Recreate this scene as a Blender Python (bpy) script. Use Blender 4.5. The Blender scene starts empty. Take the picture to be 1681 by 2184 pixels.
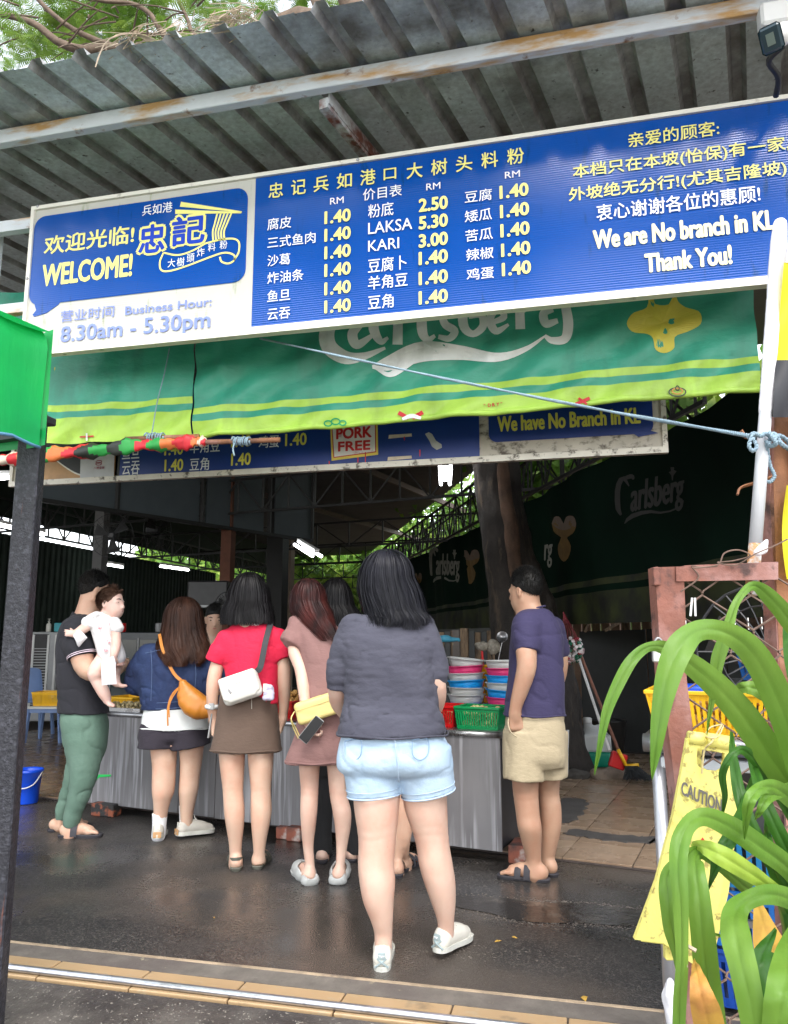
import bpy, math, random
import numpy as np
from mathutils import Vector, Matrix, Euler
rnd = random.Random(11)
nrs = np.random.RandomState(5)
SC = bpy.context.scene
COL = SC.collection
# ------------------------------------------------------------------ camera, sky, sun, exposure
FOC = 1655.0; PITCH = math.radians(9.1); YAW = math.radians(13.6); CH = 1.30
cd = bpy.data.cameras.new('camera'); cam = bpy.data.objects.new('camera', cd); COL.objects.link(cam)
cam.location = (0, 0, CH); cam.rotation_euler = (math.pi/2 + PITCH, 0, YAW)
cd.sensor_fit = 'VERTICAL'; cd.sensor_height = 24.0; cd.lens = 24.0*FOC/2184; cd.clip_start = 0.05; cd.clip_end = 500
SC.camera = cam
SUN_EL, SUN_AZ = math.radians(50), math.radians(162)      # azimuth measured clockwise from +Y
W = bpy.data.worlds.new('World'); SC.world = W; W.use_nodes = True
wn = W.node_tree.nodes; wl = W.node_tree.links
bg = wn['Background']; sky = wn.new('ShaderNodeTexSky'); sky.sky_type = 'NISHITA'; sky.sun_disc = False
sky.sun_elevation = SUN_EL; sky.sun_rotation = SUN_AZ; sky.air_density = 1.0; sky.dust_density = 1.5; sky.ozone_density = 0.6
hs = wn.new('ShaderNodeHueSaturation'); hs.inputs['Saturation'].default_value = 0.28
wl.new(sky.outputs[0], hs.inputs['Color']); wl.new(hs.outputs[0], bg.inputs[0]); bg.inputs[1].default_value = 0.15
sl = bpy.data.lights.new('sun', 'SUN'); so = bpy.data.objects.new('sun', sl); COL.objects.link(so)
sl.energy = 0.7; sl.angle = math.radians(35); sl.color = (1, .965, .91)
sd = Vector((math.sin(SUN_AZ)*math.cos(SUN_EL), math.cos(SUN_AZ)*math.cos(SUN_EL), math.sin(SUN_EL)))
so.rotation_euler = (-sd).to_track_quat('-Z', 'Y').to_euler(); so.location = (0, -5, 12)
SC.view_settings.view_transform = 'Standard'; SC.view_settings.look = 'None'; SC.view_settings.gamma = 1
SC.view_settings.use_curve_mapping = False
SC.view_settings.exposure = 2.08
SC.cycles.max_bounces = 8; SC.cycles.diffuse_bounces = 4; SC.cycles.glossy_bounces = 3; SC.cycles.transmission_bounces = 4
SC.cycles.transparent_max_bounces = 8; SC.cycles.sample_clamp_indirect = 6; SC.cycles.caustics_reflective = False; SC.cycles.caustics_refractive = False
# ------------------------------------------------------------------ where things stand: a pixel of the photograph + a known plane -> metres
s_, c_ = math.sin, math.cos
FH = np.array([-s_(YAW), c_(YAW), 0.]); RT = np.array([c_(YAW), s_(YAW), 0.]); ZV = np.array([0, 0, 1.])
UPV = -FH*s_(PITCH) + ZV*c_(PITCH); FWV = FH*c_(PITCH) + ZV*s_(PITCH); CAM = np.array([0, 0, CH])
def ray(x, y): return RT*((x-840.5)/FOC) + UPV*((1092-y)/FOC) + FWV
def atz(x, y, z): r = ray(x, y); return CAM + r*((z-CH)/r[2])
def atY(x, y, Y): r = ray(x, y); return CAM + r*(Y/r[1])
def atd(x, y, d): r = ray(x, y); return CAM + r*(d/(r@FH))
def atp(x, y, p, n): r = ray(x, y); n = np.array(n, float); return CAM + r*(((np.array(p)-CAM)@n)/(r@n))
def dep(p): return float((np.array(p)-CAM)@FH)
def Xat(px, z, Y):
    u = (px-840.5)/FOC; q = RT-u*FWV; return -(Y*q[1]+(z-CH)*q[2])/q[0]
BA = math.radians(-11.3)                                     # the stall stands turned to the street front
EI = np.array([c_(BA), s_(BA), 0.]); EJ = np.array([-s_(BA), c_(BA), 0.])
def V(*a): return np.array(a, float)
def unit(v): v = np.array(v, float); return v/np.linalg.norm(v)
# ------------------------------------------------------------------ objects
WL = {}
def wloc(o): return WL.get(o.name, np.zeros(3))
def tag(o, label=None, cat=None, group=None, kind=None):
    if label: o['label'] = label
    if cat: o['category'] = cat
    if group: o['group'] = group
    if kind: o['kind'] = kind
    return o
def empty(name, loc, label=None, cat=None, group=None):
    o = bpy.data.objects.new(name, None); COL.objects.link(o); o.location = tuple(float(a) for a in loc); o.empty_display_size = .1
    WL[o.name] = np.array(loc, float); return tag(o, label, cat, group)
def obj(name, verts, faces, m, parent=None, smooth=False, origin=None):
    v = np.array(verts, float).reshape(-1, 3)
    if parent is not None: org = wloc(parent)
    elif origin is not None: org = np.array(origin, float)
    else: org = V((v[:, 0].min()+v[:, 0].max())/2, (v[:, 1].min()+v[:, 1].max())/2, v[:, 2].min())
    me = bpy.data.meshes.new(name)
    v = v-org
    if isinstance(faces, np.ndarray):
        n, k = faces.shape
        me.vertices.add(len(v)); me.vertices.foreach_set('co', v.astype(np.float32).ravel())
        me.loops.add(n*k); me.loops.foreach_set('vertex_index', faces.astype(np.int32).ravel())
        me.polygons.add(n); me.polygons.foreach_set('loop_start', np.arange(0, n*k, k, dtype=np.int32))
        me.update(calc_edges=True); me.validate()
    else:
        me.from_pydata([tuple(a) for a in v], [], faces); me.update()
    if smooth: me.polygons.foreach_set('use_smooth', [True]*len(me.polygons))
    if isinstance(m, (list, tuple)):
        for q in m: me.materials.append(q)
    elif m: me.materials.append(m)
    o = bpy.data.objects.new(name, me); COL.objects.link(o)
    if parent is not None: o.parent = parent; WL[o.name] = org; 
    else: o.location = tuple(org); WL[o.name] = org
    return o
def child_origin_zero(o): return o
def copy_tree(o, parent=None):
    c = o.copy(); COL.objects.link(c)
    if parent is not None: c.parent = parent
    for ch in list(o.children): copy_tree(ch, c)
    return c
class MB:
    def __init__(s): s.v = []; s.f = []
    def add(s, vs, fs):
        n = len(s.v); s.v += [np.array(a, float) for a in vs]; s.f += [tuple(i+n for i in f) for f in fs]; return s
    def box(s, c, size, rx=(1, 0, 0), ry=(0, 1, 0), rz=(0, 0, 1), bev=0):
        c = np.array(c, float); rx, ry, rz = map(lambda q: np.array(q, float), (rx, ry, rz)); a, b, d = [q/2 for q in size]
        if bev <= 0:
            vs = [c+rx*a*i+ry*b*j+rz*d*k for k in (-1, 1) for j in (-1, 1) for i in (-1, 1)]
            return s.add(vs, [(0, 2, 3, 1), (4, 5, 7, 6), (0, 1, 5, 4), (2, 6, 7, 3), (0, 4, 6, 2), (1, 3, 7, 5)])
        vs = []; idx = {}
        for k in (-1, 1):
            for j in (-1, 1):
                for i in (-1, 1):
                    for ax in range(3):
                        e = [a, b, d]; e = [e[t]-(0 if t == ax else bev) for t in range(3)]
                        idx[i, j, k, ax] = len(vs); vs.append(c+rx*e[0]*i+ry*e[1]*j+rz*e[2]*k)
        f = []
        for sg in (-1, 1):
            f.append([idx[sg, j, k, 0] for j, k in ((-1, -1), (1, -1), (1, 1), (-1, 1))][::sg])
            f.append([idx[i, sg, k, 1] for i, k in ((-1, -1), (-1, 1), (1, 1), (1, -1))][::sg])
            f.append([idx[i, j, sg, 2] for i, j in ((-1, -1), (1, -1), (1, 1), (-1, 1))][::sg])
            for sh in (-1, 1):
                f.append([idx[sg, sh, -1, 0], idx[sg, sh, 1, 0], idx[sg, sh, 1, 1], idx[sg, sh, -1, 1]])
                f.append([idx[sg, -1, sh, 0], idx[sg, 1, sh, 0], idx[sg, 1, sh, 2], idx[sg, -1, sh, 2]])
                f.append([idx[-1, sg, sh, 1], idx[1, sg, sh, 1], idx[1, sg, sh, 2], idx[-1, sg, sh, 2]])
        for i in (-1, 1):
            for j in (-1, 1):
                for k in (-1, 1): f.append([idx[i, j, k, 0], idx[i, j, k, 1], idx[i, j, k, 2]])
        return s.add(vs, f)
    def ebox(s, lo, hi, org, bev=0):      # box in the turned stall frame
        c = np.array(org)+EI*(lo[0]+hi[0])/2+EJ*(lo[1]+hi[1])/2+ZV*(lo[2]+hi[2])/2
        return s.box(c, [hi[i]-lo[i] for i in range(3)], EI, EJ, ZV, bev)
    def beam(s, p, q, w, h, up=(0, 0, 1), bev=0):
        p = np.array(p, float); q = np.array(q, float); d = q-p; L = np.linalg.norm(d); d /= L; u = np.array(up, float)
        if abs(d@u) > .98: u = V(1, 0, 0)
        r = unit(np.cross(d, u)); u = np.cross(r, d)
        return s.box((p+q)/2, (w, L, h), r, d, u, bev)
    def tube(s, pts, r, n=8, caps=True, flat=1.0):
        P = np.array(pts, float); m = len(P); rs = np.full(m, r, float) if np.isscalar(r) else np.array(r, float)
        T = np.gradient(P, axis=0); T /= np.linalg.norm(T, axis=1)[:, None]+1e-12
        u = V(0, 0, 1) if abs(T[0, 2]) < .9 else V(1, 0, 0); vs = []
        for i in range(m):
            u = u-T[i]*(u@T[i]); u /= np.linalg.norm(u)+1e-12; w = np.cross(T[i], u)
            for k in range(n):
                a = 2*math.pi*k/n; vs.append(P[i]+rs[i]*(math.cos(a)*u*flat+math.sin(a)*w))
        f = [(i*n+k, i*n+(k+1) % n, (i+1)*n+(k+1) % n, (i+1)*n+k) for i in range(m-1) for k in range(n)]
        if caps: f += [tuple(range(n))[::-1], tuple((m-1)*n+k for k in range(n))]
        return s.add(vs, f)
    def lathe(s, prof, c, n=24, ax=None, close=False):   # prof: (r, z)
        c = np.array(c, float)
        rx, ry, rz = (V(1, 0, 0), V(0, 1, 0), V(0, 0, 1)) if ax is None else ax
        vs = [c+rx*r*math.cos(2*math.pi*k/n)+ry*r*math.sin(2*math.pi*k/n)+rz*z for r, z in prof for k in range(n)]
        m = len(prof); f = [(i*n+k, i*n+(k+1) % n, (i+1)*n+(k+1) % n, (i+1)*n+k) for i in range(m-1) for k in range(n)]
        return s.add(vs, f)
    def poly(s, pts, t=None):             # flat outline, optional thickness vector
        n = len(pts)
        if t is None: return s.add(pts, [tuple(range(n))])
        t = np.array(t, float); P = [np.array(p, float) for p in pts]
        return s.add(P+[p+t for p in P], [tuple(range(n))[::-1], tuple(range(n, 2*n))]+[(i, (i+1) % n, n+(i+1) % n, n+i) for i in range(n)])
    def build(s, name, m, parent=None, smooth=False, origin=None): return obj(name, s.v, s.f, m, parent, smooth, origin)
def spline(P, n):
    P = np.array(P, float); m = len(P)
    if m < 3: return np.array([P[0]+(P[-1]-P[0])*t for t in np.linspace(0, 1, n)])
    Q = np.vstack([2*P[0]-P[1], P, 2*P[-1]-P[-2]]); out = []
    for t in np.linspace(0, m-1-1e-9, n):
        i = int(t); u = t-i; a, b, c, d = Q[i:i+4]
        out.append(.5*((2*b)+(-a+c)*u+(2*a-5*b+4*c-d)*u*u+(-a+3*b-3*c+d)*u**3))
    return np.array(out)
# ------------------------------------------------------------------ materials
MATS = {}
def mat(name, col, rough=.6, metal=0, var=.12, vs=6, bump=0, bs=60, col2=None, s2=3, th=.55, w=.08, st=(1, 1, 1), spec=.5,
        coat=0, emit=0, trans=0, sss=0, sheen=0, rvar=0, layers=(), bst=None, aniso=0, alpha=1, tl=0):
    m = bpy.data.materials.new(name); m.use_nodes = True; N = m.node_tree.nodes; L = m.node_tree.links
    b = N['Principled BSDF']; tc = N.new('ShaderNodeTexCoord')
    def noise(scale, stretch=(1, 1, 1), detail=6, seed=0):
        mp = N.new('ShaderNodeMapping'); mp.inputs['Scale'].default_value = stretch; mp.inputs['Location'].default_value = (seed, seed*.7, seed*.3)
        L.new(tc.outputs['Object'], mp.inputs[0]); n = N.new('ShaderNodeTexNoise'); n.inputs['Scale'].default_value = scale; n.inputs['Detail'].default_value = detail
        n.inputs['Roughness'].default_value = .6; L.new(mp.outputs[0], n.inputs['Vector']); return n.outputs[0]
    def ramp(src, a, bb, va=0., vb=1.):
        r = N.new('ShaderNodeMapRange'); r.inputs[1].default_value = a; r.inputs[2].default_value = bb; r.inputs[3].default_value = va; r.inputs[4].default_value = vb
        L.new(src, r.inputs[0]); return r.outputs[0]
    def mixc(fac, A, B):
        x = N.new('ShaderNodeMix'); x.data_type = 'RGBA'
        if isinstance(fac, float): x.inputs[0].default_value = fac
        else: L.new(fac, x.inputs[0])
        for s, i in ((A, 6), (B, 7)):
            if isinstance(s, tuple): x.inputs[i].default_value = (*s, 1)
            else: L.new(s, x.inputs[i])
        return x.outputs[2]
    c = tuple(col)
    if var:
        f = ramp(noise(vs), .3, .7); c = mixc(f, tuple(q*(1-var) for q in col), tuple(min(1, q*(1+var)) for q in col))
    if col2: layers = ((col2, s2, th, w, st),)+tuple(layers)
    for i, (cc, sc, t, ww, stt) in enumerate(layers):
        c = mixc(ramp(noise(sc, stt, seed=3.1*(i+1)), t-ww, t+ww), c, tuple(cc))
    if isinstance(c, tuple): b.inputs['Base Color'].default_value = (*c, 1)
    else: L.new(c, b.inputs['Base Color'])
    b.inputs['Roughness'].default_value = rough; b.inputs['Metallic'].default_value = metal
    b.inputs['Specular IOR Level'].default_value = spec; b.inputs['Coat Weight'].default_value = coat; b.inputs['Coat Roughness'].default_value = .15
    if rvar: L.new(ramp(noise(vs*.7, seed=9), .35, .65, max(0.02, rough-rvar), min(1, rough+rvar)), b.inputs['Roughness'])
    if emit: b.inputs['Emission Color'].default_value = (*col, 1); b.inputs['Emission Strength'].default_value = emit
    if trans: b.inputs['Transmission Weight'].default_value = trans
    if sss: b.inputs['Subsurface Weight'].default_value = sss; b.inputs['Subsurface Radius'].default_value = (.012, .005, .003); b.inputs['Subsurface Scale'].default_value = 1.0
    if sheen: b.inputs['Sheen Weight'].default_value = sheen
    if aniso: b.inputs['Anisotropic'].default_value = aniso
    if alpha < 1: b.inputs['Alpha'].default_value = alpha
    if bump:
        bn = N.new('ShaderNodeBump'); bn.inputs['Strength'].default_value = bump; bn.inputs['Distance'].default_value = .01
        L.new(noise(bs, bst or (1, 1, 1), 4, 5), bn.inputs['Height']); L.new(bn.outputs[0], b.inputs['Normal'])
    if tl:
        t = N.new('ShaderNodeBsdfTranslucent'); ms = N.new('ShaderNodeMixShader'); ms.inputs[0].default_value = tl
        if isinstance(c, tuple): t.inputs[0].default_value = (*c, 1)
        else: L.new(c, t.inputs[0])
        L.new(b.outputs[0], ms.inputs[1]); L.new(t.outputs[0], ms.inputs[2]); L.new(ms.outputs[0], N['Material Output'].inputs[0])
    MATS[name] = m; m['k'] = 1
    return m
def nodes(m): return m.node_tree.nodes, m.node_tree.links
# ------------------------------------------------------------------ lettering
TXC = {}
def glyphs(s, bold=0.0, shear=0.0):
    k = (s, bold, shear)
    if k not in TXC:
        cu = bpy.data.curves.new('lettering', 'FONT'); cu.body = s; cu.size = 1; cu.offset = bold; cu.resolution_u = 3; cu.shear = shear
        o = bpy.data.objects.new('lettering', cu); COL.objects.link(o)
        me = bpy.data.meshes.new_from_object(o)
        v = np.array([a.co[:] for a in me.vertices]).reshape(-1, 3); f = [tuple(p.vertices) for p in me.polygons]
        bpy.data.objects.remove(o); bpy.data.meshes.remove(me); bpy.data.curves.remove(cu); TXC[k] = (v, f)
    return TXC[k]
def text_uv(s, u0, u1, v0, v1, m, parent, place, bold=.01, cap=False, shear=0, name='lettering', fixw=None):
    """letters mapped into the rectangle u0..u1, v0..v1 ; place(u,v) -> world"""
    v, f = glyphs(s, 0, shear)
    if len(v) == 0: return None
    x0, x1 = v[:, 0].min(), v[:, 0].max()
    if cap: h = glyphs('H', 0)[0]; y0, y1 = h[:, 1].min(), h[:, 1].max()
    else: y0, y1 = v[:, 1].min(), v[:, 1].max()
    bb = bold*abs(v1-v0)*(.95 if cap else 1)*(.9 if bold < .03 else 1)     # heavier weight: the same letters laid a few times, each nudged a little
    offs = [(0, 0)] if bb <= 0 else [(0, 0)]+[(bb*math.cos(t*math.pi/4), bb*math.sin(t*math.pi/4)) for t in range(8)]
    W3 = []; ff = []; q0 = np.array(place(0, 0)); dn = np.cross(np.array(place(1, 0))-q0, np.array(place(0, 1))-q0); dn = dn/np.linalg.norm(dn)*9e-5
    for k, (ox, oy) in enumerate(offs):
        n0 = len(W3); sx = (u1-u0-2*bb)/(x1-x0); sy = (v1-v0-2*bb)/(y1-y0)
        W3 += [place(u0+bb+(a[0]-x0)*sx+ox, v0+bb+(a[1]-y0)*sy+oy)+dn*k for a in v]; ff += [tuple(i+n0 for i in q) for q in f]
    return obj(name, W3, ff, m, parent)
# ------------------------------------------------------------------ smooth solids: distance field -> one continuous mesh
def vnoise(X, Y, Z, seed=0):
    r = np.random.RandomState(seed); T = r.rand(17, 17, 17).astype(np.float32); T[16] = T[0]; T[:, 16] = T[:, 0]; T[:, :, 16] = T[:, :, 0]
    X, Y, Z = np.broadcast_arrays(X % 16, Y % 16, Z % 16)
    i, j, k = X.astype(int), Y.astype(int), Z.astype(int); u, v, w = X-i, Y-j, Z-k
    u = u*u*(3-2*u); v = v*v*(3-2*v); w = w*w*(3-2*w)
    def g(a, b, c): return T[i+a, j+b, k+c]
    return ((g(0,0,0)*(1-u)+g(1,0,0)*u)*(1-v)+(g(0,1,0)*(1-u)+g(1,1,0)*u)*v)*(1-w)+((g(0,0,1)*(1-u)+g(1,0,1)*u)*(1-v)+(g(0,1,1)*(1-u)+g(1,1,1)*u)*v)*w-.5
class Sdf:
    def __init__(s, rt=RT, fd=FH): s.p = []; s.rt = np.array(rt); s.fd = np.array(fd); s.disp = None
    def chain(s, pts, rs, k=.015, op='add', n=0):
        P = np.array(pts, float); rs = np.array(rs, float)
        if n:
            Q = spline(np.hstack([P, rs[:, None]]), n); P, rs = Q[:, :3], Q[:, 3]
        lo, hi = P.min(0)-rs.max()-.03, P.max(0)+rs.max()+.03
        def fn(X, Y, Z):
            d = None
            for i in range(len(P)-1):
                a, b = P[i], P[i+1]; ba = b-a; L2 = ba@ba+1e-12
                t = np.clip(((X-a[0])*ba[0]+(Y-a[1])*ba[1]+(Z-a[2])*ba[2])/L2, 0, 1)
                e = np.sqrt((X-a[0]-ba[0]*t)**2+(Y-a[1]-ba[1]*t)**2+(Z-a[2]-ba[2]*t)**2)-(rs[i]+(rs[i+1]-rs[i])*t)
                d = e if d is None else np.minimum(d, e)
            return d
        s.p.append((lo, hi, fn, k, op)); return s
    def cone(s, a, b, ra, rb, k=.01, op='add', ext=0):    # flat-ended, ellipse-free
        a = np.array(a, float); b = np.array(b, float); ba = b-a; L = np.linalg.norm(ba); u = ba/L; R = max(ra, rb)+.03
        lo, hi = np.minimum(a, b)-R, np.maximum(a, b)+R
        def fn(X, Y, Z):
            t = (X-a[0])*u[0]+(Y-a[1])*u[1]+(Z-a[2])*u[2]; q = (X-a[0])**2+(Y-a[1])**2+(Z-a[2])**2
            rr = np.sqrt(np.maximum(q-t*t, 0)); w = np.clip(t/L, 0, 1)
            return np.maximum(rr-(ra+(rb-ra)*w), np.maximum(-t, t-L))
        s.p.append((lo, hi, fn, k, op)); return s
    def ell(s, c, r, rot=None, k=.015, op='add'):
        c = np.array(c, float); r = np.array(r, float); M = np.eye(3) if rot is None else np.array(rot); R = r.max()+.03
        def fn(X, Y, Z):
            x, y, z = X-c[0], Y-c[1], Z-c[2]
            q = [(M[i][0]*x+M[i][1]*y+M[i][2]*z)/r[i] for i in range(3)]
            return (np.sqrt(q[0]**2+q[1]**2+q[2]**2)-1)*r.min()
        s.p.append((c-R, c+R, fn, k, op)); return s
    def loft(s, rows, k=.02, op='add', e=2.0, grow=0., zlo=None, zhi=None):   # rows (centre xyz, rx, ry)
        A = np.array([[*r[0], r[1], r[2]] for r in rows], float); A = A[np.argsort(A[:, 2])]
        B = spline(A, 10*len(A)); zz = np.maximum.accumulate(B[:, 2]+np.arange(len(B))*1e-7)
        z0 = A[0, 2] if zlo is None else zlo; z1 = A[-1, 2] if zhi is None else zhi
        R = A[:, 3:].max()+grow+.03; lo = V(A[:, 0].min()-R, A[:, 1].min()-R, z0-.03); hi = V(A[:, 0].max()+R, A[:, 1].max()+R, z1+.03)
        rt, fd = s.rt, s.fd
        def fn(X, Y, Z):
            z = Z.ravel(); cx, cy, rx, ry = [np.interp(z, zz, B[:, i]).reshape(Z.shape) for i in (0, 1, 3, 4)]
            rx = np.maximum(rx+grow, .005); ry = np.maximum(ry+grow, .005)
            dx, dy = X-cx, Y-cy; a = np.abs(dx*rt[0]+dy*rt[1])/rx; b = np.abs(dx*fd[0]+dy*fd[1])/ry
            q = (a**e+b**e)**(1/e)
            d = (q-1)*np.minimum(rx, ry)
            return np.maximum(d, np.maximum(Z-z1, z0-Z))
        s.p.append((lo, hi, fn, k, op)); return s
    def rbox(s, c, half, R3, rad=.01, k=.01, op='add'):
        c = np.array(c, float); R = float(np.linalg.norm(half))+.03; M3 = [np.array(q, float) for q in R3]
        def fn(X, Y, Z):
            q = [np.abs(M3[i][0]*(X-c[0])+M3[i][1]*(Y-c[1])+M3[i][2]*(Z-c[2]))-(half[i]-rad) for i in range(3)]
            return np.sqrt(sum(np.maximum(t, 0)**2 for t in q))+np.minimum(np.maximum(np.maximum(q[0], q[1]), q[2]), 0)-rad
        s.p.append((c-R, c+R, fn, k, op)); return s
    def cut(s, lo, hi, fn):    # keep where fn<0
        s.p.append((np.array(lo), np.array(hi), fn, 0, 'int')); return s
    def mesh(s, h=.007, relax=1):
        add = [p for p in s.p if p[4] == 'add']
        lo = np.min([p[0] for p in add], 0)-h*2; hi = np.max([p[1] for p in add], 0)+h*2
        n = np.ceil((hi-lo)/h).astype(int)+1; ax = [(lo[i]+np.arange(n[i])*h).astype(np.float32) for i in range(3)]
        F = np.full(n, .06, np.float32)
        for a, b, fn, k, op in s.p:
            i0 = np.clip(np.floor((a-lo)/h).astype(int), 0, n); i1 = np.clip(np.ceil((b-lo)/h).astype(int)+1, 0, n)
            if (i1 <= i0).any(): continue
            sl = tuple(slice(i0[t], i1[t]) for t in range(3))
            X = ax[0][sl[0]][:, None, None]; Y = ax[1][sl[1]][None, :, None]; Z = ax[2][sl[2]][None, None, :]
            d = fn(X, Y, Z)
            if op == 'add':
                g = F[sl]; kk = max(k, 1e-5); hh = np.maximum(kk-np.abs(g-d), 0)/kk; F[sl] = np.minimum(g, d)-hh*hh*kk/4
            elif op == 'sub': F[sl] = np.maximum(F[sl], -d)
            else: F[sl] = np.maximum(F[sl], d)
        if s.disp is not None:
            m = np.abs(F) < .03; I = np.nonzero(m)
            F[m] += s.disp(ax[0][I[0]], ax[1][I[1]], ax[2][I[2]]).astype(np.float32)
        F[0] = F[-1] = .06; F[:, 0] = F[:, -1] = .06; F[:, :, 0] = F[:, :, -1] = .06
        return nets(F, lo, h, relax)
    def build(s, name, m, parent=None, h=.007, relax=1):
        if name == 'body':                      # creases behind the knees, slight unevenness of flesh
            zk = min(p[0][2] for p in s.p if p[4] == 'add')+.03+.445
            def bd(X, Y, Z):
                w = .006*np.sin(X*31+Y*17)
                return .0014*np.exp(-((Z-zk+w)/.006)**2)+.0009*np.exp(-((Z-zk-.035+w)/.008)**2)+.006*vnoise(X*9, Y*9, Z*6, 77)
            s.disp = bd
        v, f = s.mesh(h, relax); return obj(name, v, f, m, parent, True)
def nets(F, lo, h, relax=1):
    S = F < 0; n = F.shape
    cnt = np.zeros([q-1 for q in n], np.int8)
    for dx in (0, 1):
        for dy in (0, 1):
            for dz in (0, 1): cnt += S[dx:n[0]-1+dx, dy:n[1]-1+dy, dz:n[2]-1+dz]
    act = (cnt > 0) & (cnt < 8); I = np.nonzero(act); N = len(I[0]); idx = np.full(cnt.shape, -1, np.int32); idx[I] = np.arange(N)
    acc = np.zeros((N, 3)); c = np.zeros(N); I = [q.astype(int) for q in I]
    for axx in range(3):
        o = [t for t in range(3) if t != axx]
        for a in (0, 1):
            for b in (0, 1):
                p = [I[0].copy(), I[1].copy(), I[2].copy()]; p[o[0]] += a; p[o[1]] += b; q = [t.copy() for t in p]; q[axx] += 1
                fa, fb = F[tuple(p)], F[tuple(q)]; m = (fa < 0) != (fb < 0); t = fa[m]/(fa[m]-fb[m])
                pos = np.stack([p[0][m], p[1][m], p[2][m]], 1).astype(float); pos[:, axx] += t; acc[m] += pos; c[m] += 1
    v = acc/c[:, None]; fs = []
    for axx in range(3):
        o = [t for t in range(3) if t != axx]
        sl0 = [slice(None)]*3; sl1 = [slice(None)]*3; sl0[axx] = slice(0, -1); sl1[axx] = slice(1, None)
        for t in o: sl0[t] = slice(1, -1); sl1[t] = slice(1, -1)
        a, b = S[tuple(sl0)], S[tuple(sl1)]; E = np.nonzero(a != b); base = [E[0].astype(int), E[1].astype(int), E[2].astype(int)]
        for t in o: base[t] = base[t]+1
        def cell(da, db):
            q = [t.copy() for t in base]; q[o[0]] -= da; q[o[1]] -= db; return idx[tuple(q)]
        Q = np.stack([cell(0, 0), cell(1, 0), cell(1, 1), cell(0, 1)], 1); inside = a[E]
        flip = inside if axx != 1 else ~inside
        Q[~flip] = Q[~flip][:, ::-1]; fs.append(Q)
    fs = np.concatenate(fs); fs = fs[(fs >= 0).all(1)]
    for _ in range(relax):
        A = np.zeros_like(v); w = np.zeros(len(v))
        for a, b in ((0, 1), (1, 2), (2, 3), (3, 0)):
            for x, y in ((a, b), (b, a)):
                for t in range(3): A[:, t] += np.bincount(fs[:, x], v[fs[:, y], t], len(v))
                w += np.bincount(fs[:, x], minlength=len(v))
        g = w > 0; v[g] = v[g]*.5+.5*A[g]/w[g][:, None]
    return np.array(lo)+v*h, fs
def ribbons(paths, w, nrm=None, tip=.3):
    """paths (S, n, 3) -> flat tapering strands"""
    P = np.array(paths, float); S, n, _ = P.shape; T = np.gradient(P, axis=1); T /= np.linalg.norm(T, axis=2)[..., None]+1e-9
    if nrm is None: nrm = np.tile(V(0, 0, 1), (S, n, 1))
    Wd = np.cross(T, nrm); Wd /= np.linalg.norm(Wd, axis=2)[..., None]+1e-9
    ww = np.array(w).reshape(-1, 1)*np.concatenate([np.linspace(.7, 1, n//3), np.linspace(1, tip, n-n//3)])[None, :]
    A = P-Wd*ww[..., None]/2; B = P+Wd*ww[..., None]/2; v = np.stack([A, B], 2).reshape(-1, 3)
    i = (np.arange(S)[:, None]*n+np.arange(n-1)[None, :]).ravel()*2
    return v, np.stack([i, i+1, i+3, i+2], 1)
# ================================================================== materials of the place
M = {}
M['galv'] = mat('galvanised_sheet', (.54, .61, .63), .5, .2, .22, 35, .25, 90, layers=(((.12, .115, .10), 1.6, .60, .12, (1, 1, 1)), ((.05, .045, .04), 22, .68, .05, (1, 1, 1))))
M['steel'] = mat('brushed_steel', (.42, .42, .43), .33, .85, .15, 4, .08, 120, layers=(((.16, .15, .15), 3, .57, .1, (3, 3, .6)),), rvar=.1)
M['rustw'] = mat('rusty_white_paint', (.62, .66, .70), .55, 0, .08, 6, .15, 50, layers=(((.50, .30, .12), 3.0, .58, .07, (.7, 3, 3)), ((.22, .10, .05), 9, .66, .05, (1, 1, 1))))
M['rust'] = mat('rusty_red_iron', (.22, .085, .06), .75, 0, .25, 9, .3, 60, layers=(((.33, .18, .16), 5, .54, .08, (1, 1, 1)), ((.07, .035, .03), 11, .60, .05, (1, 1, 1))))
M['rust2'] = mat('rusty_brown_iron', (.30, .13, .06), .8, 0, .25, 12, .3, 60, layers=(((.11, .05, .03), 5, .56, .1, (1, 1, .4)), ((.4, .2, .16), 3, .6, .05, (1, 1, 1))))
M['black'] = mat('black_iron_paint', (.018, .018, .02), .5, 0, .3, 10)
M['postblk'] = mat('rough_black_paint', (.022, .022, .028), .38, 0, .2, 8, .6, 70, layers=(((.16, .055, .035), 3, .66, .03, (14, 14, .7)), ((.06, .06, .075), 60, .6, .1, (1, 1, 1))), spec=.35)
M['cream'] = mat('cream_aluminium', (.72, .70, .62), .4, 0, .06, 5, col2=(.35, .32, .27), s2=14, th=.68, w=.05)
M['white'] = mat('white_paint', (.78, .78, .77), .45, 0, .05, 4)
M['conc'] = mat('worn_concrete', (.16, .14, .12), .75, 0, .25, 12, .35, 60, layers=(((.12, .10, .09), 3, .52, .1, (1, 1, 1)), ((.35, .30, .2), 11, .68, .03, (1, 1, 1))))
M['beige'] = mat('beige_tile', (.46, .31, .17), .35, 0, .08, 3, .05, 20, layers=(((.45, .33, .2), 14, .62, .03, (1, 2, 1)), ((.2, .15, .1), 5, .68, .06, (1, 1, 1))))
M['btile'] = mat('worn_brown_tile', (.34, .245, .17), .3, 0, .15, 4, .08, 30, layers=(((.2, .13, .085), 1.3, .55, .1, (1, 1, 1)), ((.62, .5, .38), 30, .66, .04, (.3, 3, 1))), rvar=.12)
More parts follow.
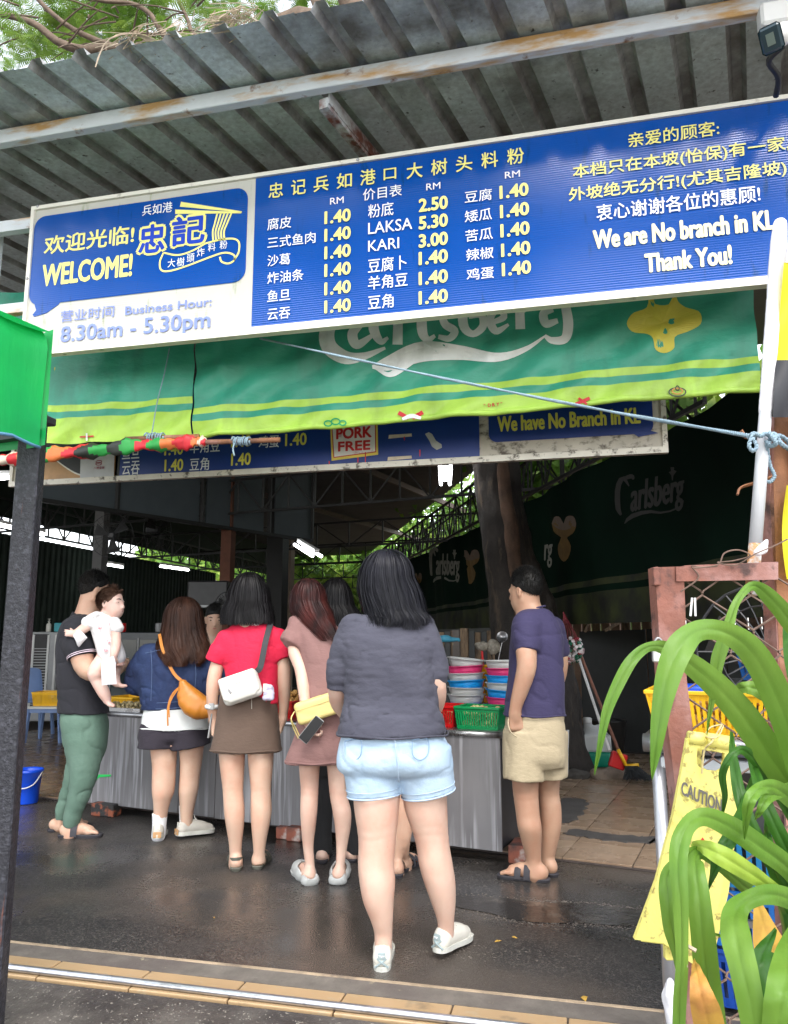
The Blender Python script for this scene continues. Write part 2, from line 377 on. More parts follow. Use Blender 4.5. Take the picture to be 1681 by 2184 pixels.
M['wtile'] = mat('brown_wood_pattern_tile', (.16, .10, .065), .22, 0, .25, 3, 0, 30, layers=(((.24, .17, .12), 10, .55, .1, (.25, 3, 1)),), rvar=.1)
M['grout'] = mat('dark_grout', (.07, .055, .05), .8, 0, .3, 20)
M['cement'] = mat('dark_cement_patch', (.075, .07, .068), .6, 0, .3, 8, .4, 50)
M['brick'] = mat('dusty_red_brick', (.34, .11, .07), .8, 0, .25, 12, .5, 50, layers=(((.55, .5, .46), 6, .64, .05, (1, 1, 1)), ((.06, .05, .05), 4, .6, .08, (1, 1, 1))))
M['brickd'] = mat('sooty_black_brick', (.03, .028, .028), .5, 0, .3, 12, .6, 50, layers=(((.35, .10, .05), 11, .60, .04, (1, 1, 1)),))
M['wood'] = mat('weathered_wood', (.22, .15, .09), .8, 0, .3, 3, .4, 40, layers=(((.06, .04, .03), 12, .55, .1, (6, 6, .6)),))
M['bark'] = mat('dark_bark', (.032, .026, .022), .9, 0, .4, 6, 1.0, 26, layers=(((.018, .015, .013), 4, .5, .12, (2, 2, .5)), ((.07, .05, .035), 5, .62, .05, (2, 2, .5))))
M['barkl'] = mat('stripped_red_brown_wood', (.085, .048, .03), .85, 0, .35, 6, .8, 30, layers=(((.05, .03, .02), 6, .56, .08, (2, 2, .6)),))
M['limb'] = mat('grey_brown_branch', (.12, .085, .06), .9, 0, .3, 9, .6, 40)
M['leaf'] = mat('feathery_leaf', (.13, .24, .035), .5, 0, .5, 2.2, tl=.45, col2=(.2, .28, .05), s2=1.2, th=.55)
M['leafd'] = mat('garden_leaf', (.13, .27, .04), .5, 0, .5, .7, tl=.45, col2=(.32, .42, .07), s2=.9, th=.55)
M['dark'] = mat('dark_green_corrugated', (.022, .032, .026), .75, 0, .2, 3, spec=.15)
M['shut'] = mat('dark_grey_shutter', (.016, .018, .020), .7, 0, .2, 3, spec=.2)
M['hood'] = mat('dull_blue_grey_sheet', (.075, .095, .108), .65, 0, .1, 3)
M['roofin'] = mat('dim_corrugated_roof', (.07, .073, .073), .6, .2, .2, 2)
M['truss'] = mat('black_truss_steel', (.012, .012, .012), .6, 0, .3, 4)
M['tube'] = mat('lit_fluorescent_tube', (1, 1, 1), .5, 0, 0, emit=4)
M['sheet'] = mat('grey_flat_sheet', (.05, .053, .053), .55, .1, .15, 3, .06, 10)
M['rope'] = mat('pale_blue_rope', (.30, .42, .50), .8, 0, .15, 20, .9, 220, bst=(1, 1, 1))
# wet asphalt
am = bpy.data.materials.new('wet_asphalt'); am.use_nodes = True; N, L = nodes(am); b = N['Principled BSDF']
tc = N.new('ShaderNodeTexCoord')
def _n(sc, det=6, loc=(0, 0, 0), st=(1, 1, 1)):
    mp = N.new('ShaderNodeMapping'); mp.inputs['Location'].default_value = loc; mp.inputs['Scale'].default_value = st; L.new(tc.outputs['Object'], mp.inputs[0])
    n = N.new('ShaderNodeTexNoise'); n.inputs['Scale'].default_value = sc; n.inputs['Detail'].default_value = det; L.new(mp.outputs[0], n.inputs['Vector']); return n.outputs[0]
def _r(src, a, bb, x=0., y=1.):
    r = N.new('ShaderNodeMapRange'); r.inputs[1].default_value = a; r.inputs[2].default_value = bb; r.inputs[3].default_value = x; r.inputs[4].default_value = y; L.new(src, r.inputs[0]); return r.outputs[0]
def _m(f, A, B):
    x = N.new('ShaderNodeMix'); x.data_type = 'RGBA'; L.new(f, x.inputs[0])
    for q, i in ((A, 6), (B, 7)):
        if isinstance(q, tuple): x.inputs[i].default_value = (*q, 1)
        else: L.new(q, x.inputs[i])
    return x.outputs[2]
base = _m(_r(_n(2.2), .35, .65), (.017, .0165, .0175), (.044, .040, .038))
vo = N.new('ShaderNodeTexVoronoi'); vo.inputs['Scale'].default_value = 150; L.new(tc.outputs['Object'], vo.inputs['Vector'])
sepc = N.new('ShaderNodeSeparateColor'); L.new(vo.outputs['Color'], sepc.inputs[0])
peb = _m(_r(sepc.outputs[0], .66, .95), base, (.10, .09, .08))
peb = _m(_r(_n(.8, 8, (5, 2, 0)), .52, .60), peb, (.075, .062, .052)); L.new(peb, b.inputs['Base Color'])
wet = _r(_n(.9, 6, (3, 1, 0)), .40, .58, .46, .10)
ro = N.new('ShaderNodeMath'); ro.operation = 'ADD'; L.new(wet, ro.inputs[0]); L.new(_r(_n(60, 2), .3, .7, -.04, .12), ro.inputs[1]); L.new(ro.outputs[0], b.inputs['Roughness'])
b.inputs['Specular IOR Level'].default_value = .6
bp = N.new('ShaderNodeBump'); bp.inputs['Distance'].default_value = .006; L.new(_r(wet, .10, .42, .10, .45), bp.inputs['Strength']); L.new(vo.outputs['Distance'], bp.inputs['Height']); L.new(bp.outputs[0], b.inputs['Normal'])
M['asph'] = am
# ================================================================== ground
YA = float(np.mean([atz(9, 2003, 0)[1], atz(841, 2102, 0)[1]])); YT = float(np.mean([atz(5, 2034, 0)[1], atz(841, 2132, 0)[1]])); YR = float(np.mean([atz(5, 2067, 0)[1], atz(841, 2172, 0)[1]]))
YT0 = YR-.03
def st(o): o['kind'] = 'structure'; return o
g = MB(); g.add([V(-80, -60, -.09), V(80, -60, -.09), V(80, 120, -.09), V(-80, 120, -.09)], [(0, 1, 2, 3)]); st(g.build('ground', M['conc']))
road = MB(); n = 40
def street_z(x, y): return -.001-.05*min(1, max(0, (YT0-.16-y)/.5))
vs = []; fs = []
ys = [-25, -10, -4, 0, 1.2, 1.9, 2.2, 2.3]
for y in ys: vs += [V(x, y, street_z(x, y)) for x in (-30, 30)]
for i in range(len(ys)-1): fs.append((2*i, 2*i+1, 2*i+3, 2*i+2))
road.add(vs, fs)
roadm = mat('stained_street_concrete', (.36, .335, .30), .55, 0, .25, 1.5, .3, 40, layers=(((.17, .15, .135), 2.0, .5, .1, (1, 1, 1)), ((.08, .07, .07), 55, .62, .04, (1, 1, 1))), rvar=.15)
st(road.build('street', roadm))
gv = []; gy = [2.3, 2.4, 2.5, 2.6, YT0-.12, YT0-.02]
for j, y in enumerate(gy):
    for i in range(61): x = -6+.15*i; gv.append(V(x, y, street_z(x, y)+(.012*vnoise(np.array(x*3.), np.array(y*9.), np.array(0.), 2) if 0 < j < 5 else 0)))
st(obj('gutter', gv, [(j*61+i, j*61+i+1, (j+1)*61+i+1, (j+1)*61+i) for j in range(5) for i in range(60)], mat('dark_wet_gutter_concrete', (.10, .088, .078), .4, 0, .3, 7, .5, 45, layers=(((.045, .038, .036), 3, .5, .08, (1, 1, 1)), ((.30, .27, .23), 60, .64, .03, (1, 1, 1)), ((.26, .24, .22), 1.6, .64, .05, (1, 1, 1))), rvar=.2), None, True))
a = MB(); nx, ny = 90, 60
x0, x1, y0, y1 = -14, 8, YA, 9.0
rs = nrs.rand(400, 2)
for j in range(ny+1):
    for i in range(nx+1):
        x = x0+(x1-x0)*i/nx; y = y0+(y1-y0)*(j/ny)**1.3
        a.v.append(V(x, y, .0))
a.f = [(j*(nx+1)+i, j*(nx+1)+i+1, (j+1)*(nx+1)+i+1, (j+1)*(nx+1)+i) for j in range(ny) for i in range(nx)]
st(a.build('asphalt_pavement', M['asph'], smooth=True, origin=(0, 0, 0)))
k = MB(); k.box((-3, (YA-.012+YT)/2, -.033), (22, YA-.012-YT, .07)); kerb = st(k.build('kerb', M['conc']))
e_ = MB(); e_.box((-3, YA-.006, -.028), (22, .012, .07)); e_.build('edge_trim', mat('pale_tile_edge', (.42, .32, .22), .5, 0, .3, 6, col2=(.15, .12, .1), s2=5, th=.62), kerb)
x = -9.3
while x < 4:
    t = MB(); t.box((x+.197, (YT+YT0)/2, -.033+rnd.uniform(-.001, .001)), (.394, YT-YT0-.004, .07), bev=.003); t.build('tile', M['beige'], kerb); x += .4
r = MB(); r.tube([V(x, YR-.005, .016+.0015*math.sin(x*2.2)) for x in np.linspace(-9, 5, 30)], .0135, 12)
tag(r.build('steel_pipe', mat('scuffed_steel_pipe', (.62, .62, .66), .3, .9, .15, 5, .05, 60, col2=(.3, .28, .27), s2=9, th=.62), smooth=True), 'long scuffed steel pipe lying along the beige tiled kerb', 'pipe')
pm = MB()
for i in range(700):        # grit and small stones along the street edge
    x, y = rnd.uniform(-2.6, 1.2), YT0-.05-abs(rnd.gauss(0, .15)); s = rnd.uniform(.0012, .0035); c = V(x, y, street_z(x, y)+s*.3)
    pm.add([c+V(s, 0, 0), c+V(-s*.6, s*.8, 0), c+V(-s*.5, -s*.9, 0), c+V(0, 0, s)], [(0, 1, 3), (1, 2, 3), (2, 0, 3)])
tag(pm.build('grit', mat('pale_grit', (.24, .22, .19), .8, 0, .4, 50)), 'loose pale grit scattered along the street side of the kerb', 'grit', kind='stuff')
# puddle area with broken edge in front of the gate
def blob(cx, cy, rx, ry, n=46, j=.12, seed=1):
    q = random.Random(seed); ph = [q.uniform(0, 6.3) for _ in range(6)]; out = []
    for i in range(n):
        a = 2*math.pi*i/n; r = 1+j*sum(math.sin((k+2)*a+ph[k])/(k+1) for k in range(6)); out.append((cx+rx*r*math.cos(a), cy+ry*r*math.sin(a)))
    return out
pc = atz(1190, 1945, 0)
pb = MB(); pb.poly([V(x, y, .0025) for x, y in blob(pc[0]+.05, pc[1], .50, .17, n=120, j=.22, seed=4)]); pud = pb.build('puddle', mat('shallow_puddle', (.030, .025, .022), .13, 0, .3, 9, .25, 22, spec=.6, col2=(.10, .085, .07), s2=7, th=.6)); st(pud)
eb = MB()
for q in range(1500):
    pts = blob(pc[0]+.05, pc[1], .52, .18, n=120, j=.22, seed=4); a = rnd.choice(pts); c = V(a[0]+rnd.gauss(0, .05), a[1]+rnd.gauss(0, .022), .001); s = rnd.uniform(.001, .0065)
    eb.add([c+V(s, 0, 0), c+V(0, s*.5, 0), c+V(-s, .1*s, 0), c+V(0, -s*.5, 0), c+V(0, 0, s*.35)], [(0, 1, 4), (1, 2, 4), (2, 3, 4), (3, 0, 4)])
c2 = atz(1000, 2030, 0)
for q in range(500):
    c = V(c2[0]+rnd.gauss(0, .22), c2[1]+rnd.gauss(0, .07), .001); s = rnd.uniform(.001, .006)
    eb.add([c+V(s, 0, 0), c+V(0, s*.5, 0), c+V(-s, .1*s, 0), c+V(0, -s*.5, 0), c+V(0, 0, s*.3)], [(0, 1, 4), (1, 2, 4), (2, 3, 4), (3, 0, 4)])
tag(eb.build('crumbled_cement', mat('crumbled_cement', (.14, .118, .10), .7, 0, .4, 30)), 'crumbled pale cement rimming the puddle before the gate', 'cement crumbs', kind='stuff')
lf = mat('fallen_yellow_leaf', (.55, .33, .06), .6, 0, .3, 20)
for i, (px, py, s, lab) in enumerate([(1062, 2008, .022, 'small fallen yellow leaf on the wet asphalt right of the raised heel'), (1098, 2000, .016, 'smaller fallen leaf beside the puddle edge'), (1247, 2130, .025, 'orange fallen leaf lying alone on the asphalt near the plant'), (122, 2124, .01, 'tiny yellow leaf on the street at the lower left'), (457, 1957, .009, 'tiny yellow leaf on the asphalt left of the sneakers')]):
    c = atz(px, py, .004) if py < 2150 else atz(px, py, -.06)
    if i == 3: c = atz(px, py, -.045)
    q = MB(); a = rnd.uniform(0, 6); d = V(math.cos(a), math.sin(a), 0); e = V(-d[1], d[0], 0)
    q.add([c-d*s, c-d*s*.3+e*s*.5+V(0, 0, .004), c+d*s*.9, c-d*s*.1-e*s*.55+V(0, 0, .003), c+V(0, 0, .001)], [(0, 1, 4), (1, 2, 4), (2, 3, 4), (3, 0, 4)]); tag(q.build('fallen_leaf', lf), lab, 'leaf')
# ---- tiled floor of the stall (turned frame)
f0 = atz(1185, 1836, 0); J0 = float(f0@EJ); J0 = min(J0, float(atz(1387, 1862, 0)@EJ)+.02)
fl = MB(); fl.ebox((-12, J0, .002), (4, J0+26, .012), (0, 0, 0)); floor = st(fl.build('tiled_floor', M['grout']))
def tiles(i0, i1, j0, j1, s, t, m, jit=.0015):
    ni, nj = int((i1-i0)/s), int((j1-j0)/t)
    base = None
    for i in range(ni):
        for j in range(nj):
            c = EI*(i0+(i+.5)*s)+EJ*(j0+(j+.5)*t)+ZV*(.017+rnd.uniform(-jit, jit))
            if base is None:
                q = MB(); q.box((0, 0, 0), (s-.007, t-.007, .012), EI, EJ, ZV, bev=.002); base = q.build('tile', m, floor, origin=(0, 0, 0)); 
                base.data.transform(Matrix.Translation(Vector(wloc(floor)))); base.location = tuple(c-wloc(floor))
            else:
                o = base.copy(); COL.objects.link(o); o.location = tuple(c-wloc(floor))
E0 = float(atz(1180, 1836, 0)@EI)-.75
tiles(E0, E0+2.9, J0, J0+4.8, .4, .4, M['btile'])
tiles(E0-7.2, E0, J0, J0+6.4, .6, .4, M['wtile'])
rest = MB(); rest.ebox((-12, J0+6.42, .006), (4, J0+26, .02), (0, 0, 0)); rest.build('far_floor', M['wtile'], floor)
for pts, s in (([(1205, 1778), (1225, 1768), (1290, 1778), (1340, 1782), (1400, 1785), (1398, 1797), (1330, 1795), (1240, 1784)], 1), ([(1190, 1708), (1215, 1702), (1250, 1708), (1246, 1730), (1222, 1750), (1190, 1750)], 2)):
    q = MB(); P = [atz(x, y, .027)-ZV*.004 for x, y in pts]; P = [V(*(a+V(rnd.gauss(0, .012), rnd.gauss(0, .012), 0))) for a in spline(P+[P[0]], 60)[:-1]]; q.poly(P, (0, 0, .004+.001*s)); q.build('cement_patch', M['cement'], floor)
# ================================================================== the roof over the street front
RZ = 4.12; YE = 2.96
roof = empty('corrugated_roof', (0, YE, RZ), 'grey corrugated metal awning roof jutting over the shopfront with a leaf littered edge', 'roof')
rise = math.tan(math.radians(1.5))
def roofz(p): return RZ+rise*((p-V(0, YE, 0))@EJ)
prof = [(0, 0), (.090, 0), (.112, .043), (.158, .043), (.180, 0), (.25, 0)]
GRIME = mat('grimy_galvanised_rib', (.42, .44, .44), .7, .1, .3, 20, .3, 60, layers=(((.20, .19, .18), 3.5, .5, .12, (1, 1, 1)), ((.30, .31, .30), 9, .62, .08, (1, 1, 1))))
x = -7.2; k = 0
rowt = [0, .02, .5, 1.1, 1.8, 2.6]
while x < 4.2:
    us = []
    for r_ in range(3): us += [(r_*.25+a, b) for a, b in prof[:-1]]
    us += [(.75, 0), (.762, .004)]
    dz = .002*(k % 2); vs = []; fs = []
    for t in rowt:
        for a, b in us:
            w = .004*math.sin(7*(x+a)+k) if t < .1 else 0
            p = V(x+a, YE+w, 0)+EJ*t; vs.append(V(p[0], p[1], RZ+rise*t+b+dz+(.004*math.sin(5*(x+a)) if t < .1 else 0)))
    m_ = len(us); fs = [(i*m_+j, i*m_+j+1, (i+1)*m_+j+1, (i+1)*m_+j) for i in range(len(rowt)-1) for j in range(m_-1)]
    o = obj('roof_sheet', vs, fs, [M['galv'], GRIME], roof); 
    for pi_, p_ in enumerate(o.data.polygons): p_.material_index = 1 if (pi_ % (m_-1)) % 5 in (1, 2, 3) else 0
    x += .75; k += 1
pl = MB(); pl.box((-1.5, 3.36, RZ-.05), (11.6, .055, .085), bev=.004); tag(pl.build('roof_purlin', M['rustw'], origin=(0, 3.36, RZ)), 'long white painted steel beam with rust stains running under the roof', 'beam')
# bracket from purlin to sign
bk = MB(); p0 = atY(690, 222, 3.40); p1 = atY(800, 330, 3.62); p0[2] = RZ-.13; p1 = p0+EJ*.75
bk.beam(p0, p1, .05, .055); bk.beam(p0+V(.028, 0, .03), p1+V(.028, 0, .03), .006, .07)
tag(bk.build('roof_bracket', mat('flaking_white_and_rust', (.5, .53, .55), .6, 0, .1, 8, .2, 40, layers=(((.16, .05, .03), 4, .52, .05, (1, 1, 1)),))), 'short rusty steel bracket poking back from the purlin above the menu sign', 'bracket')
# other hidden framing left of the sign
lb = MB(); lb.box((-3.9, 3.68, 3.73), (1.8, .05, .07)); lb.box((-3.9, 3.68, 3.20), (1.8, .05, .06)); lb.box((-3.42, 3.75, 3.46), (.05, .05, .6))
tag(lb.build('sign_frame', M['rustw']), 'grey steel frame showing at the left end of the menu sign', 'frame')
# ---- dead stems and litter on the roof edge
lit = MB()
for px, py, nn in ((490, 55, 46), (355, 100, 14), (270, 130, 20)):
    for i in range(nn):
        c = atY(px+rnd.gauss(0, 22), 0, YE); c = V(c[0], YE+rnd.uniform(-.01, .12), RZ+.045); a = rnd.uniform(-.6, .6); l = rnd.uniform(.05, .2)
        mid = c+V(math.cos(a)*l*.5, -.02, rnd.uniform(.0, .05)); end = c+V(math.cos(a)*l*rnd.choice((-1, 1)), rnd.uniform(-.10, .02), rnd.uniform(-.05, .02)); lit.tube(spline([c, mid, end], 5), .0022, 4)
for i in range(5):
    c = V(atY(310, 100, YE)[0]+i*.01, YE+.02, RZ+.03); lit.tube(spline([c, c+V(-.08, -.05, .02-.003*i), c+V(-.16-.01*i, -.09, -.04), c+V(-.2-.012*i, -.1, -.14-.01*i)], 9), .0028, 4)
tag(lit.build('leaf_litter', mat('dry_stem', (.45, .36, .27), .8, 0, .3, 30)), 'dry stems and leaf litter caught on the edge of the roof', 'litter', kind='stuff')
# ---- security camera
cc = atY(1630, 60, 3.22); cz = empty('security_camera', cc, 'white bullet security camera with black face under the roof beam', 'camera')
q = MB(); q.box(atY(1650, 38, 3.30), (.12, .09, .11), bev=.012); q.build('junction_box', M['white'], cz)
a0 = atY(1672, 72, 3.22); a1 = atY(1643, 84, 3.02); ax = unit(a1-a0); ux = unit(np.cross(ax, ZV)); uz = np.cross(ux, ax)
q = MB(); q.lathe([(.0, -.06), (.03, -.055), (.042, -.03), (.046, .02), (.046, .1), (.04, .12), (0, .125)], a0, 24, (ux, uz, ax)); q.build('housing', M['white'], cz, True)
q = MB(); q.box(a1-ax*.02, (.085, .105, .02), ux, uz, ax, bev=.012); q.build('front_glass', mat('dark_teal_lens_face', (.01, .03, .04), .12, 0, 0), cz)
q = MB(); q.box(a1-ax*.008, (.03, .045, .004), ux, uz, ax); q.build('lens_window', mat('grey_sensor_window', (.12, .16, .14), .2), cz)
q = MB(); q.tube(spline([a0+V(-.0, .02, -.04), atY(1640, 130, 3.3), atY(1660, 165, 3.4), atY(1655, 205, 3.5)], 14), .013, 8); q.build('cable', M['black'], cz, True)
# ================================================================== menu sign
SY = 3.60
def sp(px, py, dy=0): p = atY(px, py, SY); return p[0], p[2]
def place(dy): return lambda u, v: V(u, SY-dy, v)
uL = sp(58, 600)[0]; vT = sp(58, 445)[1]; vB = sp(58, 757)[1]; uR = Xat(1800, 3.3, SY)
sign = empty('menu_sign', (uL, SY, vB), 'long blue and white menu signboard with yellow Chinese lettering under the corrugated roof', 'sign')
def srect(name, u0, u1, v0, v1, dy, th, m, rad=0):
    if rad:
        pts = []
        for cx, cy, a0 in ((u1-rad, v1-rad, 0), (u0+rad, v1-rad, 90), (u0+rad, v0+rad, 180), (u1-rad, v0+rad, 270)):
            pts += [(cx+rad*math.cos(math.radians(a0+t)), cy+rad*math.sin(math.radians(a0+t))) for t in range(0, 91, 15)]
    else: pts = [(u1, v1), (u0, v1), (u0, v0), (u1, v0)]
    q = MB(); q.poly([V(u, SY-dy, v) for u, v in pts], (0, th, 0)); return q.build(name, m, sign)
# printed vinyl: glossy, with the fine horizontal ridges of twin-wall board
def vinyl(name, col):
    m = mat(name, col, .12, 0, .05, 2, spec=.9, layers=(((col[0]*.7, col[1]*.75, col[2]*.6), 7, .66, .05, (3, 1, .5)),)); N, L = nodes(m); b = N['Principled BSDF']
    tc = N.new('ShaderNodeTexCoord'); wv = N.new('ShaderNodeTexWave'); wv.wave_type = 'BANDS'; wv.bands_direction = 'Z'; wv.inputs['Scale'].default_value = 26; wv.inputs['Distortion'].default_value = .15
    L.new(tc.outputs['Object'], wv.inputs['Vector']); bn = N.new('ShaderNodeBump'); bn.inputs['Strength'].default_value = .08; bn.inputs['Distance'].default_value = .004; L.new(wv.outputs[0], bn.inputs['Height']); L.new(bn.outputs[0], b.inputs['Normal']); return m
BLUE = vinyl('royal_blue_vinyl', (.001, .062, .33)); WHT = vinyl('off_white_vinyl', (.52, .51, .47))
YEL = mat('yellow_print', (.80, .76, .24), .3, 0, .03, 5); WPR = mat('white_print', (.78, .80, .84), .3, 0, .03, 5); PER = mat('periwinkle_print', (.20, .26, .62), .3, 0, .05, 5); BPR = mat('blue_print', (.006, .045, .45), .25, 0, .03, 5, spec=.7)
uW = Xat(545, sp(545, 400)[1], SY); fr = .022
srect('backing', uL+.005, uR-.005, vB+.005, vT-.005, -.004, .03, M['white'])
srect('white_panel', uL+fr, uW, vB+fr, vT-fr, .0, .003, WHT)
srect('blue_panel', uW+.001, uR-fr, vB+fr+.012, vT-fr, .0, .003, BLUE)
for nm, a in (('frame_rail', (uL, uR, vT-fr, vT)), ('frame_rail', (uL, uR, vB-.012, vB+fr+.006)), ('frame_stile', (uL, uL+fr, vB+fr+.006, vT-fr)), ('frame_stile', (uR-fr, uR, vB+fr, vT-fr))): srect(nm, *a, .014, .05, M['cream'])
t0 = Xat(80, sp(80, 464)[1], SY); t1 = Xat(530, sp(530, 402)[1], SY); v1_ = sp(80, 464)[1]; v0_ = sp(71, 652)[1]
srect('speech_bubble', t0-.012, t1, v0_, v1_, .004, .003, BLUE, .07)
tl = [sp(72, 640), sp(78, 662), (sp(70, 672)), sp(74, 676), sp(100, 668), sp(125, 650), sp(147, 620)]
q = MB(); q.poly([V(u, SY-.0035, v) for u, v in tl], (0, .003, 0)); q.build('bubble_tail', BLUE, sign)
for px, py in ((84, 441), (765, 342), (62, 595)):
    u, v = sp(px, py); q = MB(); q.lathe([(0, .006), (.006, .005), (.009, 0)], (u, SY-.014, v-.004), 12, (V(1, 0, 0), V(0, 0, 1), V(0, -1, 0))); q.build('screw', M['steel'], sign)
def A_(x, y): return x/2, 364+y/2
def B_(x, y): return 840.8+x/2, 182+y/2
def tx(s, F, xl, xr, yt, yb, m, bold=.012, cap=False, shear=0, dy=.006, xt=None, fsc=1):
    (a, t), (_, bb) = F(xl, yt), F(xl, yb); r_ = F(xr, 0)[0]
    zt, zb = atY(a, t, SY)[2], atY(a, bb, SY)[2]
    return text_uv(s, Xat(a, (zt+zb)/2, SY), Xat(r_, (zt+zb)/2, SY), zb, zt, m, sign, place(dy), bold, cap, shear)
P_ = lambda x, y: (x, y)
tx('欢迎光临!', A_, 192, 576, 284, 362, YEL, .022); tx('WELCOME!', A_, 183, 568, 405, 497, YEL, .035, True)
tx('兵如港', A_, 610, 738, 152, 196, WPR, .008)
for ch, a, bb, t0_, t1_ in (('忠', 588, 715, 232, 368), ('記', 728, 885, 196, 335)):
    tx(ch, A_, a-4, bb+4, t0_-3, t1_+3, YEL, .085, dy=.006); tx(ch, A_, a+7, bb-7, t0_+7, t1_-7, BPR, .03, dy=.0075)
def spoly(pts, m, F=A_, dy=.006, name='emblem'):
    q = MB(); P = [atY(*F(x, y), SY) for x, y in pts]; q.poly([V(p[0], SY-dy, p[2]) for p in P]); return q.build(name, m, sign)
def sline(pts, w, m, F=A_, dy=.006, n=24, name='emblem', close=False):
    P = [atY(*F(x, y), SY) for x, y in pts]; S = spline(P, n); T = np.gradient(S, axis=0); Nn = np.stack([-T[:, 2], T[:, 0]*0, T[:, 0]], 1); Nn /= np.linalg.norm(Nn, axis=1)[:, None]+1e-9
    vs = []
    for i in range(n): vs += [V(S[i, 0], SY-dy, S[i, 2])+Nn[i]*w/2, V(S[i, 0], SY-dy, S[i, 2])-Nn[i]*w/2]
    return obj(name, vs, [(2*i, 2*i+1, 2*i+3, 2*i+2) for i in range(n-1)], m, sign)
spoly([(775, 135), (1035, 176), (1030, 180), (770, 156)], YEL); spoly([(750, 168), (1035, 178), (1030, 184), (750, 187)], YEL)
for i in range(5): sline([(930+i*15, 183), (918+i*13, 230), (910+i*12, 262), (912+i*12, 300)], .010, YEL)
sline([(700, 352), (685, 390), (690, 425), (725, 430), (800, 408), (900, 370), (960, 352), (1000, 362), (1000, 385), (975, 398), (948, 390), (940, 370)], .010, YEL, n=50)
sline([(1000, 385), (1020, 350), (1022, 310), (1000, 293), (950, 295), (880, 312)], .010, YEL, n=30); sline([(880, 312), (820, 345), (760, 362), (700, 352)], .010, YEL, n=24)
for ch, x, y in (('大', 718, 400), ('樹', 757, 395), ('頭', 800, 378), ('炸', 843, 354), ('料', 890, 332), ('粉', 940, 322)): tx(ch, A_, x, x+32, y-20, y+16, WPR, .004)
tx('营业时间', A_, 263, 490, 600, 648, PER, .006); tx('Business Hour:', A_, 537, 905, 582, 617, PER, .02, True)
tx('8.30am - 5.30pm', A_, 262, 900, 668, 733, PER, .025, True)
hd = [574, 622, 670, 719, 769, 819, 868, 920, 973, 1027, 1082]
zt, zb = atY(574, 393, SY)[2], atY(574, 425, SY)[2]
for ch, px in zip('忠记兵如港口大树头料粉', hd):
    u = Xat(px, (zt+zb)/2, SY); w = (zt-zb)*.95*(1 if ch != '口' else .8); text_uv(ch, u, u+w, zb+(.012 if ch == '口' else 0), zt-(.012 if ch == '口' else 0), YEL, sign, place(.006), .014)
for F, a, bb, t, u in ((A_, 1410, 1468, 120, 148), (B_, 138, 198, 423, 451), (B_, 473, 537, 373, 401)): tx('RM', F, a, bb, t, u, WPR, .008, True)
tx('价目表', P_, 775, 858, 405, 430, WPR, .006)
for s, a, bb, t, u in (('腐皮', 1143, 1245, 208, 258), ('三式鱼肉', 1143, 1348, 287, 335), ('沙葛', 1143, 1240, 364, 412), ('炸油条', 1143, 1297, 437, 486), ('鱼旦', 1143, 1240, 514, 562), ('云吞', 1143, 1240, 592, 641)): tx(s, A_, a, bb, t, u, WPR, .005)
def price(s, F, a, bb, t, u, mm=YEL):
    tx(s, F, a, bb, t, u, mm, .045, True)
for t in (175, 250, 325, 400, 478, 555): price('1.40', A_, 1386, 1498, t+2, t+56)
for s, a, bb, t, u in (('粉底', 786, 840, 438, 467), ('豆腐卜', 786, 868, 554, 584), ('羊角豆', 786, 870, 591, 620), ('豆角', 786, 840, 632, 662)): tx(s, P_, a, bb, t, u, WPR, .005)
tx('LAKSA', P_, 786, 880, 477, 501, WPR, .006, True); tx('KARI', P_, 786, 852, 515, 538, WPR, .006, True)
for s, t in (('2.50', 486), ('5.30', 561), ('3.00', 638), ('1.40', 712), ('1.40', 797), ('1.40', 880)): price(s, B_, 106, 230, t+2, t+58)
for s, t, a in (('豆腐', 456, 302), ('矮瓜', 539, 302), ('苦瓜', 621, 305), ('辣椒', 702, 308), ('鸡蛋', 786, 310)): tx(s, B_, a, a+116, t, t+50, WPR, .005)
for t, a in ((430, 450), (512, 452), (594, 454), (677, 457), (759, 460)): price('1.40', B_, a, a+124, t+2, t+58)
tx('亲爱的顾客:', B_, 998, 1385, 207, 270, YEL, .012); tx('本档只在本坡(怡保)有一家,', B_, 762, 1685, 342, 410, YEL, .012)
tx('外坡绝无分行!(尤其吉隆坡)', B_, 745, 1672, 440, 508, YEL, .012); tx('衷心谢谢各位的惠顾!', B_, 862, 1560, 513, 583, WPR, .012)
YL2 = mat('pale_yellow_print', (.82, .80, .45), .3, 0, .03, 5)
tx('We are No branch in KL', B_, 848, 1622, 622, 703, YL2, .045, True); tx('Thank You!', B_, 1068, 1440, 722, 803, YL2, .045, True)
# ================================================================== green awning behind the menu sign
AY = 3.98
def awd(x, z):      # cloth surface: sags and creases
    return (.015*math.sin(1.7*x+.4)+.007*math.sin(9*x+3*z)+.008*math.sin(23*x-14*z)+.010*math.sin(5*(z-.5*x)*6)+.006*math.sin(41*x+9*z)*max(0, 3.1-z)
            + .02*math.exp(-((x+1.98)/.05)**2))
xs_r = atY(1622, 830, AY); hemR = xs_r[2]; xl_ = atY(412, 931, AY)[0]; hemM = atY(412, 931, AY)[2]
def hem(x):
    return hemM+(hemR-hemM)*(x-xl_)/(xs_r[0]-xl_)+.003*math.sin(6*x)
class mm: pass
def cloth_mat(name, base):
    m = mat(name, base, .45, 0, .15, 3, .8, 6, bst=(1.2, 1, 2.6), layers=(((base[0]*.72+.01, base[1]*.72+.01, base[2]*.72+.01), 4, .60, .08, (1, 1, .4)),), tl=.12)
    return m
AG = cloth_mat('green_tarpaulin', (.045, .34, .225)); AYL = cloth_mat('lime_tarpaulin', (.45, .70, .10))
aw = empty('awning', (0, AY, hemM), 'dark green beer awning with lime stripes hanging below the menu sign', 'awning')
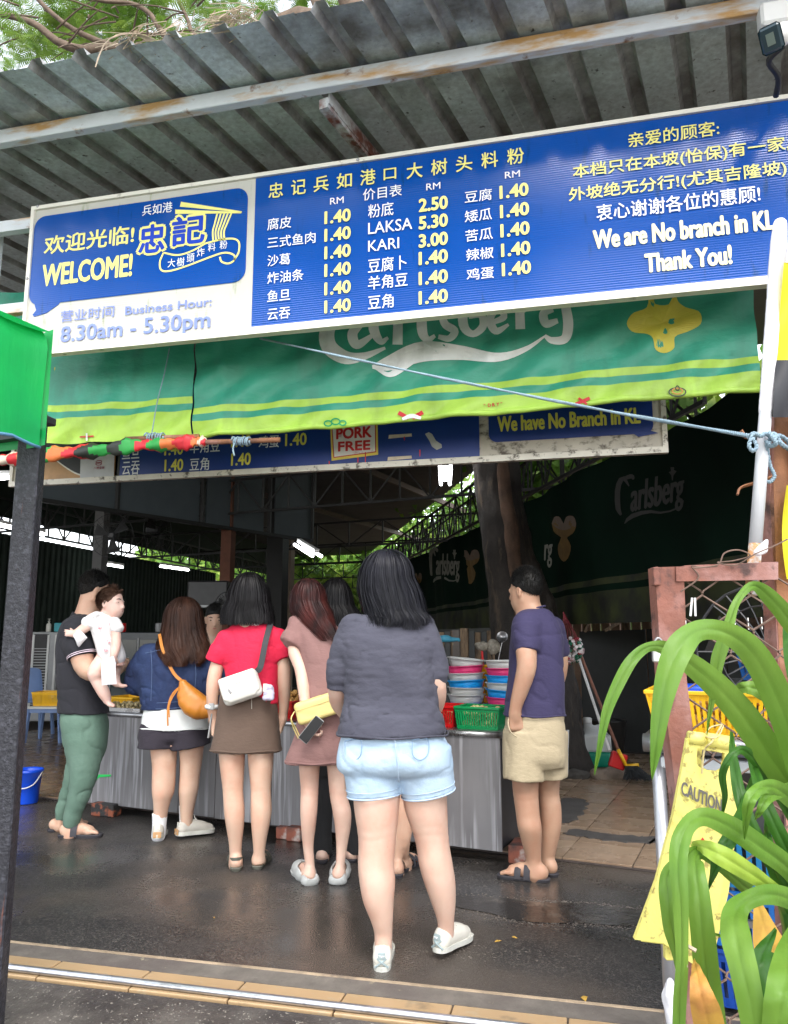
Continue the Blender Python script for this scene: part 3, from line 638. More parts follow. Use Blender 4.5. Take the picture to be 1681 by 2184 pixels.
def strip(name, x0, x1, lo, hi, m, nx=160, nz=10, off=0, hemf=hem, parent=None, Yf=None, roll=0):
    vs = []; fs = []
    for j in range(nz+1):
        for i in range(nx+1):
            x = x0+(x1-x0)*i/nx; z = hemf(x)+lo+(hi-lo)*j/nz; y = AY-awd(x, z)-off
            if roll and j == 0: pass
            vs.append(V(x, y, z))
    fs = [(j*(nx+1)+i, j*(nx+1)+i+1, (j+1)*(nx+1)+i+1, (j+1)*(nx+1)+i) for j in range(nz) for i in range(nx)]
    return obj(name, vs, fs, m, parent or aw, True)
XR = xs_r[0]
strip('lime_band', xl_, XR, 0, .088, AYL, nz=5); strip('green_band', xl_, XR, .088, .128, AG, nz=3); strip('lime_stripe', xl_, XR, .128, .168, AYL, nz=3); strip('green_cloth', xl_, XR, .168, 1.0, AG, nz=26)
hb = MB(); hb.tube([V(x, AY-awd(x, hem(x))+.012, hem(x)+.004) for x in np.linspace(xl_, XR, 90)], .017, 8); hb.build('rolled_hem', AYL, aw, True)
# left, lower piece of cloth
pL = atY(-30, 985, AY+.02); hl0, hl1 = atY(100, 948, AY)[2], hemM-.012; xa = atY(100, 948, AY)[0]
def hemL(x): return hl0+(hl1-hl0)*(x-xa)/(xl_-xa)+.008*math.sin(5*x)
x0_ = pL[0]-.3
for nm, a, b_, mt in (('lime_band', 0, .16, AYL), ('green_band', .16, .20, AG), ('lime_stripe', .20, .24, AYL), ('green_cloth', .24, 1.0, AG)): strip(nm, x0_, xl_-.004, a, b_, mt, nx=70, nz=8, off=.012, hemf=hemL)
# white lettering and hop leaf on the cloth
def on_cloth(px, py, off=.008):
    p = atY(px, py, AY); 
    for _ in range(3): p = atY(px, py, AY-awd(p[0], p[2])-off)
    return p
WAW = cloth_mat('white_print_on_cloth', (.86, .88, .86)); GAW = cloth_mat('gold_print_on_cloth', (.72, .62, .08))
def brush(pts, m=WAW, n=30, off=.008, parent=None, proj=None):     # pts (px,py,width px)
    P = np.array(pts, float); S = spline(P, n); T = np.gradient(S[:, :2], axis=0); Nn = np.stack([-T[:, 1], T[:, 0]], 1); Nn /= np.linalg.norm(Nn, axis=1)[:, None]+1e-9
    vs = []; pj = proj or on_cloth
    for i in range(n):
        for t in (-.5, -.17, .17, .5): q = S[i, :2]+Nn[i]*S[i, 2]*t*(1.2 if proj is None and m is WAW else 1); vs.append(pj(q[0], q[1], off))
    fs = [(4*i+j, 4*i+j+1, 4*i+4+j+1, 4*i+4+j) for i in range(n-1) for j in range(3)]
    return obj('lettering', vs, fs, m, parent or aw)
o_ = .0025
for pts in ([(760, 650, 26), (705, 690, 26), (700, 735, 28), (735, 762, 24), (775, 760, 14), (822, 742, 5)],          # C
            [(770, 690, 12), (752, 712, 18), (762, 735, 16), (795, 715, 7)], [(800, 660, 16), (797, 700, 18), (812, 728, 12), (828, 720, 5)],     # a
            [(850, 660, 16), (848, 735, 18)], [(850, 690, 8), (872, 668, 10), (884, 676, 12)],               # r
            [(902, 620, 16), (900, 700, 18), (912, 724, 12), (928, 716, 6)],                        # l
            [(968, 668, 10), (945, 672, 12), (950, 692, 14), (970, 706, 14), (958, 722, 12), (935, 718, 8)],      # s
            [(990, 620, 15), (988, 690, 17), (1008, 712, 12), (1030, 696, 14), (1026, 672, 12), (1000, 676, 7)],   # b
            [(1045, 690, 8), (1075, 676, 12), (1062, 660, 10), (1045, 680, 15), (1058, 706, 13), (1085, 692, 5)],   # e
            [(1108, 640, 16), (1110, 702, 17)], [(1110, 670, 7), (1130, 650, 10), (1140, 656, 10)],             # r
            [(1180, 660, 9), (1160, 668, 15), (1165, 690, 15), (1190, 684, 9)], [(1205, 645, 16), (1212, 690, 18), (1205, 722, 16), (1178, 726, 12), (1162, 716, 6)],   # g
            [(794, 783, 6), (830, 775, 26), (900, 750, 36), (980, 752, 26), (1060, 762, 16), (1120, 745, 9), (1165, 715, 3)], [(800, 785, 4), (835, 798, 10), (880, 762, 22)]):   # flourish
    off = o_; o_ += .0002; brush(pts, off=off)
lobes = [(1383, 620), (1380, 655), (1350, 668), (1337, 690), (1350, 708), (1380, 712), (1393, 722), (1398, 745), (1418, 753), (1438, 742), (1440, 718), (1470, 706), (1495, 690), (1492, 665), (1462, 655), (1445, 640), (1443, 615)]
S = spline([lobes[0]]+lobes, 60); cx, cy = np.mean(S, 0)
def fan(S, cx, cy, m, off, parent, proj=on_cloth, name='emblem'):
    vs = [proj(cx, cy, off)]; n = len(S)
    for q in S: vs.append(proj((q[0]+cx)/2, (q[1]+cy)/2, off))
    for q in S: vs.append(proj(q[0], q[1], off))
    return obj(name, vs, [(0, 1+i, 1+(i+1) % n) for i in range(n)]+[(1+i, n+1+i, n+1+(i+1) % n, 1+(i+1) % n) for i in range(n)], m, parent)
fan(S, cx, cy, GAW, .003, aw)
fan(np.array([(100+18*math.cos(t), 785+20*math.sin(t)) for t in np.linspace(0, 6.28, 16)[:-1]]), 100, 785, GAW, .008, aw)
# small drink emblems along the hem: swirl, crossed ribbon, flower, red ribbon
EG = cloth_mat('emblem_green', (.02, .35, .14)); ER = cloth_mat('emblem_red', (.6, .02, .03)); EB = cloth_mat('emblem_dark', (.02, .02, .03)); EN = cloth_mat('emblem_navy', (.02, .04, .25)); EO = cloth_mat('emblem_orange', (.6, .3, .05))
def ring(cx, cy, r1, r2, m, off=.009, n=14, w=3): brush([(cx+r1*math.cos(t), cy+r2*math.sin(t), w) for t in np.linspace(0, 6.3, n)], m, 26, off)
for x, y, r in ((700, 903, 8), (716, 899, 9), (731, 902, 7)): ring(x, y, r, r*.7, EG)
brush([(850, 880, 9), (872, 892, 8)], ER, 5, .009); brush([(902, 879, 9), (880, 892, 8)], ER, 5, .0095); brush([(858, 894, 5), (878, 887, 8), (898, 892, 5)], WAW, 8, .010)
ring(1445, 836, 18, 9, EB, w=2.5); ring(1445, 834, 11, 6, EO, .0095, w=3); ring(1445, 828, 4, 5, EB, .0098, w=2)
brush([(1228, 862, 7), (1258, 849, 7)], ER, 6, .009); brush([(1234, 849, 5), (1252, 862, 5)], ER, 6, .0095)
for i, ch in enumerate('"DRY"'):
    c = on_cloth(1032+i*9, 869-i*.9, .009); w = .017; text_uv(ch, c[0], c[0]+w*(.5 if ch == '"' else .9), c[2]-(0 if ch != '"' else -.012), c[2]+.018, ER, aw, lambda u, v: V(u, AY-awd(u, v)-.009, v), .04)
ring(185, 932, 17, 8, EN, w=4); brush([(170, 932, 3), (200, 930, 3)], ER, 6, .0215); brush([(185, 924, 3), (185, 940, 3)], WAW, 6, .022)
# pole through the hem, blue lashings, rolled lower banner
tb = MB(); tb.tube([atY(268, 937, AY-.06), atY(400, 932, AY-.06), atY(425, 931, AY-.05)], .016, 10); tb.build('hem_pole', M['rust2'], aw, True)
ban = empty('rolled_banner', atY(0, 985, AY-.1), 'rolled red and green printed banner tied to a pole under the left of the awning', 'banner')
rb = [atY(-40, 988, AY-.06), atY(60, 975, AY-.06), atY(180, 963, AY-.06), atY(300, 950, AY-.06), atY(400, 943, AY-.06), atY(445, 943, AY-.06)]
S = spline(rb, 90); cols = [mat('banner_red', (.55, .02, .03), .5), mat('banner_orange', (.62, .16, .04), .5), mat('banner_green', (.02, .28, .05), .5), mat('banner_black', (.02, .025, .02), .5), mat('banner_pale', (.6, .5, .4), .5)]
T = np.gradient(S, axis=0); vs = []; nr_ = 14
for i in range(90):
    t = unit(T[i]); u = unit(np.cross(t, FH)); w = np.cross(t, u); r_ = .034+.007*math.sin(i*.55)+.004*math.sin(i*1.7)-.018*max(0, (i-68)/22)
    for k in range(nr_): a = 6.2832*k/nr_; q_ = 1+.16*math.sin(3*a+i*.25); vs.append(S[i]+(u*math.cos(a)*1.15+w*math.sin(a)*.8)*r_*q_)
fs = [(i*nr_+k, i*nr_+(k+1) % nr_, (i+1)*nr_+(k+1) % nr_, (i+1)*nr_+k) for i in range(89) for k in range(nr_)]
o = obj('roll', vs, fs, cols, ban, True); seq = [0, 0, 4, 0, 1, 2, 1, 0, 3, 2, 3, 2, 0, 2, 1, 0, 0, 1, 4, 0]
for pi_, p_ in enumerate(o.data.polygons): i, k = divmod(pi_, nr_); p_.material_index = seq[int(((i+2.2*math.sin(6.2832*k/nr_)*1.6)*.22)) % 20]
tb = MB(); tb.tube([atY(440, 943, AY-.07), atY(520, 941, AY-.07), atY(597, 938, AY-.07)], .0145, 10); tb.build('pole', M['rust2'], ban, True)
def lash(cx0, cx1, y, Y, r, parent, n=7):
    q = MB(); p0, p1 = atY(cx0, y, Y), atY(cx1, y, Y); ax = unit(p1-p0); u = unit(np.cross(ax, ZV)); w = np.cross(u, ax); L_ = np.linalg.norm(p1-p0)
    q.tube([p0+ax*L_*t+(u*math.cos(t*n*6.28)+w*math.sin(t*n*6.28))*(r+.003*math.sin(t*31)) for t in np.linspace(0, 1, n*12)], .005, 6); return q.build('lashing', M['rope'], parent, True)
lash(312, 352, 932, AY-.06, .021, aw); lash(497, 535, 941, AY-.07, .021, ban, 8)
q = MB(); q.tube(spline([atY(500, 945, AY-.09), atY(497, 958, AY-.09), atY(500, 972, AY-.09)], 8), .005, 6); q.build('rope_end', M['rope'], ban, True)
def rope(pts, label, r=.0045, n=40, name='rope'):
    S = spline(pts, n); vs = MB()
    # two twisted strands
    T = np.gradient(S, axis=0); T /= np.linalg.norm(T, axis=1)[:, None]; seg = np.linspace(0, 1, n*5); SS = spline(S, n*5); TT = np.gradient(SS, axis=0); TT /= np.linalg.norm(TT, axis=1)[:, None]
    Lr = np.linalg.norm(np.diff(SS, axis=0), axis=1).sum(); tw = Lr/.02
    for ph in (0, math.pi):
        P = []
        for i, t in enumerate(seg): u = unit(np.cross(TT[i], V(.3, .9, .2))); w = np.cross(TT[i], u); a = ph+t*tw*2*math.pi; P.append(SS[i]+(u*math.cos(a)+w*math.sin(a))*r*.5)
        vs.tube(P, r*.75, 5)
    return tag(vs.build(name, M['rope'], smooth=True), label, 'rope')
PD = 2.0
kn = atd(1610, 932, PD)
rope([atY(555, 722, AY-.12), atd(900, 797, 3.35), atd(1250, 868, 2.75), kn], 'pale blue rope running taut from under the menu sign to the white pole', .006, 60)
rope([atY(362, 742, AY-.06), atY(350, 800, AY-.07), atY(335, 860, AY-.07), atY(324, 925, AY-.08)], 'thin blue rope hanging down the left awning to the hem pole', .0035, 20)
# ================================================================== old sign behind the awning
OY = 4.45
def op(px, py): return atY(px, py, OY)
ou0, ou1 = op(20, 1040)[0], op(1425, 950)[0]; oz0 = (op(20, 1046)[2]+op(1425, 952)[2])/2; oz1 = oz0+.62
old = empty('old_menu_sign', (ou0, OY, oz0), 'older dirty menu signboard with PORK FREE sticker, half hidden behind the awning', 'sign')
OW = mat('grimy_white_board', (.52, .47, .40), .6, 0, .12, 6, layers=(((.10, .08, .06), 16, .58, .08, (1, 1, 1.4)),)); OB = mat('faded_navy_print', (.006, .030, .20), .35, 0, .12, 4)
def orect(name, a, b_, z0, z1, dy, th, m):
    q = MB(); q.box(((a+b_)/2, OY-dy+th/2, (z0+z1)/2), (b_-a, th, z1-z0)); return q.build(name, m, old)
def ox(px, py=980): return op(px, py)[0]
orect('board', ou0+.004, ou1-.004, oz0+.004, oz1, -.003, .02, OW)
OF = mat('dirty_aluminium_edge', (.62, .58, .5), .5, .2, .1, 8, layers=(((.12, .1, .08), 22, .6, .05, (1, 1, 1)),))
orect('frame_rail', ou0, ou1, oz0-.006, oz0+.030, .010, .04, OF); orect('frame_stile', ou0, ou0+.025, oz0+.030, oz1, .010, .04, OF); orect('frame_stile', ou1-.028, ou1, oz0+.030, oz1, .010, .04, OF)
orect('blue_panel', ox(255, 1010), ox(1023, 960), oz0+.031, oz1, .002, .003, OB)
orect('dark_panel', ox(245, 1010), ox(254.5, 1010), oz0+.031, oz1, .002, .003, M['black'])
opl = lambda u, v: V(u, OY-.006, v)
# blue bubble on the right
b0, b1, bz0 = ox(1043, 940), ox(1393, 900), op(1045, 944)[2]
pts = [(b0+.05+.05*math.cos(math.radians(t)), bz0+.05+.05*math.sin(math.radians(t))) for t in range(180, 271, 15)]+[(b1-.05+.05*math.cos(math.radians(t)), bz0+.05+.05*math.sin(math.radians(t))) for t in range(270, 361, 15)]+[(b1, oz1), (b0, oz1)]
q = MB(); q.poly([V(u, OY-.003, v) for u, v in pts], (0, .002, 0)); q.build('speech_bubble', OB, old)
q = MB(); q.poly([op(x, y)+V(0, -.0045, 0) for x, y in ((1345, 922), (1362, 932), (1405, 924), (1385, 918), (1390, 906))], (0, .001, 0)); q.build('bubble_tail', OB, old)
def ot(s, xl, xr, yt, yb, m, bold=.03, cap=True, pl=opl):
    zt, zb = op(xl, yt)[2], op(xl, yb)[2]; zz = (zt+zb)/2; return text_uv(s, Xat(xl, zz, OY), Xat(xr, zz, OY), zb, zt, m, old, pl, bold, cap)
YD = mat('yellow_vinyl_letters', (.72, .66, .10), .4, 0, .05, 5)
ot('We have No Branch In KL', 1061, 1366, 889, 922, YD, .04); ot('1.40', 352, 392, 981, 1006, YD); ot('云吞', 262, 299, 985, 1014, WPR, .006, False); ot('豆角', 406, 447, 978, 1005, WPR, .006, False)
ot('1.40', 494, 536, 968, 994, YD); ot('1.40', 609, 655, 926, 952, YD); ot('鸡蛋', 553, 596, 930, 957, WPR, .006, False); ot('羊角豆', 406, 470, 940, 968, WPR, .006, False); ot('1.40', 494, 536, 930, 955, YD); ot('1.40', 352, 392, 948, 972, YD); ot('鱼旦', 262, 299, 950, 980, WPR, .006, False)
# PORK FREE sticker
def oq(name, pts, m, dy): q = MB(); q.poly([op(x, y)+V(0, -dy, 0) for x, y in pts], (0, .001, 0)); return q.build(name, m, old)
oq('sticker_border', [(705, 905), (806, 900), (807, 970), (708, 983)], mat('yellow_sticker', (.72, .55, .08), .4), .005); oq('sticker_rim', [(708, 907), (802, 903), (803, 965), (712, 977)], ER, .0062); oq('sticker', [(710, 908), (800, 905), (801, 963), (714, 975)], mat('white_sticker', (.75, .73, .70), .4, 0, .04, 8, col2=(.4, .05, .03), s2=14, th=.7), .0074)
STP = lambda u, v: V(u, OY-.009, v)
RD = mat('red_print', (.55, .015, .02), .4)
ot('PORK', 718, 794, 914, 938, RD, .05, True, STP); ot('FREE', 722, 791, 943, 964, RD, .05, True, STP)
for x, y, w in ((830, 928, 48), (828, 975, 50)): oq('glue_strip', [(x, y), (x+w, y-3), (x+w+1, y+3), (x-1, y+8)], mat('dried_glue_strip', (.6, .5, .38), .6, 0, .15, 20), .0045)
oq('torn_patch', [(907, 926), (915, 922), (922, 926), (930, 940), (942, 948), (943, 955), (932, 960), (922, 953), (916, 940)], mat('bare_grey_patch', (.42, .42, .40), .5, 0, .1, 20), .0045)
for x, y, l in ((779, 965, 22), (763, 976, 20), (702, 984, 14), (895, 960, 14), (862, 932, 8)): oq('paint_drip', [(x, y), (x+2.5, y), (x+2, y+l), (x+.5, y+l)], RD, .0080)
# left end: dark drink advert with a cream curve and a grey paper notice
adv = orect('advert_panel', ox(38, 1020), ox(250, 1010), oz0+.031, oz1, .002, .003, mat('caramel_print', (.42, .22, .08), .4, 0, .3, 6))
q = MB(); top = [(78, 945), (240, 930)]; cur = [(240, 985), (215, 1000), (190, 1013), (165, 1010), (135, 992), (105, 968), (82, 955)]
S = spline([(p[0], p[1], 0) for p in cur], 24)[:, :2]; q.poly([op(x, y)+V(0, -.005, 0) for x, y in list(S)+top], (0, .001, 0)); q.build('dark_print', M['black'], old)
S2 = spline([(p[0], p[1], 0) for p in cur], 24)[:, :2]; vs = []
for i, (x, y) in enumerate(S2): vs += [op(x, y-1)+V(0, -.0065, 0), op(x, y+2.5)+V(0, -.0065, 0)]
obj('cream_curve', vs, [(2*i, 2*i+1, 2*i+3, 2*i+2) for i in range(23)], M['cream'], old)
oq('paper_notice', [(174, 960), (246, 955), (244, 1027), (172, 1032)], mat('grey_paper', (.5, .5, .52), .7), .008)
q = MB(); c = op(213, 988); [q.tube([c+V(.022*math.cos(t)*1, -.012, .009*math.sin(t)+dz) for t in np.linspace(0, 6.28, 18)], .0022, 4) for dz in (.007, -.007)]; q.build('logo', mat('maroon_print', (.3, .02, .05), .5), old)
q = None; ot('八鲤皇廟', 202, 225, 996, 1002, mat('maroon_text', (.3, .05, .08), .5), .01, False, lambda u, v: V(u, OY-.0105, v))
# ================================================================== box awning and black post on the left
gp = atd(86, 935, 2.78)
def gvp(a, b_, t): return a+EJ*t*0
ba = empty('green_awning', gp, 'bright green fabric box awning with blue piping at the left edge', 'awning')
GB = mat('bright_green_fabric', (.01, .48, .10), .5, 0, .12, 5, .5, 9, bst=(1.4, 1.4, .25), tl=.35, layers=(((.01, .34, .10), 1.5, .55, .15, (1, 1, 1)),))
# outer valance runs back along EJ towards the post, then turns
far = atd(99, 830, 2.72); zT = atd(99, 700, 2.72)[2]; zB = atd(97, 947, 2.72)[2]
vs = []; nI, nJ = 26, 12
for j in range(nJ+1):
    for i in range(nI+1):
        t = i/nI; s = j/nJ; base = far-EJ*(1.3*(1-t)); z = zB+(zT-zB)*s-.012*(1-s)*abs(math.sin(t*14))
        b = .012*math.sin(t*20+2*s)+.01*math.sin(t*9); r_ = 0
        if s > .8: r_ = (s-.8)/.2
        p = base-EI*(b+.035*r_**2); vs.append(V(p[0], p[1], z-.02*max(0, r_-.6)))
fs = [(j*(nI+1)+i, j*(nI+1)+i+1, (j+1)*(nI+1)+i+1, (j+1)*(nI+1)+i) for j in range(nJ) for i in range(nI)]
obj('side_valance', vs, fs, GB, ba, True)
vs = []
for j in range(nJ+1):
    for i in range(13):
        t = i/12; s = j/nJ; p = far-EI*(.0+1.1*t)+EJ*(.02-.02*math.cos(t*30)*.4); vs.append(V(p[0], p[1], zB+(zT-zB)*s))
obj('back_valance', vs, [(j*13+i, j*13+i+1, (j+1)*13+i+1, (j+1)*13+i) for j in range(nJ) for i in range(12)], GB, ba, True)
q = MB(); a = far-EJ*1.3; b_ = far; c = far-EI*1.1; d = far-EJ*1.3-EI*1.1
q.poly([V(p[0], p[1], zT-.015+(.22 if p is c or p is d else 0)) for p in (a, b_, c, d)]); q.build('top', GB, ba)
q = MB(); q.tube([V(*(far-EJ*1.3*(1-t)-EI*.012*math.sin(t*20))[:2], zB-.012*abs(math.sin(t*14))) for t in np.linspace(0, 1, 30)], .006, 6); q.build('piping', mat('blue_piping', (.10, .25, .40), .6), ba, True)
q = MB(); q.beam(far-EJ*1.3-EI*.06+V(0, 0, -.02+.07-.83), far-EI*.06+V(0, 0, .05-.83), .03, .03); 
q.v = []; q.f = []; q.beam(V(*(far-EJ*1.3-EI*.05)[:2], zB+.05), V(*(far-EI*.05)[:2], zB+.05), .035, .035); q.beam(V(*(far-EI*.05)[:2], zB+.05), V(*(far-EI*1.0)[:2], zB+.05), .035, .035); q.build('frame_tube', M['black'], ba)
pst = empty('awning_post', atd(50, 1500, 2.82)*V(1, 1, 0), 'thick rough black painted post with rust streaks under the green box awning', 'post')
pc = atd(50, 1200, 2.82); pw = .046
q = MB(); q.box((pc[0], pc[1], 1.05), (.082, .062, 2.16), unit(V(math.cos(.25), math.sin(.25), 0)), unit(V(-math.sin(.25), math.cos(.25), 0)), ZV, bev=.005); q.build('shaft', M['postblk'], pst)
q = MB(); q.box((pc[0], pc[1], 2.10), (.12, .10, .03), bev=.004); q.build('top_plate', M['black'], pst)
# ================================================================== the dim inside of the stall shed
def corr(p0, p1, z0, z1, pitch, depth, name, m, parent=None, horiz=False, n=None):
    """corrugated sheet standing between p0 and p1"""
    p0 = np.array(p0, float); p1 = np.array(p1, float); d = p1-p0; d[2] = 0; L_ = np.linalg.norm(d); d /= L_; nn = V(-d[1], d[0], 0); vs = []
    if not horiz:
        k = int(L_/pitch); us = []
        for i in range(k): us += [(i*pitch, 0), (i*pitch+pitch*.4, 0), (i*pitch+pitch*.5, depth), (i*pitch+pitch*.9, depth)]
        for z in (z0, z1): vs += [p0*V(1, 1, 0)+d*u+nn*w+ZV*z for u, w in us]
        m_ = len(us); return obj(name, vs, [(i, i+1, m_+i+1, m_+i) for i in range(m_-1)], m, parent)
    k = int((z1-z0)/pitch)
    for i in range(k):
        for z, w in ((0, 0), (.55*pitch, depth), (.95*pitch, 0)):
            vs += [p0*V(1, 1, 0)+nn*w+ZV*(z0+i*pitch+z), p1*V(1, 1, 0)+nn*w+ZV*(z0+i*pitch+z)]
    return obj(name, vs, [(2*i, 2*i+1, 2*i+3, 2*i+2) for i in range(3*k-1)], m, parent)
def top(o, label, cat, kind=None, group=None): return tag(o, label, cat, group, kind)
lw0, lw1 = atz(70, 1149, 3.0), atz(390, 1209, 3.0); dl = unit((lw1-lw0)*V(1, 1, 0))
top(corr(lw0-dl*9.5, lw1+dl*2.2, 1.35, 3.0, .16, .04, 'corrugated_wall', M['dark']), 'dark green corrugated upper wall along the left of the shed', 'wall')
sh = empty('roller_shutters', lw0*V(1, 1, 0), 'dark ribbed roller shutters below the green wall on the left', 'shutter')
sh0 = corr(lw0-dl*9.5+V(.05, 0, 0), lw1+dl*2.2+V(.05, 0, 0), .02, 1.42, .09, .025, 'slats', M['shut'], sh, True)
for t in (-5, -1.5, 2, 5, 7.5): q = MB(); q.box((lw0+dl*t)*V(1, 1, 0)+V(.08, 0, .72), (.06, .1, 1.4)); q.build('guide_post', M['shut'], sh)
n0 = atz(870, 1198, 2.95); n1 = atz(1344, 955, 2.95); db = unit((n1-n0)*V(1, 1, 0)); nb = V(-db[1], db[0], 0)
if nb@(CAM-n0) < 0: nb = -nb
# shed roof, rafters, purlins
def roof_slab():
    vs = []; i0, i1 = -16, 9; nj = 150; j0, j1 = 5.05, 25.0; cols = []
    for j in range(nj+1):
        t = j/nj; jj = j0+(j1-j0)*t; z = 4.25+(.03 if j % 2 else 0)
        Mx = np.array([[EI[0], -db[0]], [EI[1], -db[1]]]); q_ = (n0+db*0-nb*.55)[:2]-(EJ*jj)[:2]; i1_ = float(np.linalg.solve(Mx, q_)[0])
        for i in (i0, min(i1, i1_)): p = EI*i+EJ*jj; vs.append(V(p[0], p[1], z))
    return obj('shed_roof', vs, [(2*j, 2*j+1, 2*j+3, 2*j+2) for j in range(nj)], M['roofin'])
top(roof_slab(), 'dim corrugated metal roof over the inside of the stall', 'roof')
ceilz = 4.2
q = MB(); ed = V(0, 0, 0)
q.add([V(-16, 4.5, 4.36), V(8, 4.5, 4.36), V(8, 4.5, 4.9), V(-16, 4.5, 4.9)], [(0, 1, 2, 3)]); 
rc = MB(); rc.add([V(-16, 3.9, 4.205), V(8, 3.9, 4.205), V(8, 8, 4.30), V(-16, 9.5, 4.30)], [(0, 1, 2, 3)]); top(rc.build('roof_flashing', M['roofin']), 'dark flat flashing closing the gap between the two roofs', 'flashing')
def truss(p, q_, h, n, name='roof_truss', label=None, w=.035, group='black steel roof trusses'):
    p = np.array(p, float); q_ = np.array(q_, float); b = MB(); b.beam(p, q_, w, w); b.beam(p+ZV*h, q_+ZV*h, w, w)
    for i in range(n+1):
        a = p+(q_-p)*i/n; b.beam(a, a+ZV*h, w*.7, w*.7, up=(0, 1, 0))
        if i < n:
            c = p+(q_-p)*(i+1)/n; b.beam(*((a, c+ZV*h) if i % 2 else (a+ZV*h, c)), w*.6, w*.6, up=(0, 1, 0))
    return tag(b.build(name, M['truss']), label, 'truss')
for k, (j, z, lab) in enumerate(((9.3, 3.1, 'nearest black lattice truss crossing above the queue'), (12.6, 2.95, 'black lattice truss crossing the shed behind the blue grey hood'), (16.0, 3.0, 'black lattice truss further back crossing above the tree trunk'), (20.0, 3.0, 'fourth black lattice truss crossing far back in the shed'), (24.5, 3.0, 'rearmost black lattice truss before the garden'))):
    truss(EI*(-13)+EJ*j+ZV*z, EI*(5 if j > 12 else -1.6)+EJ*j+ZV*z, .45 if k else .5, 26, label=lab)
truss(lw0-dl*9+ZV*.08, lw1+dl*6+ZV*.08, .5, 44, label='long black lattice truss running along the top of the left wall')
for i in (-9, -6, -3.2, -.6, 1.8):
    b = MB(); b.beam(EI*i+EJ*5.2+ZV*4.16, EI*i+EJ*24.9+ZV*4.16, .06, .1); top(b.build('rafter', mat('dull_brown_rafter', (.10, .075, .065), .7) if 'dull_brown_rafter' not in MATS else MATS['dull_brown_rafter']), 'dull rafter running back under the shed roof, number of bays %s from the tree' % {-9: 'four', -6: 'three', -3.2: 'two', -.6: 'one', 1.8: 'none'}[i], 'rafter')
# blue grey hood panels
h0, h1 = atz(75, 1061, 2.9), atz(665, 1151, 2.9); dh = (h1-h0)/8
hood = empty('hood_panels', h0, 'row of dull blue grey sheet panels hanging above the counter behind the old sign', 'hood')
Lh = np.linalg.norm(h1-h0); ud = unit(h1-h0); tot = 665-75
for a, b_ in ((75, 245), (253, 425), (438, 563), (585, 663)):
    pa = atz(a+1, 1061+(a-75)*90/590, 2.9); pb_ = atz(b_-1, 1061+(b_-75)*90/590, 2.9); q = MB(); q.poly([pa, pb_, pb_+ZV*1.28, pa+ZV*1.28], np.cross(ud, ZV)*-.02); q.build('panel', M['hood'], hood)
q = MB(); q.beam(h0-ZV*.02, h1-ZV*.02, .06, .05)
for a in (75, 249, 431, 574, 665): p = atz(a, 1061+(a-75)*90/590, 2.9); q.beam(p, p+ZV*1.3, .05, .05, up=(0, 1, 0))
q.build('frame', M['truss'], hood)
# columns
def column(px, d, w, label, m, ztop=4.2): p = atd(px, 1300, d); q = MB(); q.box((p[0], p[1], ztop/2), (w, w, ztop)); return top(q.build('column', m), label, 'column', group='columns inside the shed')
gm = mat('grey_column_paint', (.16, .16, .16), .7, 0, .15, 3)
column(207, 12.0, .16, 'grey square column standing above the head of the man with the baby', gm); column(482, 11.5, .16, 'rusty brown column just left of the red shirt woman head', mat('dim_rust_column', (.12, .045, .025), .8, 0, .25, 8)); column(590, 14, .30, 'thick black column right of the red shirt woman head', M['truss']); column(612, 15, .2, 'slim brown column behind the brown dress woman', mat('dull_tan_column', (.2, .15, .11), .8))
# ---- right side: dark beer tarpaulin banners hanging from the truss to above the sheet wall
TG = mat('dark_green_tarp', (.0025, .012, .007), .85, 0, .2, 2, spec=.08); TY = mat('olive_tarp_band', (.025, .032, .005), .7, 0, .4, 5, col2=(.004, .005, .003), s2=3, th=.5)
Lb = np.linalg.norm((n1-n0)[:2]); zt = 2.95; zbm = atp(1225, 1310, n0, nb)[2]
def tarp(name, s0, s1, z0, z1, m, par, off=0, nx=260):
    vs = []; nz = 4
    for j in range(nz+1):
        for i in range(nx+1):
            s = s0+(s1-s0)*i/nx; z = z0+(z1-z0)*j/nz; w = .05*math.sin(s*2.1)+.02*math.sin(s*7+z*3); p = n0+db*s+nb*(w+off); vs.append(V(p[0], p[1], z))
    return obj(name, vs, [(j*(nx+1)+i, j*(nx+1)+i+1, (j+1)*(nx+1)+i+1, (j+1)*(nx+1)+i) for j in range(nz) for i in range(nx)], m, par, True)
tp = empty('tarp_banner', n0*V(1, 1, 0)+ZV*1.5, 'dark green beer tarpaulin with gold hop leaves hung along the right side of the shed', 'banner')
zlow = 1.42
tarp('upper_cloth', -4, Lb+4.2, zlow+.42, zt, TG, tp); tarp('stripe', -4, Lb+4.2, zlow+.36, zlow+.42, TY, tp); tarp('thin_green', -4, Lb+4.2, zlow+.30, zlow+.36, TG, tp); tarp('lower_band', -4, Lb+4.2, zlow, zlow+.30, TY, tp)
def on_tarp(px, py, off=.03):
    w = 0
    for _ in range(4):
        p = atp(px, py, n0+nb*(w+.004+off*.25), nb); s = float((p-n0)[:2]@db[:2]); w = .05*math.sin(s*2.1)+.02*math.sin(s*7+p[2]*3)
    return p
TW = mat('dull_white_tarp_print', (.20, .195, .165), .7, 0, .2, 9); TGd = mat('dull_gold_tarp_print', (.17, .095, .02), .7, 0, .25, 9); TGw = mat('cream_froth_print', (.17, .12, .09), .7)
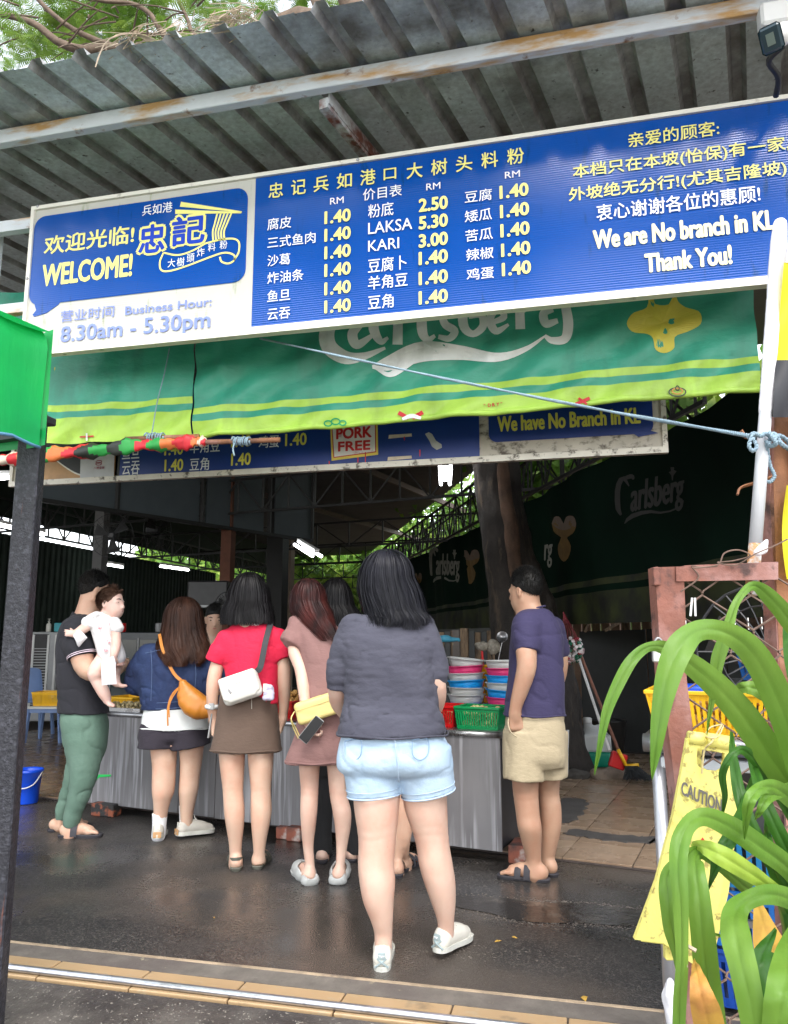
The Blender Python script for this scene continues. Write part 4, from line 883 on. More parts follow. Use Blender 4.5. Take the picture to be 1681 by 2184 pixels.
def hop(cx, cy, w, h):
    L_ = [(-.5, -.35), (-.38, -.5), (-.15, -.48), (-.05, -.3), (.1, -.5), (.4, -.5), (.5, -.3), (.35, -.12), (.12, -.05), (.28, .15), (.2, .38), (0, .5), (-.2, .38), (-.25, .15), (-.12, -.05), (-.4, -.15)]
    S = spline([(cx+w*x, cy+h*y) for x, y in L_+[L_[0]]], 40)[:-1]; fan(S, cx, cy, TGd, .01, tp, on_tarp)
    S = spline([(cx+w*x, cy+h*y) for x, y in [(-.5, -.35), (-.38, -.5), (-.15, -.48), (-.05, -.3), (.1, -.5), (.4, -.5), (.5, -.3), (.3, -.25), (0, -.2), (-.3, -.25), (-.5, -.35)]], 24)[:-1]; fan(S, cx, cy-h*.33, TGw, .02, tp, on_tarp)
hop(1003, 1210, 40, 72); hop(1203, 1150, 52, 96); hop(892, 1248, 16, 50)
def carls(x, y, w, h, m=TW, slant=0, only=None, off=.012):
    """Carlsberg script drawn with brush strokes in a box; slant = rise in px per px"""
    Sx = lambda a, b, c: (x+a*w, y+b*h-a*w*slant, c*h)
    st_ = {'C': [[(.17, .22, .03), (.08, .02, .12), (.0, .2, .14), (.0, .62, .14), (.05, .8, .06)], [(.02, .06, .06), (.2, .02, .12), (.24, .1, .05)]],
           'a': [[(.22, .45, .06), (.15, .6, .09), (.19, .75, .06), (.24, .6, .04)], [(.25, .42, .08), (.25, .76, .08)]], 'r': [[(.31, .44, .08), (.31, .76, .08)], [(.31, .5, .04), (.38, .44, .06)]],
           'l': [[(.42, .1, .08), (.42, .76, .08)]], 's': [[(.52, .46, .05), (.47, .52, .07), (.51, .64, .07), (.46, .75, .05)]], 'b': [[(.57, .1, .08), (.57, .72, .08), (.63, .66, .06), (.62, .48, .05), (.57, .52, .04)]],
           'e': [[(.68, .62, .04), (.73, .52, .06), (.7, .44, .05), (.67, .58, .08), (.72, .76, .05)]], 'r2': [[(.78, .44, .08), (.78, .76, .08)], [(.78, .5, .04), (.84, .43, .06)]],
           'g': [[(.95, .46, .05), (.89, .48, .07), (.89, .66, .07), (.95, .62, .05)], [(.97, .42, .08), (.97, .8, .08), (.9, .92, .05)]], 'hop': [[(.8, .1, .1), (.83, .2, .04)], [(.87, .1, .1), (.83, .2, .04)], [(.83, .02, .1), (.83, .3, .03)]],
           'fl': [[(.1, 1.0, .02), (.2, .88, .12), (.45, .85, .09), (.7, .95, .05), (.95, .9, .04), (1.0, .78, .02)]]}
    k = 0
    for key, ss in st_.items():
        if key not in ('C', 'fl', 'hop') or (only and key not in only): continue
        for P in ss: k += 1; brush([(q[0], q[1], q[2]*.8) for q in (Sx(*p) for p in P)], m, 10, off+.001*k, tp, on_tarp)
    t_ = 'arlsberg' if not only else 'rg'; v, f = glyphs(t_, 0, .12); X0, X1 = v[:, 0].min(), v[:, 0].max(); a0, a1 = (.20, 1.0) if not only else (.72, 1.0); hb_ = glyphs('l')[0][:, 1].max(); pts = []; ff = []
    for n_, (dx_, dy_) in enumerate(((0, 0), (.012, 0), (-.012, 0), (0, .02))):
        for q in v: u_ = a0+(q[0]-X0)/(X1-X0)*(a1-a0)+dx_; w_ = .76-q[1]/hb_*.62+dy_; pts.append(on_tarp(x+u_*w, y+w_*h-u_*w*slant, off+.004+.0008*n_))
        ff += [tuple(i+n_*len(v) for i in q) for q in f]
    obj('lettering', pts, ff, m, tp)
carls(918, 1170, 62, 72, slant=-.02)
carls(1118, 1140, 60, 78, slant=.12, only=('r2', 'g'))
carls(1318, 1020, 140, 100, mat('shaded_tarp_print', (.025, .025, .022), .7), slant=.22)  # same white print, darkened in colour for the shaded stretch of tarpaulin
truss(n0+db*(-4)+ZV*.06, n1+db*1.2+ZV*.06, .62, 34, label='long black lattice truss above the dark beer tarpaulin on the right')
truss(n0+db*(-4)-nb*.35+ZV*.06, n1+db*.5-nb*.35+ZV*.10, .62, 21, label='second lattice truss just outside the one above the dark tarpaulin')
# dark screen to the near right: shed side wall closing the black area
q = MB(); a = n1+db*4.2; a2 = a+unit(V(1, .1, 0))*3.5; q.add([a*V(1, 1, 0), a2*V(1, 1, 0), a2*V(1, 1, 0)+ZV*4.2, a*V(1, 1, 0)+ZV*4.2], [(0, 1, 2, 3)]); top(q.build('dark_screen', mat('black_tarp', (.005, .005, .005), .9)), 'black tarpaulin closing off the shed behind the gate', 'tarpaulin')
q = MB(); a = n0+db*(Lb*.35); b_ = n1+db*4.2; q.poly([V(*(a-nb*.9)[:2], 3.0), V(*(b_-nb*.9)[:2], 3.0), V(*(b_-nb*.9)[:2], 4.3), V(*(a-nb*.9)[:2], 4.3)]) 
sm = empty('sheet_wall', atz(1350, 1590, 0), 'grey flat metal sheet fence behind the jug and broom', 'wall')
w0 = atd(1236, 1347, 9.6); w1 = atd(1700, 1335, 7.6); 
du = unit((w1-w0)*V(1, 1, 0))
for i in range(6):
    a = w0+du*i*.93; q = MB(); zz = a[2] if i == 0 else 1.36+.02*(i % 2); q.poly([V(a[0], a[1], .01), V(*(a+du*.91)[:2], .01), V(*(a+du*.91)[:2], zz+.02), V(*(a+du*.45)[:2], zz+.012), V(a[0], a[1], zz)], V(-du[1], du[0], 0)*.01); q.build('sheet', M['sheet'], sm)
for px in (1260, 1297, 1335): p = atd(px, 1360, 9.5); q = MB(); q.lathe([(0, .006), (.012, .004), (.014, 0)], p, 8, (V(1, 0, 0), ZV, V(0, -1, 0))); q.build('bolt', M['truss'], sm)
wf = empty('plank_fence', atd(1280, 1400, 10.4)*V(1, 1, 0), 'upright weathered brown planks showing above the grey sheet wall', 'fence')
PLK = mat('pale_brown_plank', (.30, .19, .13), .8, 0, .25, 4, .4, 40)
for i in range(34):
    p = atd(1215, 1400, 10.6)+du*i*.15; q = MB(); q.box((p[0], p[1], .9+.01*(i % 3)), (.13, .03, 1.8), du, V(-du[1], du[0], 0), ZV, bev=.004); q.build('plank', PLK if i % 3 else M['wood'], wf)
q = MB(); q.beam(atd(1290, 1345, 9.2), atd(1350, 1312, 9.2), .05, .03); q.beam(atd(1247, 1348, 9.3), atd(1262, 1312, 9.3), .05, .03); top(q.build('loose_battens', M['wood']), 'two loose dark battens leaning on top of the sheet wall', 'battens')
# back corner between the left wall and the garden: low wall and clutter silhouettes
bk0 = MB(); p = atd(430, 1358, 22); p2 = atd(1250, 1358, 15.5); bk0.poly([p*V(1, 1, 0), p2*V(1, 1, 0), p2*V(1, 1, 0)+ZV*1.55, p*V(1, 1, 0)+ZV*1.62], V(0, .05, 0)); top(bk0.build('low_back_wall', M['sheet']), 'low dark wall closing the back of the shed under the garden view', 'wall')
# fluorescent lamps
def lamp(p, q_, label, pair=0, perp=None):
    e = empty('fluorescent_lamp', (np.array(p)+np.array(q_))/2, label, 'lamp', 'fluorescent lamps inside the shed'); p = np.array(p); q_ = np.array(q_); pr = perp if perp is not None else V(0, 0, 0)
    b = MB(); b.beam(p+ZV*.05, q_+ZV*.05, .05, .04); b.build('batten', M['white'], e)
    for s in ((-.5, .5) if pair else (0,)): b = MB(); b.tube([p+pr*s*pair, q_+pr*s*pair], .017, 8); b.build('tube', M['tube'], e)
def L2(x0, y0, x1, y1, d0, d1, label, pair=0): a, b_ = atd(x0, y0, d0), atd(x1, y1, d1); lamp(a, b_, label, pair, unit(np.cross(b_-a, ZV)) if pair else None)
L2(-60, 1108, 94, 1141, 9, 10.3, 'lit tube lamp crossing behind the black post at the left edge'); L2(218, 1203, 262, 1210, 14.5, 15.4, 'lit tube lamp above the man holding the baby'); L2(342, 1208, 402, 1216, 14, 15.3, 'lit tube lamp above the long haired woman in denim'); L2(638, 1162, 676, 1186, 8.6, 8.1, 'twin lit tube lamp hanging above the woman in mauve', .1)
L2(950, 992, 950, 1033, 7.2, 8.6, 'twin lit tube lamp hung below the old sign near the tree', .1); L2(-20, 1020, 18, 1019, 7, 7.2, 'lit lamp at the far left edge under the old sign', .06); L2(1582, 893, 1650, 885, 5.5, 5.2, 'lit lamp behind the white pole on the right', .06)
# ================================================================== people
SK = {}
def skin(name, c): SK[name] = mat(name, c, .50, 0, .07, 5, .10, 30, sss=.12, layers=(((c[0]*.95, c[1]*.80, c[2]*.76), 7, .56, .15, (1, 1, 1)), ((c[0]*.80, c[1]*.62, c[2]*.58), 38, .73, .03, (1, 1, 1)))); return SK[name]
skin('fair_skin', (.64, .44, .35)); skin('warm_skin', (.55, .35, .25)); skin('tan_skin', (.48, .295, .20)); skin('baby_skin', (.72, .50, .43)); skin('light_skin', (.62, .42, .315))
def hairm(name, c, c2, r=.42): return mat(name, c, r, 0, .35, 30, spec=.16, layers=((c2, 3.5, .55, .15, (3, 3, .8)),), aniso=.4)
HB = hairm('black_hair', (.006, .0055, .006), (.013, .011, .013)); HG = hairm('black_hair_blue_sheen', (.008, .008, .011), (.019, .019, .026)); HR = hairm('dark_hair_red_ends', (.022, .010, .010), (.10, .022, .018)); HBR = hairm('dark_brown_hair', (.030, .014, .010), (.075, .032, .02)); HS = hairm('short_black_hair', (.010, .010, .010), (.02, .018, .016), .5); HBB = hairm('baby_brown_hair', (.06, .032, .022), (.11, .06, .04))  # HG has bluish highlights mixed into its hair colour
def fabric(name, c, rough=.85, bump=.35, bs=30, var=.06, **k): return mat(name, c, rough, 0, var, 9, bump, bs, sheen=.03, bst=(1.2, 1.2, 2.0), **k)
def cr(v): v = np.abs(v); return (.25-v)+.45*np.maximum(0, 1-v/.055)
class Person:
    def __init__(s, name, label, feet, yaw=0, h=.008, cat='person', d=None, group=None):
        p = atz(*feet, 0) if d is None else atd(feet[0], feet[1], d)
        s.d = dep(p); s.mpp = s.d/FOC/1.0; s.e = empty('person' if cat != 'baby' else 'baby', V(p[0], p[1], 0 if d is None else p[2]), label, cat, group); s.h = h
        s.yaw = math.radians(yaw); s.fd = FH*math.cos(s.yaw)+RT*math.sin(s.yaw); s.rt = RT*math.cos(s.yaw)-FH*math.sin(s.yaw)
        s.b = Sdf(RT, FH)
    def J(s, x, y, dd=0): return atd(x, y, s.d+dd)
    def ch(s, sd, pts, k=.02, n=0, op='add', grow=0):        # pts (px,py,width px,dd)
        sd.chain([s.J(p[0], p[1], p[3] if len(p) > 3 else 0) for p in pts], [p[2]*s.mpp/2+grow for p in pts], k, op, n); return sd
    def leg(s, sd, pts, k=.02):
        sd.loft([(s.J(p[0], p[1], p[3] if len(p) > 3 else 0), p[2]*s.mpp/2, p[2]*s.mpp/2*1.06) for p in pts], k); return sd
    def rows(s, rows): # (y,xl,xr,ry,dd)
        out = []
        for r in rows:
            y, xl, xr, ry = r[:4]; dd = r[4] if len(r) > 4 else 0; out.append((s.J((xl+xr)/2, y, dd), (xr-xl)*(s.d+dd)/FOC/2, ry))
        return out
    def lo(s, sd, rows, k=.02, **kw): sd.loft(s.rows(rows), k, **kw); return sd
def wr(amp, fr, seed=0, st=(1, 1, 1), ridge=True, amp2=0):
    def f(X, Y, Z):
        a = vnoise(X*fr*st[0], Y*fr*st[1], Z*fr*st[2], seed)
        if ridge: a = .25-np.abs(a)
        r = a*2*amp
        if amp2: r = r+amp2*vnoise(X*fr*.35, Y*fr*.35, Z*fr*.35, seed+1)*2
        return r
    return f
def basis(f, u=ZV): f = unit(f); r = unit(np.cross(f, u)); return r, f, np.cross(r, f)
def head(sd, c, f, s=1.0, ear=True, k=.02):
    """cranium, jaw, ears and nose; f looks along the gaze"""
    r, f, u = basis(f); R3 = [r, f, u]
    sd.ell(c+u*.035*s-f*.01*s, (.074*s, .092*s, .088*s), R3, k); sd.ell(c-u*.035*s+f*.03*s, (.058*s, .068*s, .072*s), R3, .04)
    sd.ell(c-u*.075*s+f*.055*s, (.030*s, .028*s, .025*s), R3, .03)
    sd.chain([c+f*.088*s+u*.012*s, c+f*.108*s-u*.022*s], [.009*s, .014*s], .015)
    sd.ell(c-u*.052*s+f*.088*s, (.024*s, .012*s, .010*s), R3, .012)
    for t in (-1, 1):
        sd.ell(c+r*t*.033*s+f*.078*s+u*.018*s, (.02*s, .012*s, .012*s), R3, .01)
        if ear: sd.ell(c+r*t*.076*s-f*.008*s-u*.004*s, (.010*s, .019*s, .031*s), [unit(r+f*.35*t), unit(f-r*.35*t), u], .008); sd.ell(c+r*t*.084*s-f*.004*s-u*.002*s, (.006*s, .010*s, .018*s), R3, .003, 'sub')
    return r, f, u
def face_bits(c, f, s, parent, lip=(.45, .14, .12)):
    r, f, u = basis(f); q = MB()
    for t in (-1, 1):
        q.tube(spline([c+r*t*.018*s+f*.094*s+u*.036*s, c+r*t*.035*s+f*.090*s+u*.041*s, c+r*t*.05*s+f*.076*s+u*.036*s], 7), [.0015*s, .0032*s, .0035*s, .0035*s, .003*s, .002*s, .001*s], 5)
    q.build('eyebrow', HS, parent)
    for t in (-1, 1): q = MB(); q.lathe([(0, .0045*s), (.005*s, .0035*s), (.009*s, .001*s), (.010*s, -.003*s)], c+r*t*.033*s+f*.0865*s+u*.015*s, 12, (r, u*.45, unit(f+r*t*.3))); q.build('eye', mat('dark_eye', (.015, .01, .008), .15) if 'dark_eye' not in MATS else MATS['dark_eye'], parent, True)
    q = MB(); q.tube([c-r*.020*s+f*.092*s-u*.053*s, c-r*.01*s+f*.1*s-u*.051*s, c+f*.102*s-u*.052*s, c+r*.01*s+f*.1*s-u*.051*s, c+r*.020*s+f*.092*s-u*.053*s], [.001, .004*s, .0045*s, .004*s, .001], 6); q.build('mouth', mat('lip', lip, .45) if 'lip' not in MATS else MATS['lip'], parent, True)
def hand(sd, w, d, n, th, s=1.0, curl=.35, spread=.18, fist=False, k=.007, curls=None):
    """w wrist, d along the hand, n back-of-hand normal, th thumb side"""
    d = unit(d); th = unit(np.array(th)-d*(np.array(th)@d)); n = np.cross(d, th) if np.cross(d, th)@np.array(n) > 0 else -np.cross(d, th)
    L = .085*s
    sd.chain([w, w+d*L*.35], [.025*s, .024*s], .02)
    for i, o in enumerate((-.030, -.010, .011, .030)): sd.chain([w+d*.012*s+th*o*.55*s, w+d*L*(1-.03*abs(i-2))+th*o*s], [.0145*s, .0115*s], .012)
    ln = (.058, .068, .074, .066); fr = (.0072, .0080, .0084, .0082)
    for i, o in enumerate((-.030, -.010, .011, .030)):
        cu = curls[i] if curls else curl*(1+.12*(1.5-i)); a = 0; p = w+d*L*(1-.03*abs(i-2))+th*o*s; pts = [p]; dd = unit(d+th*(o/.03)*spread)
        for sg, fl in ((.46, .55), (.30, 1.0), (.24, .8)):
            a += cu*fl; p = p+(dd*math.cos(a)-n*math.sin(a))*ln[i]*sg*s; pts.append(p)
        sd.chain(pts, [fr[i]*s*1.12, fr[i]*s, fr[i]*.95*s, fr[i]*.78*s], k)
    t0 = w+d*.018*s+th*.018*s-n*.004*s; cu = curl; a1 = unit(d*.62+th*.75-n*(.15+cu*.5)); a2 = unit(d*.85+th*.35-n*(.25+cu*.8))
    sd.chain([t0, t0+a1*.040*s, t0+a1*.040*s+a2*.030*s, t0+a1*.040*s+a2*.030*s+unit(a2-n*.25*cu-th*.2)*.024*s], [.0145*s, .0115*s, .0098*s, .0078*s], .009)
def foot(sd, ank, d, s=1.0, side=1, toes=True, rise=0):
    """bare foot: ank = ankle joint point, d = toe direction (horizontal)"""
    d = unit(np.array(d)*V(1, 1, 0)); r = V(d[1], -d[0], 0)*side; g = ank[2]
    z = lambda q, h: V(q[0], q[1], h)
    heel = z(ank-d*.035*s, rise+.030*s)
    sd.chain([ank, heel], [.031*s, .030*s], .03); sd.chain([heel, z(ank+d*.06*s, rise+.030*s), z(ank+d*.12*s, rise+.022*s)], [.027*s, .029*s, .026*s], .03)
    sd.chain([ank, z(ank+d*.075*s, rise+.045*s), z(ank+d*.125*s, rise+.025*s)], [.028*s, .024*s, .018*s], .03)
    sd.chain([z(ank+d*.12*s-r*.022*s, rise+.019*s), z(ank+d*.12*s+r*.022*s, rise+.017*s)], [.020*s, .018*s], .02)
    if toes:
        for i, (o, l, q) in enumerate(((-.030, .052, .0125), (-.010, .050, .0092), (.006, .044, .0088), (.021, .036, .0083), (.034, .026, .008))):
            a = z(ank+d*.125*s+r*o*s, rise+.017*s); sd.chain([a, a+d*l*s*.6+ZV*.002, a+d*l*s-ZV*.006*s], [q*s, q*s, q*.95*s], .006)
SOLE = mat('dark_rubber_sole', (.035, .033, .04), .7, 0, .15, 20, .2, 120)
def outline(d, ank, s, side, grow=0, z=0):
    d = unit(np.array(d)*V(1, 1, 0)); r = V(d[1], -d[0], 0)*side
    pts = [(-.075, 0), (-.068, .022), (-.035, .033), (.03, .032), (.09, .043), (.14, .046), (.175, .036), (.195, .014), (.198, -.012), (.19, -.034), (.16, -.046), (.11, -.044), (.04, -.034), (-.03, -.034), (-.066, -.023)]
    S = spline(pts+[pts[0]], 34)[:-1] if False else spline([(a, b, 0) for a, b in pts+[pts[0]]], 34)[:-1]
    return [V(*(ank+d*(a*s+grow*np.sign(a))+r*(b*s+grow*np.sign(b)))[:2], z) for a, b, _ in S]
def slipper(parent, ank, d, side, s=1.0, style='strap', m=None, ms=None, rise=0.0):
    e = parent; d = unit(np.array(d)*V(1, 1, 0)); r = V(d[1], -d[0], 0)*side; m = m or SOLE
    sb = MB(); o0 = outline(d, ank, s, side, .0, rise+.001); o1 = outline(d, ank, s, side, .004, rise+.016); n = len(o0); sb.add(o0+o1+[p+V(0, 0, .004)-0.004*unit(p-np.mean(o1, 0)) for p in o1], [tuple(range(n))[::-1]]+[(i, (i+1) % n, n+(i+1) % n, n+i) for i in range(n)]+[(n+i, n+(i+1) % n, 2*n+(i+1) % n, 2*n+i) for i in range(n)]+[tuple(range(2*n, 3*n))])
    so_ = sb.build('sandal', m, e)
    def band(a0, w, h, bow=0, wd=.051):
        h *= 1.28
        vs = []; k = 13
        for i in range(k):
            t = math.pi*i/(k-1); x = math.cos(t)*wd*s; zz = math.sin(t)**.75*h*s
            for u in (-.5, 0, .5): vs.append(V(*(ank+d*(a0*s+u*w*s+bow*math.sin(t))+r*x)[:2], rise+.014+zz-(.004*s if u else 0)))
        return MB().add(vs, [(3*i+j, 3*i+j+1, 3*i+4+j, 3*i+3+j) for i in range(k-1) for j in (0, 1)])
    if style in ('strap', 'twostrap'):
        for a0, h in ((.035, .058), (.085, .046)): b = band(a0, .034, h); b.build('strap', ms or m, so_, True)
        for a0, h in ((.035, .05), (.085, .04)): c = V(*(ank+d*a0*s+r*.040*s)[:2], rise+.014+h*.72*s); q = MB(); q.box(c, (.018, .016, .010), d, r, ZV, bev=.002); q.build('buckle', ms or m, so_)
    elif style == 'thong':
        b = band(.03, .04, .06); b.build('strap', m, so_, True)
        q = MB(); c1 = V(*(ank+d*.15*s-r*.016*s)[:2], rise+.018); c0 = V(*(ank+d*.065*s-r*.0*s)[:2], rise+.066*s); c2_ = V(*(ank+d*.11*s-r*.004)[:2], rise+.048*s)
        q.tube(spline([c0, c2_, c1+V(0, 0, .012), c1], 9), [.022*s, .019*s, .016*s, .014*s, .012*s, .010*s, .007, .005, .004], 8, flat=.35); q.build('toe_post', m, so_, True)
    elif style == 'back':
        b = band(.05, .040, .056); b.build('strap', ms or m, so_, True)
        b = band(.10, .030, .044); b.build('strap', ms or m, so_, True)
        q = MB(); P = [V(*(ank+d*a*s+r*b_*s)[:2], rise+z_) for a, b_, z_ in ((.05, .045, .03), (0, .042, .05), (-.05, .030, .062), (-.07, 0, .066), (-.05, -.030, .062), (0, -.042, .05), (.05, -.045, .03))]
        S = spline(P, 26); vs = []
        for p in S: vs += [p+V(0, 0, .009), p-V(0, 0, .009)]
        q.add(vs, [(2*i, 2*i+1, 2*i+3, 2*i+2) for i in range(25)]); q.build('heel_strap', ms or m, so_, True)
    elif style == 'clog':
        S3 = Sdf(r, d)
        c = lambda a, b_, z_: V(*(ank+d*a*s+r*b_*s)[:2], rise+z_)
        S3.chain([c(.03, 0, .035), c(.09, 0, .034), c(.14, 0, .028), c(.165, 0, .022)], [.052*s, .050*s, .045*s, .034*s], .02)
        S3.chain([c(-.045, .012, .02), c(-.045, -.012, .02), c(.05, -.01, .02), c(.05, .01, .02)], [.036*s]*4, .02)
        S3.chain([c(-.10, 0, .075), c(.0, 0, .07), c(.04, 0, .068)], [.038*s]*3, .01, 'sub'); S3.chain([c(-.05, 0, .052), c(.02, 0, .05), c(.09, 0, .042)], [.027*s, .031*s, .034*s], .01, 'sub')
        S3.cut(c(-.2, -.2, -.1)-.3, c(.2, .2, .0)+.3, lambda X, Y, Z: (rise+.002)-Z+0*X+0*Y)
        b = S3.build('shoe_upper', m, so_, .005)
    return so_
def limbpath(P, pts, n=16):
    """centre line + radius of a limb from silhouette widths"""
    return pts
def garment(P, name, m, parts, h=None, disp=None, relax=1, parent=None):
    s = Sdf(RT, FH)
    for f in parts: f(s)
    s.p = [q for q in s.p if q[4] != 'sub']; s.disp = disp; return s.build(name, m, parent or P.e, h or P.h, relax)
def hemring(P, y, xl, xr, ry, m, dd=0, e=2.3, grow=.004, r=.0028, par=None, name='hem'):
    c = P.J((xl+xr)/2, y, dd); rx = (xr-xl)*P.mpp/2+grow; ry = ry+grow; pts = []
    for t in np.linspace(0, 2*math.pi, 61):
        a, b = math.cos(t), math.sin(t); k = (abs(a)**e+abs(b)**e)**(-1/e); pts.append(c+RT*a*k*rx+FH*b*k*ry+ZV*.003*math.sin(t*5))
    q = MB(); q.tube(pts, r, 5, flat=1.8); return q.build(name, m, par or P.e, True)
def longhair(P, rows, ytop, m, n=2600, seed=1, wave=0, w=.0035, tipr=(.78, 1.0), part=0, drift=0, name='hair', sweep=0, fray=.012, base=True, rag=.02):
    R0 = P.rows(rows); A = np.array([[*r[0], r[1], r[2]] for r in R0]); c0 = A[0, :3]; zt = P.J((rows[0][1]+rows[0][2])/2, ytop)[2]; H = zt-c0[2]
    e = None
    if base:
        sd = Sdf(RT, FH); q = [(a[:3], max(a[3]-.011, .01), max(a[4]-.011, .01)) for a in A[:-1]]+[(A[-1, :3]+ZV*.03, max(A[-1, 3]*.8-.012, .01), max(A[-1, 4]*.8-.012, .01))]
        sd.loft(q, .02); sd.ell(c0, (max(A[0, 3]-.009, .02), max(A[0, 4]-.009, .02), H-.008), [RT, FH, ZV], .02); sd.disp = wr(.003, 40, seed, (1, 1, .15)); e = sd.build(name, m, P.e, .008)
    rg = np.random.RandomState(seed); B = spline(A, 80)
    npt = 22; ph = rg.uniform(0, 2*math.pi, n); s0 = rg.uniform(.0, .9, n)**.7; s1 = 1+rg.uniform(tipr[0], tipr[1], n); cl = (ph*14/6.283).astype(int)
    clump = rg.uniform(-1, 1, 16); s1 += rag*clump[cl % 16]; s1 = np.minimum(s1, 2.02)
    out = np.zeros((n, npt, 3)); nr = np.zeros((n, npt, 3)); off = rg.normal(0, .0035, n); fly = rg.uniform(0, 1, n) < .035; flo = np.where(fly, rg.uniform(.004, .020, n), 0)
    for k in range(npt):
        t = k/(npt-1); s = s0+(s1-s0)*t; th = np.minimum(s, 1)*math.pi/2; dn = np.clip(s-1, 0, 1.02)
        i = dn*79; i0 = np.clip(i.astype(int), 0, 78); fr = (i-i0)[:, None]; Q = B[i0]*(1-fr)+B[i0+1]*fr
        phi = ph+drift*t*dn+.10*np.sin(ph*5+t*3+seed)*dn+sweep*dn**2*np.sin(ph)
        cx = np.where(s < 1, c0[0], Q[:, 0]); cy = np.where(s < 1, c0[1], Q[:, 1]); cz = np.where(s < 1, c0[2]+H*np.cos(th), Q[:, 2])
        sx = np.where(s < 1, A[0, 3]*np.sin(th), Q[:, 3]); sy = np.where(s < 1, A[0, 4]*np.sin(th), Q[:, 4])
        wv = wave*np.sin(t*16+cl*1.7+ph*3)*dn; g = off+wv+flo*np.clip(t*1.5, 0, 1)+fray*np.maximum(dn-.6, 0)*rg.normal(0, 1, 1)[0]*0+off*2.5*np.maximum(dn-.5, 0)
        gap = .004*np.sin(ph*23+seed)*np.minimum(s, 1)
        a = np.cos(phi); b = np.sin(phi)
        out[:, k] = np.stack([cx, cy, cz], 1)+(a*(sx+g+gap))[:, None]*RT+(b*(sy+g+gap))[:, None]*FH
        nn = (a/np.maximum(sx, .02))[:, None]*RT+(b/np.maximum(sy, .02))[:, None]*FH+(np.where(s < 1, np.cos(th)/H, .0))[:, None]*ZV
        nr[:, k] = nn/np.linalg.norm(nn, axis=1)[:, None]
    nr += rg.normal(0, .28, (n, 1, 3)); v, f = ribbons(out, rg.uniform(.6, 1.4, n)*w, nr); return obj(name+'_strands' if base else name, v, f, m, e or P.e, True)
def shorthair(P, c, f, s, m, n=2600, cut=None, ln=.016, seed=2, up=.3, thick=.012):
    r, f, u = basis(f); R3 = [r, f, u]; cc = c+u*.038*s-f*.012*s; rad = np.array((.076, .094, .092))*s
    sd = Sdf(); sd.ell(cc, rad+np.array((.004, .008, thick)), R3, .01)
    lo, hi = cc-.3, cc+.3
    sd.cut(lo, hi, lambda X, Y, Z: -(((X-c[0])*u[0]+(Y-c[1])*u[1]+(Z-c[2])*u[2])-(.016*s+.66*np.clip(((X-c[0])*f[0]+(Y-c[1])*f[1]+(Z-c[2])*f[2]), -.1, .1))))
    sd.disp = wr(.003, 60, seed); e = sd.build('hair', m, P.e, .006)
    rg = np.random.RandomState(seed); v = rg.normal(0, 1, (n*3, 3)); v /= np.linalg.norm(v, axis=1)[:, None]
    lim = lambda q: (q[:, 2]*rad[2]+.038*s > (.012*s+.10*np.clip(q[:, 1]*rad[1], -.1, .1))) & (q[:, 1]*rad[1] < .062*s+0*q[:, 2])
    g = v*rad; hl = (g[:, 2]+.038*s)-(.016*s+.66*np.clip(g[:, 1]-.012*s, -.1, .1)); ok = hl > -.022*rg.uniform(0, 1, len(v)); v = v[ok][:n]; hl = hl[ok][:n]; p = v*(rad+np.array((.002, .004, .006))); hgt = np.clip((hl+.02)/.07, .12, 1)
    dirv = v*.55+np.array([0, .25, up])+rg.normal(0, .25, v.shape); dirv /= np.linalg.norm(dirv, axis=1)[:, None]; Lh = ln*hgt*rg.uniform(.7, 1.3, len(v)); pts = np.stack([p+dirv*Lh[:, None]*t for t in (0, .5, 1)], 1)
    Wd = cc+pts[..., :1]*r+pts[..., 1:2]*f+pts[..., 2:]*u; vv, ff = ribbons(Wd, np.full(len(v), .0022), None, .3); obj('hair_strands', vv, ff, m, e); return e
def flipf(*a): return a
# ------------------------------------------------ woman in front: grey top, pale denim shorts
P = Person('w', 'woman in a charcoal three quarter sleeve top and pale denim shorts, standing nearest the camera', (868, 2052), h=.0075)
d0 = P.d; b = P.b; J = P.J
hc = J(822, 1238, .02); head(b, hc, FH*.95-RT*.2+ZV*-.05, 1.0)
P.ch(b, [(822, 1265, 64, .0), (822, 1330, 72, .0)], .03)
# torso under the cloth
TR = [(1312, 762, 884, .055, .0), (1330, 733, 915, .085, .0), (1370, 722, 925, .115, .0), (1430, 733, 925, .125, .0), (1490, 740, 930, .125, .0), (1550, 733, 942, .13, .0), (1600, 738, 942, .13, .0), (1650, 755, 935, .10, .0)]
P.lo(b, [(y, xl+6, xr-6, ry-.01, dd) for y, xl, xr, ry, dd in TR], .03)
P.ch(b, [(755, 1348, 42), (734, 1400, 42), (721, 1455, 38, .0), (724, 1500, 37, .08), (765, 1545, 34, .2)], .03, 14); P.ch(b, [(894, 1345, 42), (914, 1400, 42), (932, 1455, 36, .0), (931, 1500, 34, .07), (905, 1545, 34, .2)], .03, 14)
hand(b, J(770, 1548, .21), RT+ZV*-.1, FH, ZV, .95, .5); hand(b, J(900, 1548, .21), -RT+ZV*-.1, FH, ZV, .95, .5)
LL = [(805, 1660, 98, .01), (804, 1720, 92, .0), (805, 1792, 76, -.01), (803, 1842, 72, -.02), (806, 1880, 71, -.03), (808, 1922, 60, -.035), (815, 1965, 42, -.03), (818, 1992, 35, -.02), (817, 2028, 34, -.02)]
RL = [(905, 1660, 96, .03), (908, 1720, 90, .03), (922, 1792, 70, .04), (930, 1842, 69, .04), (938, 1880, 64, .04), (945, 1922, 52, .05), (950, 1960, 37, .06), (951, 1982, 34, .07), (951, 2010, 33, .08)]
for L_ in (LL, RL): P.leg(b, L_)
b.build('body', SK['fair_skin'], P.e, .0068)
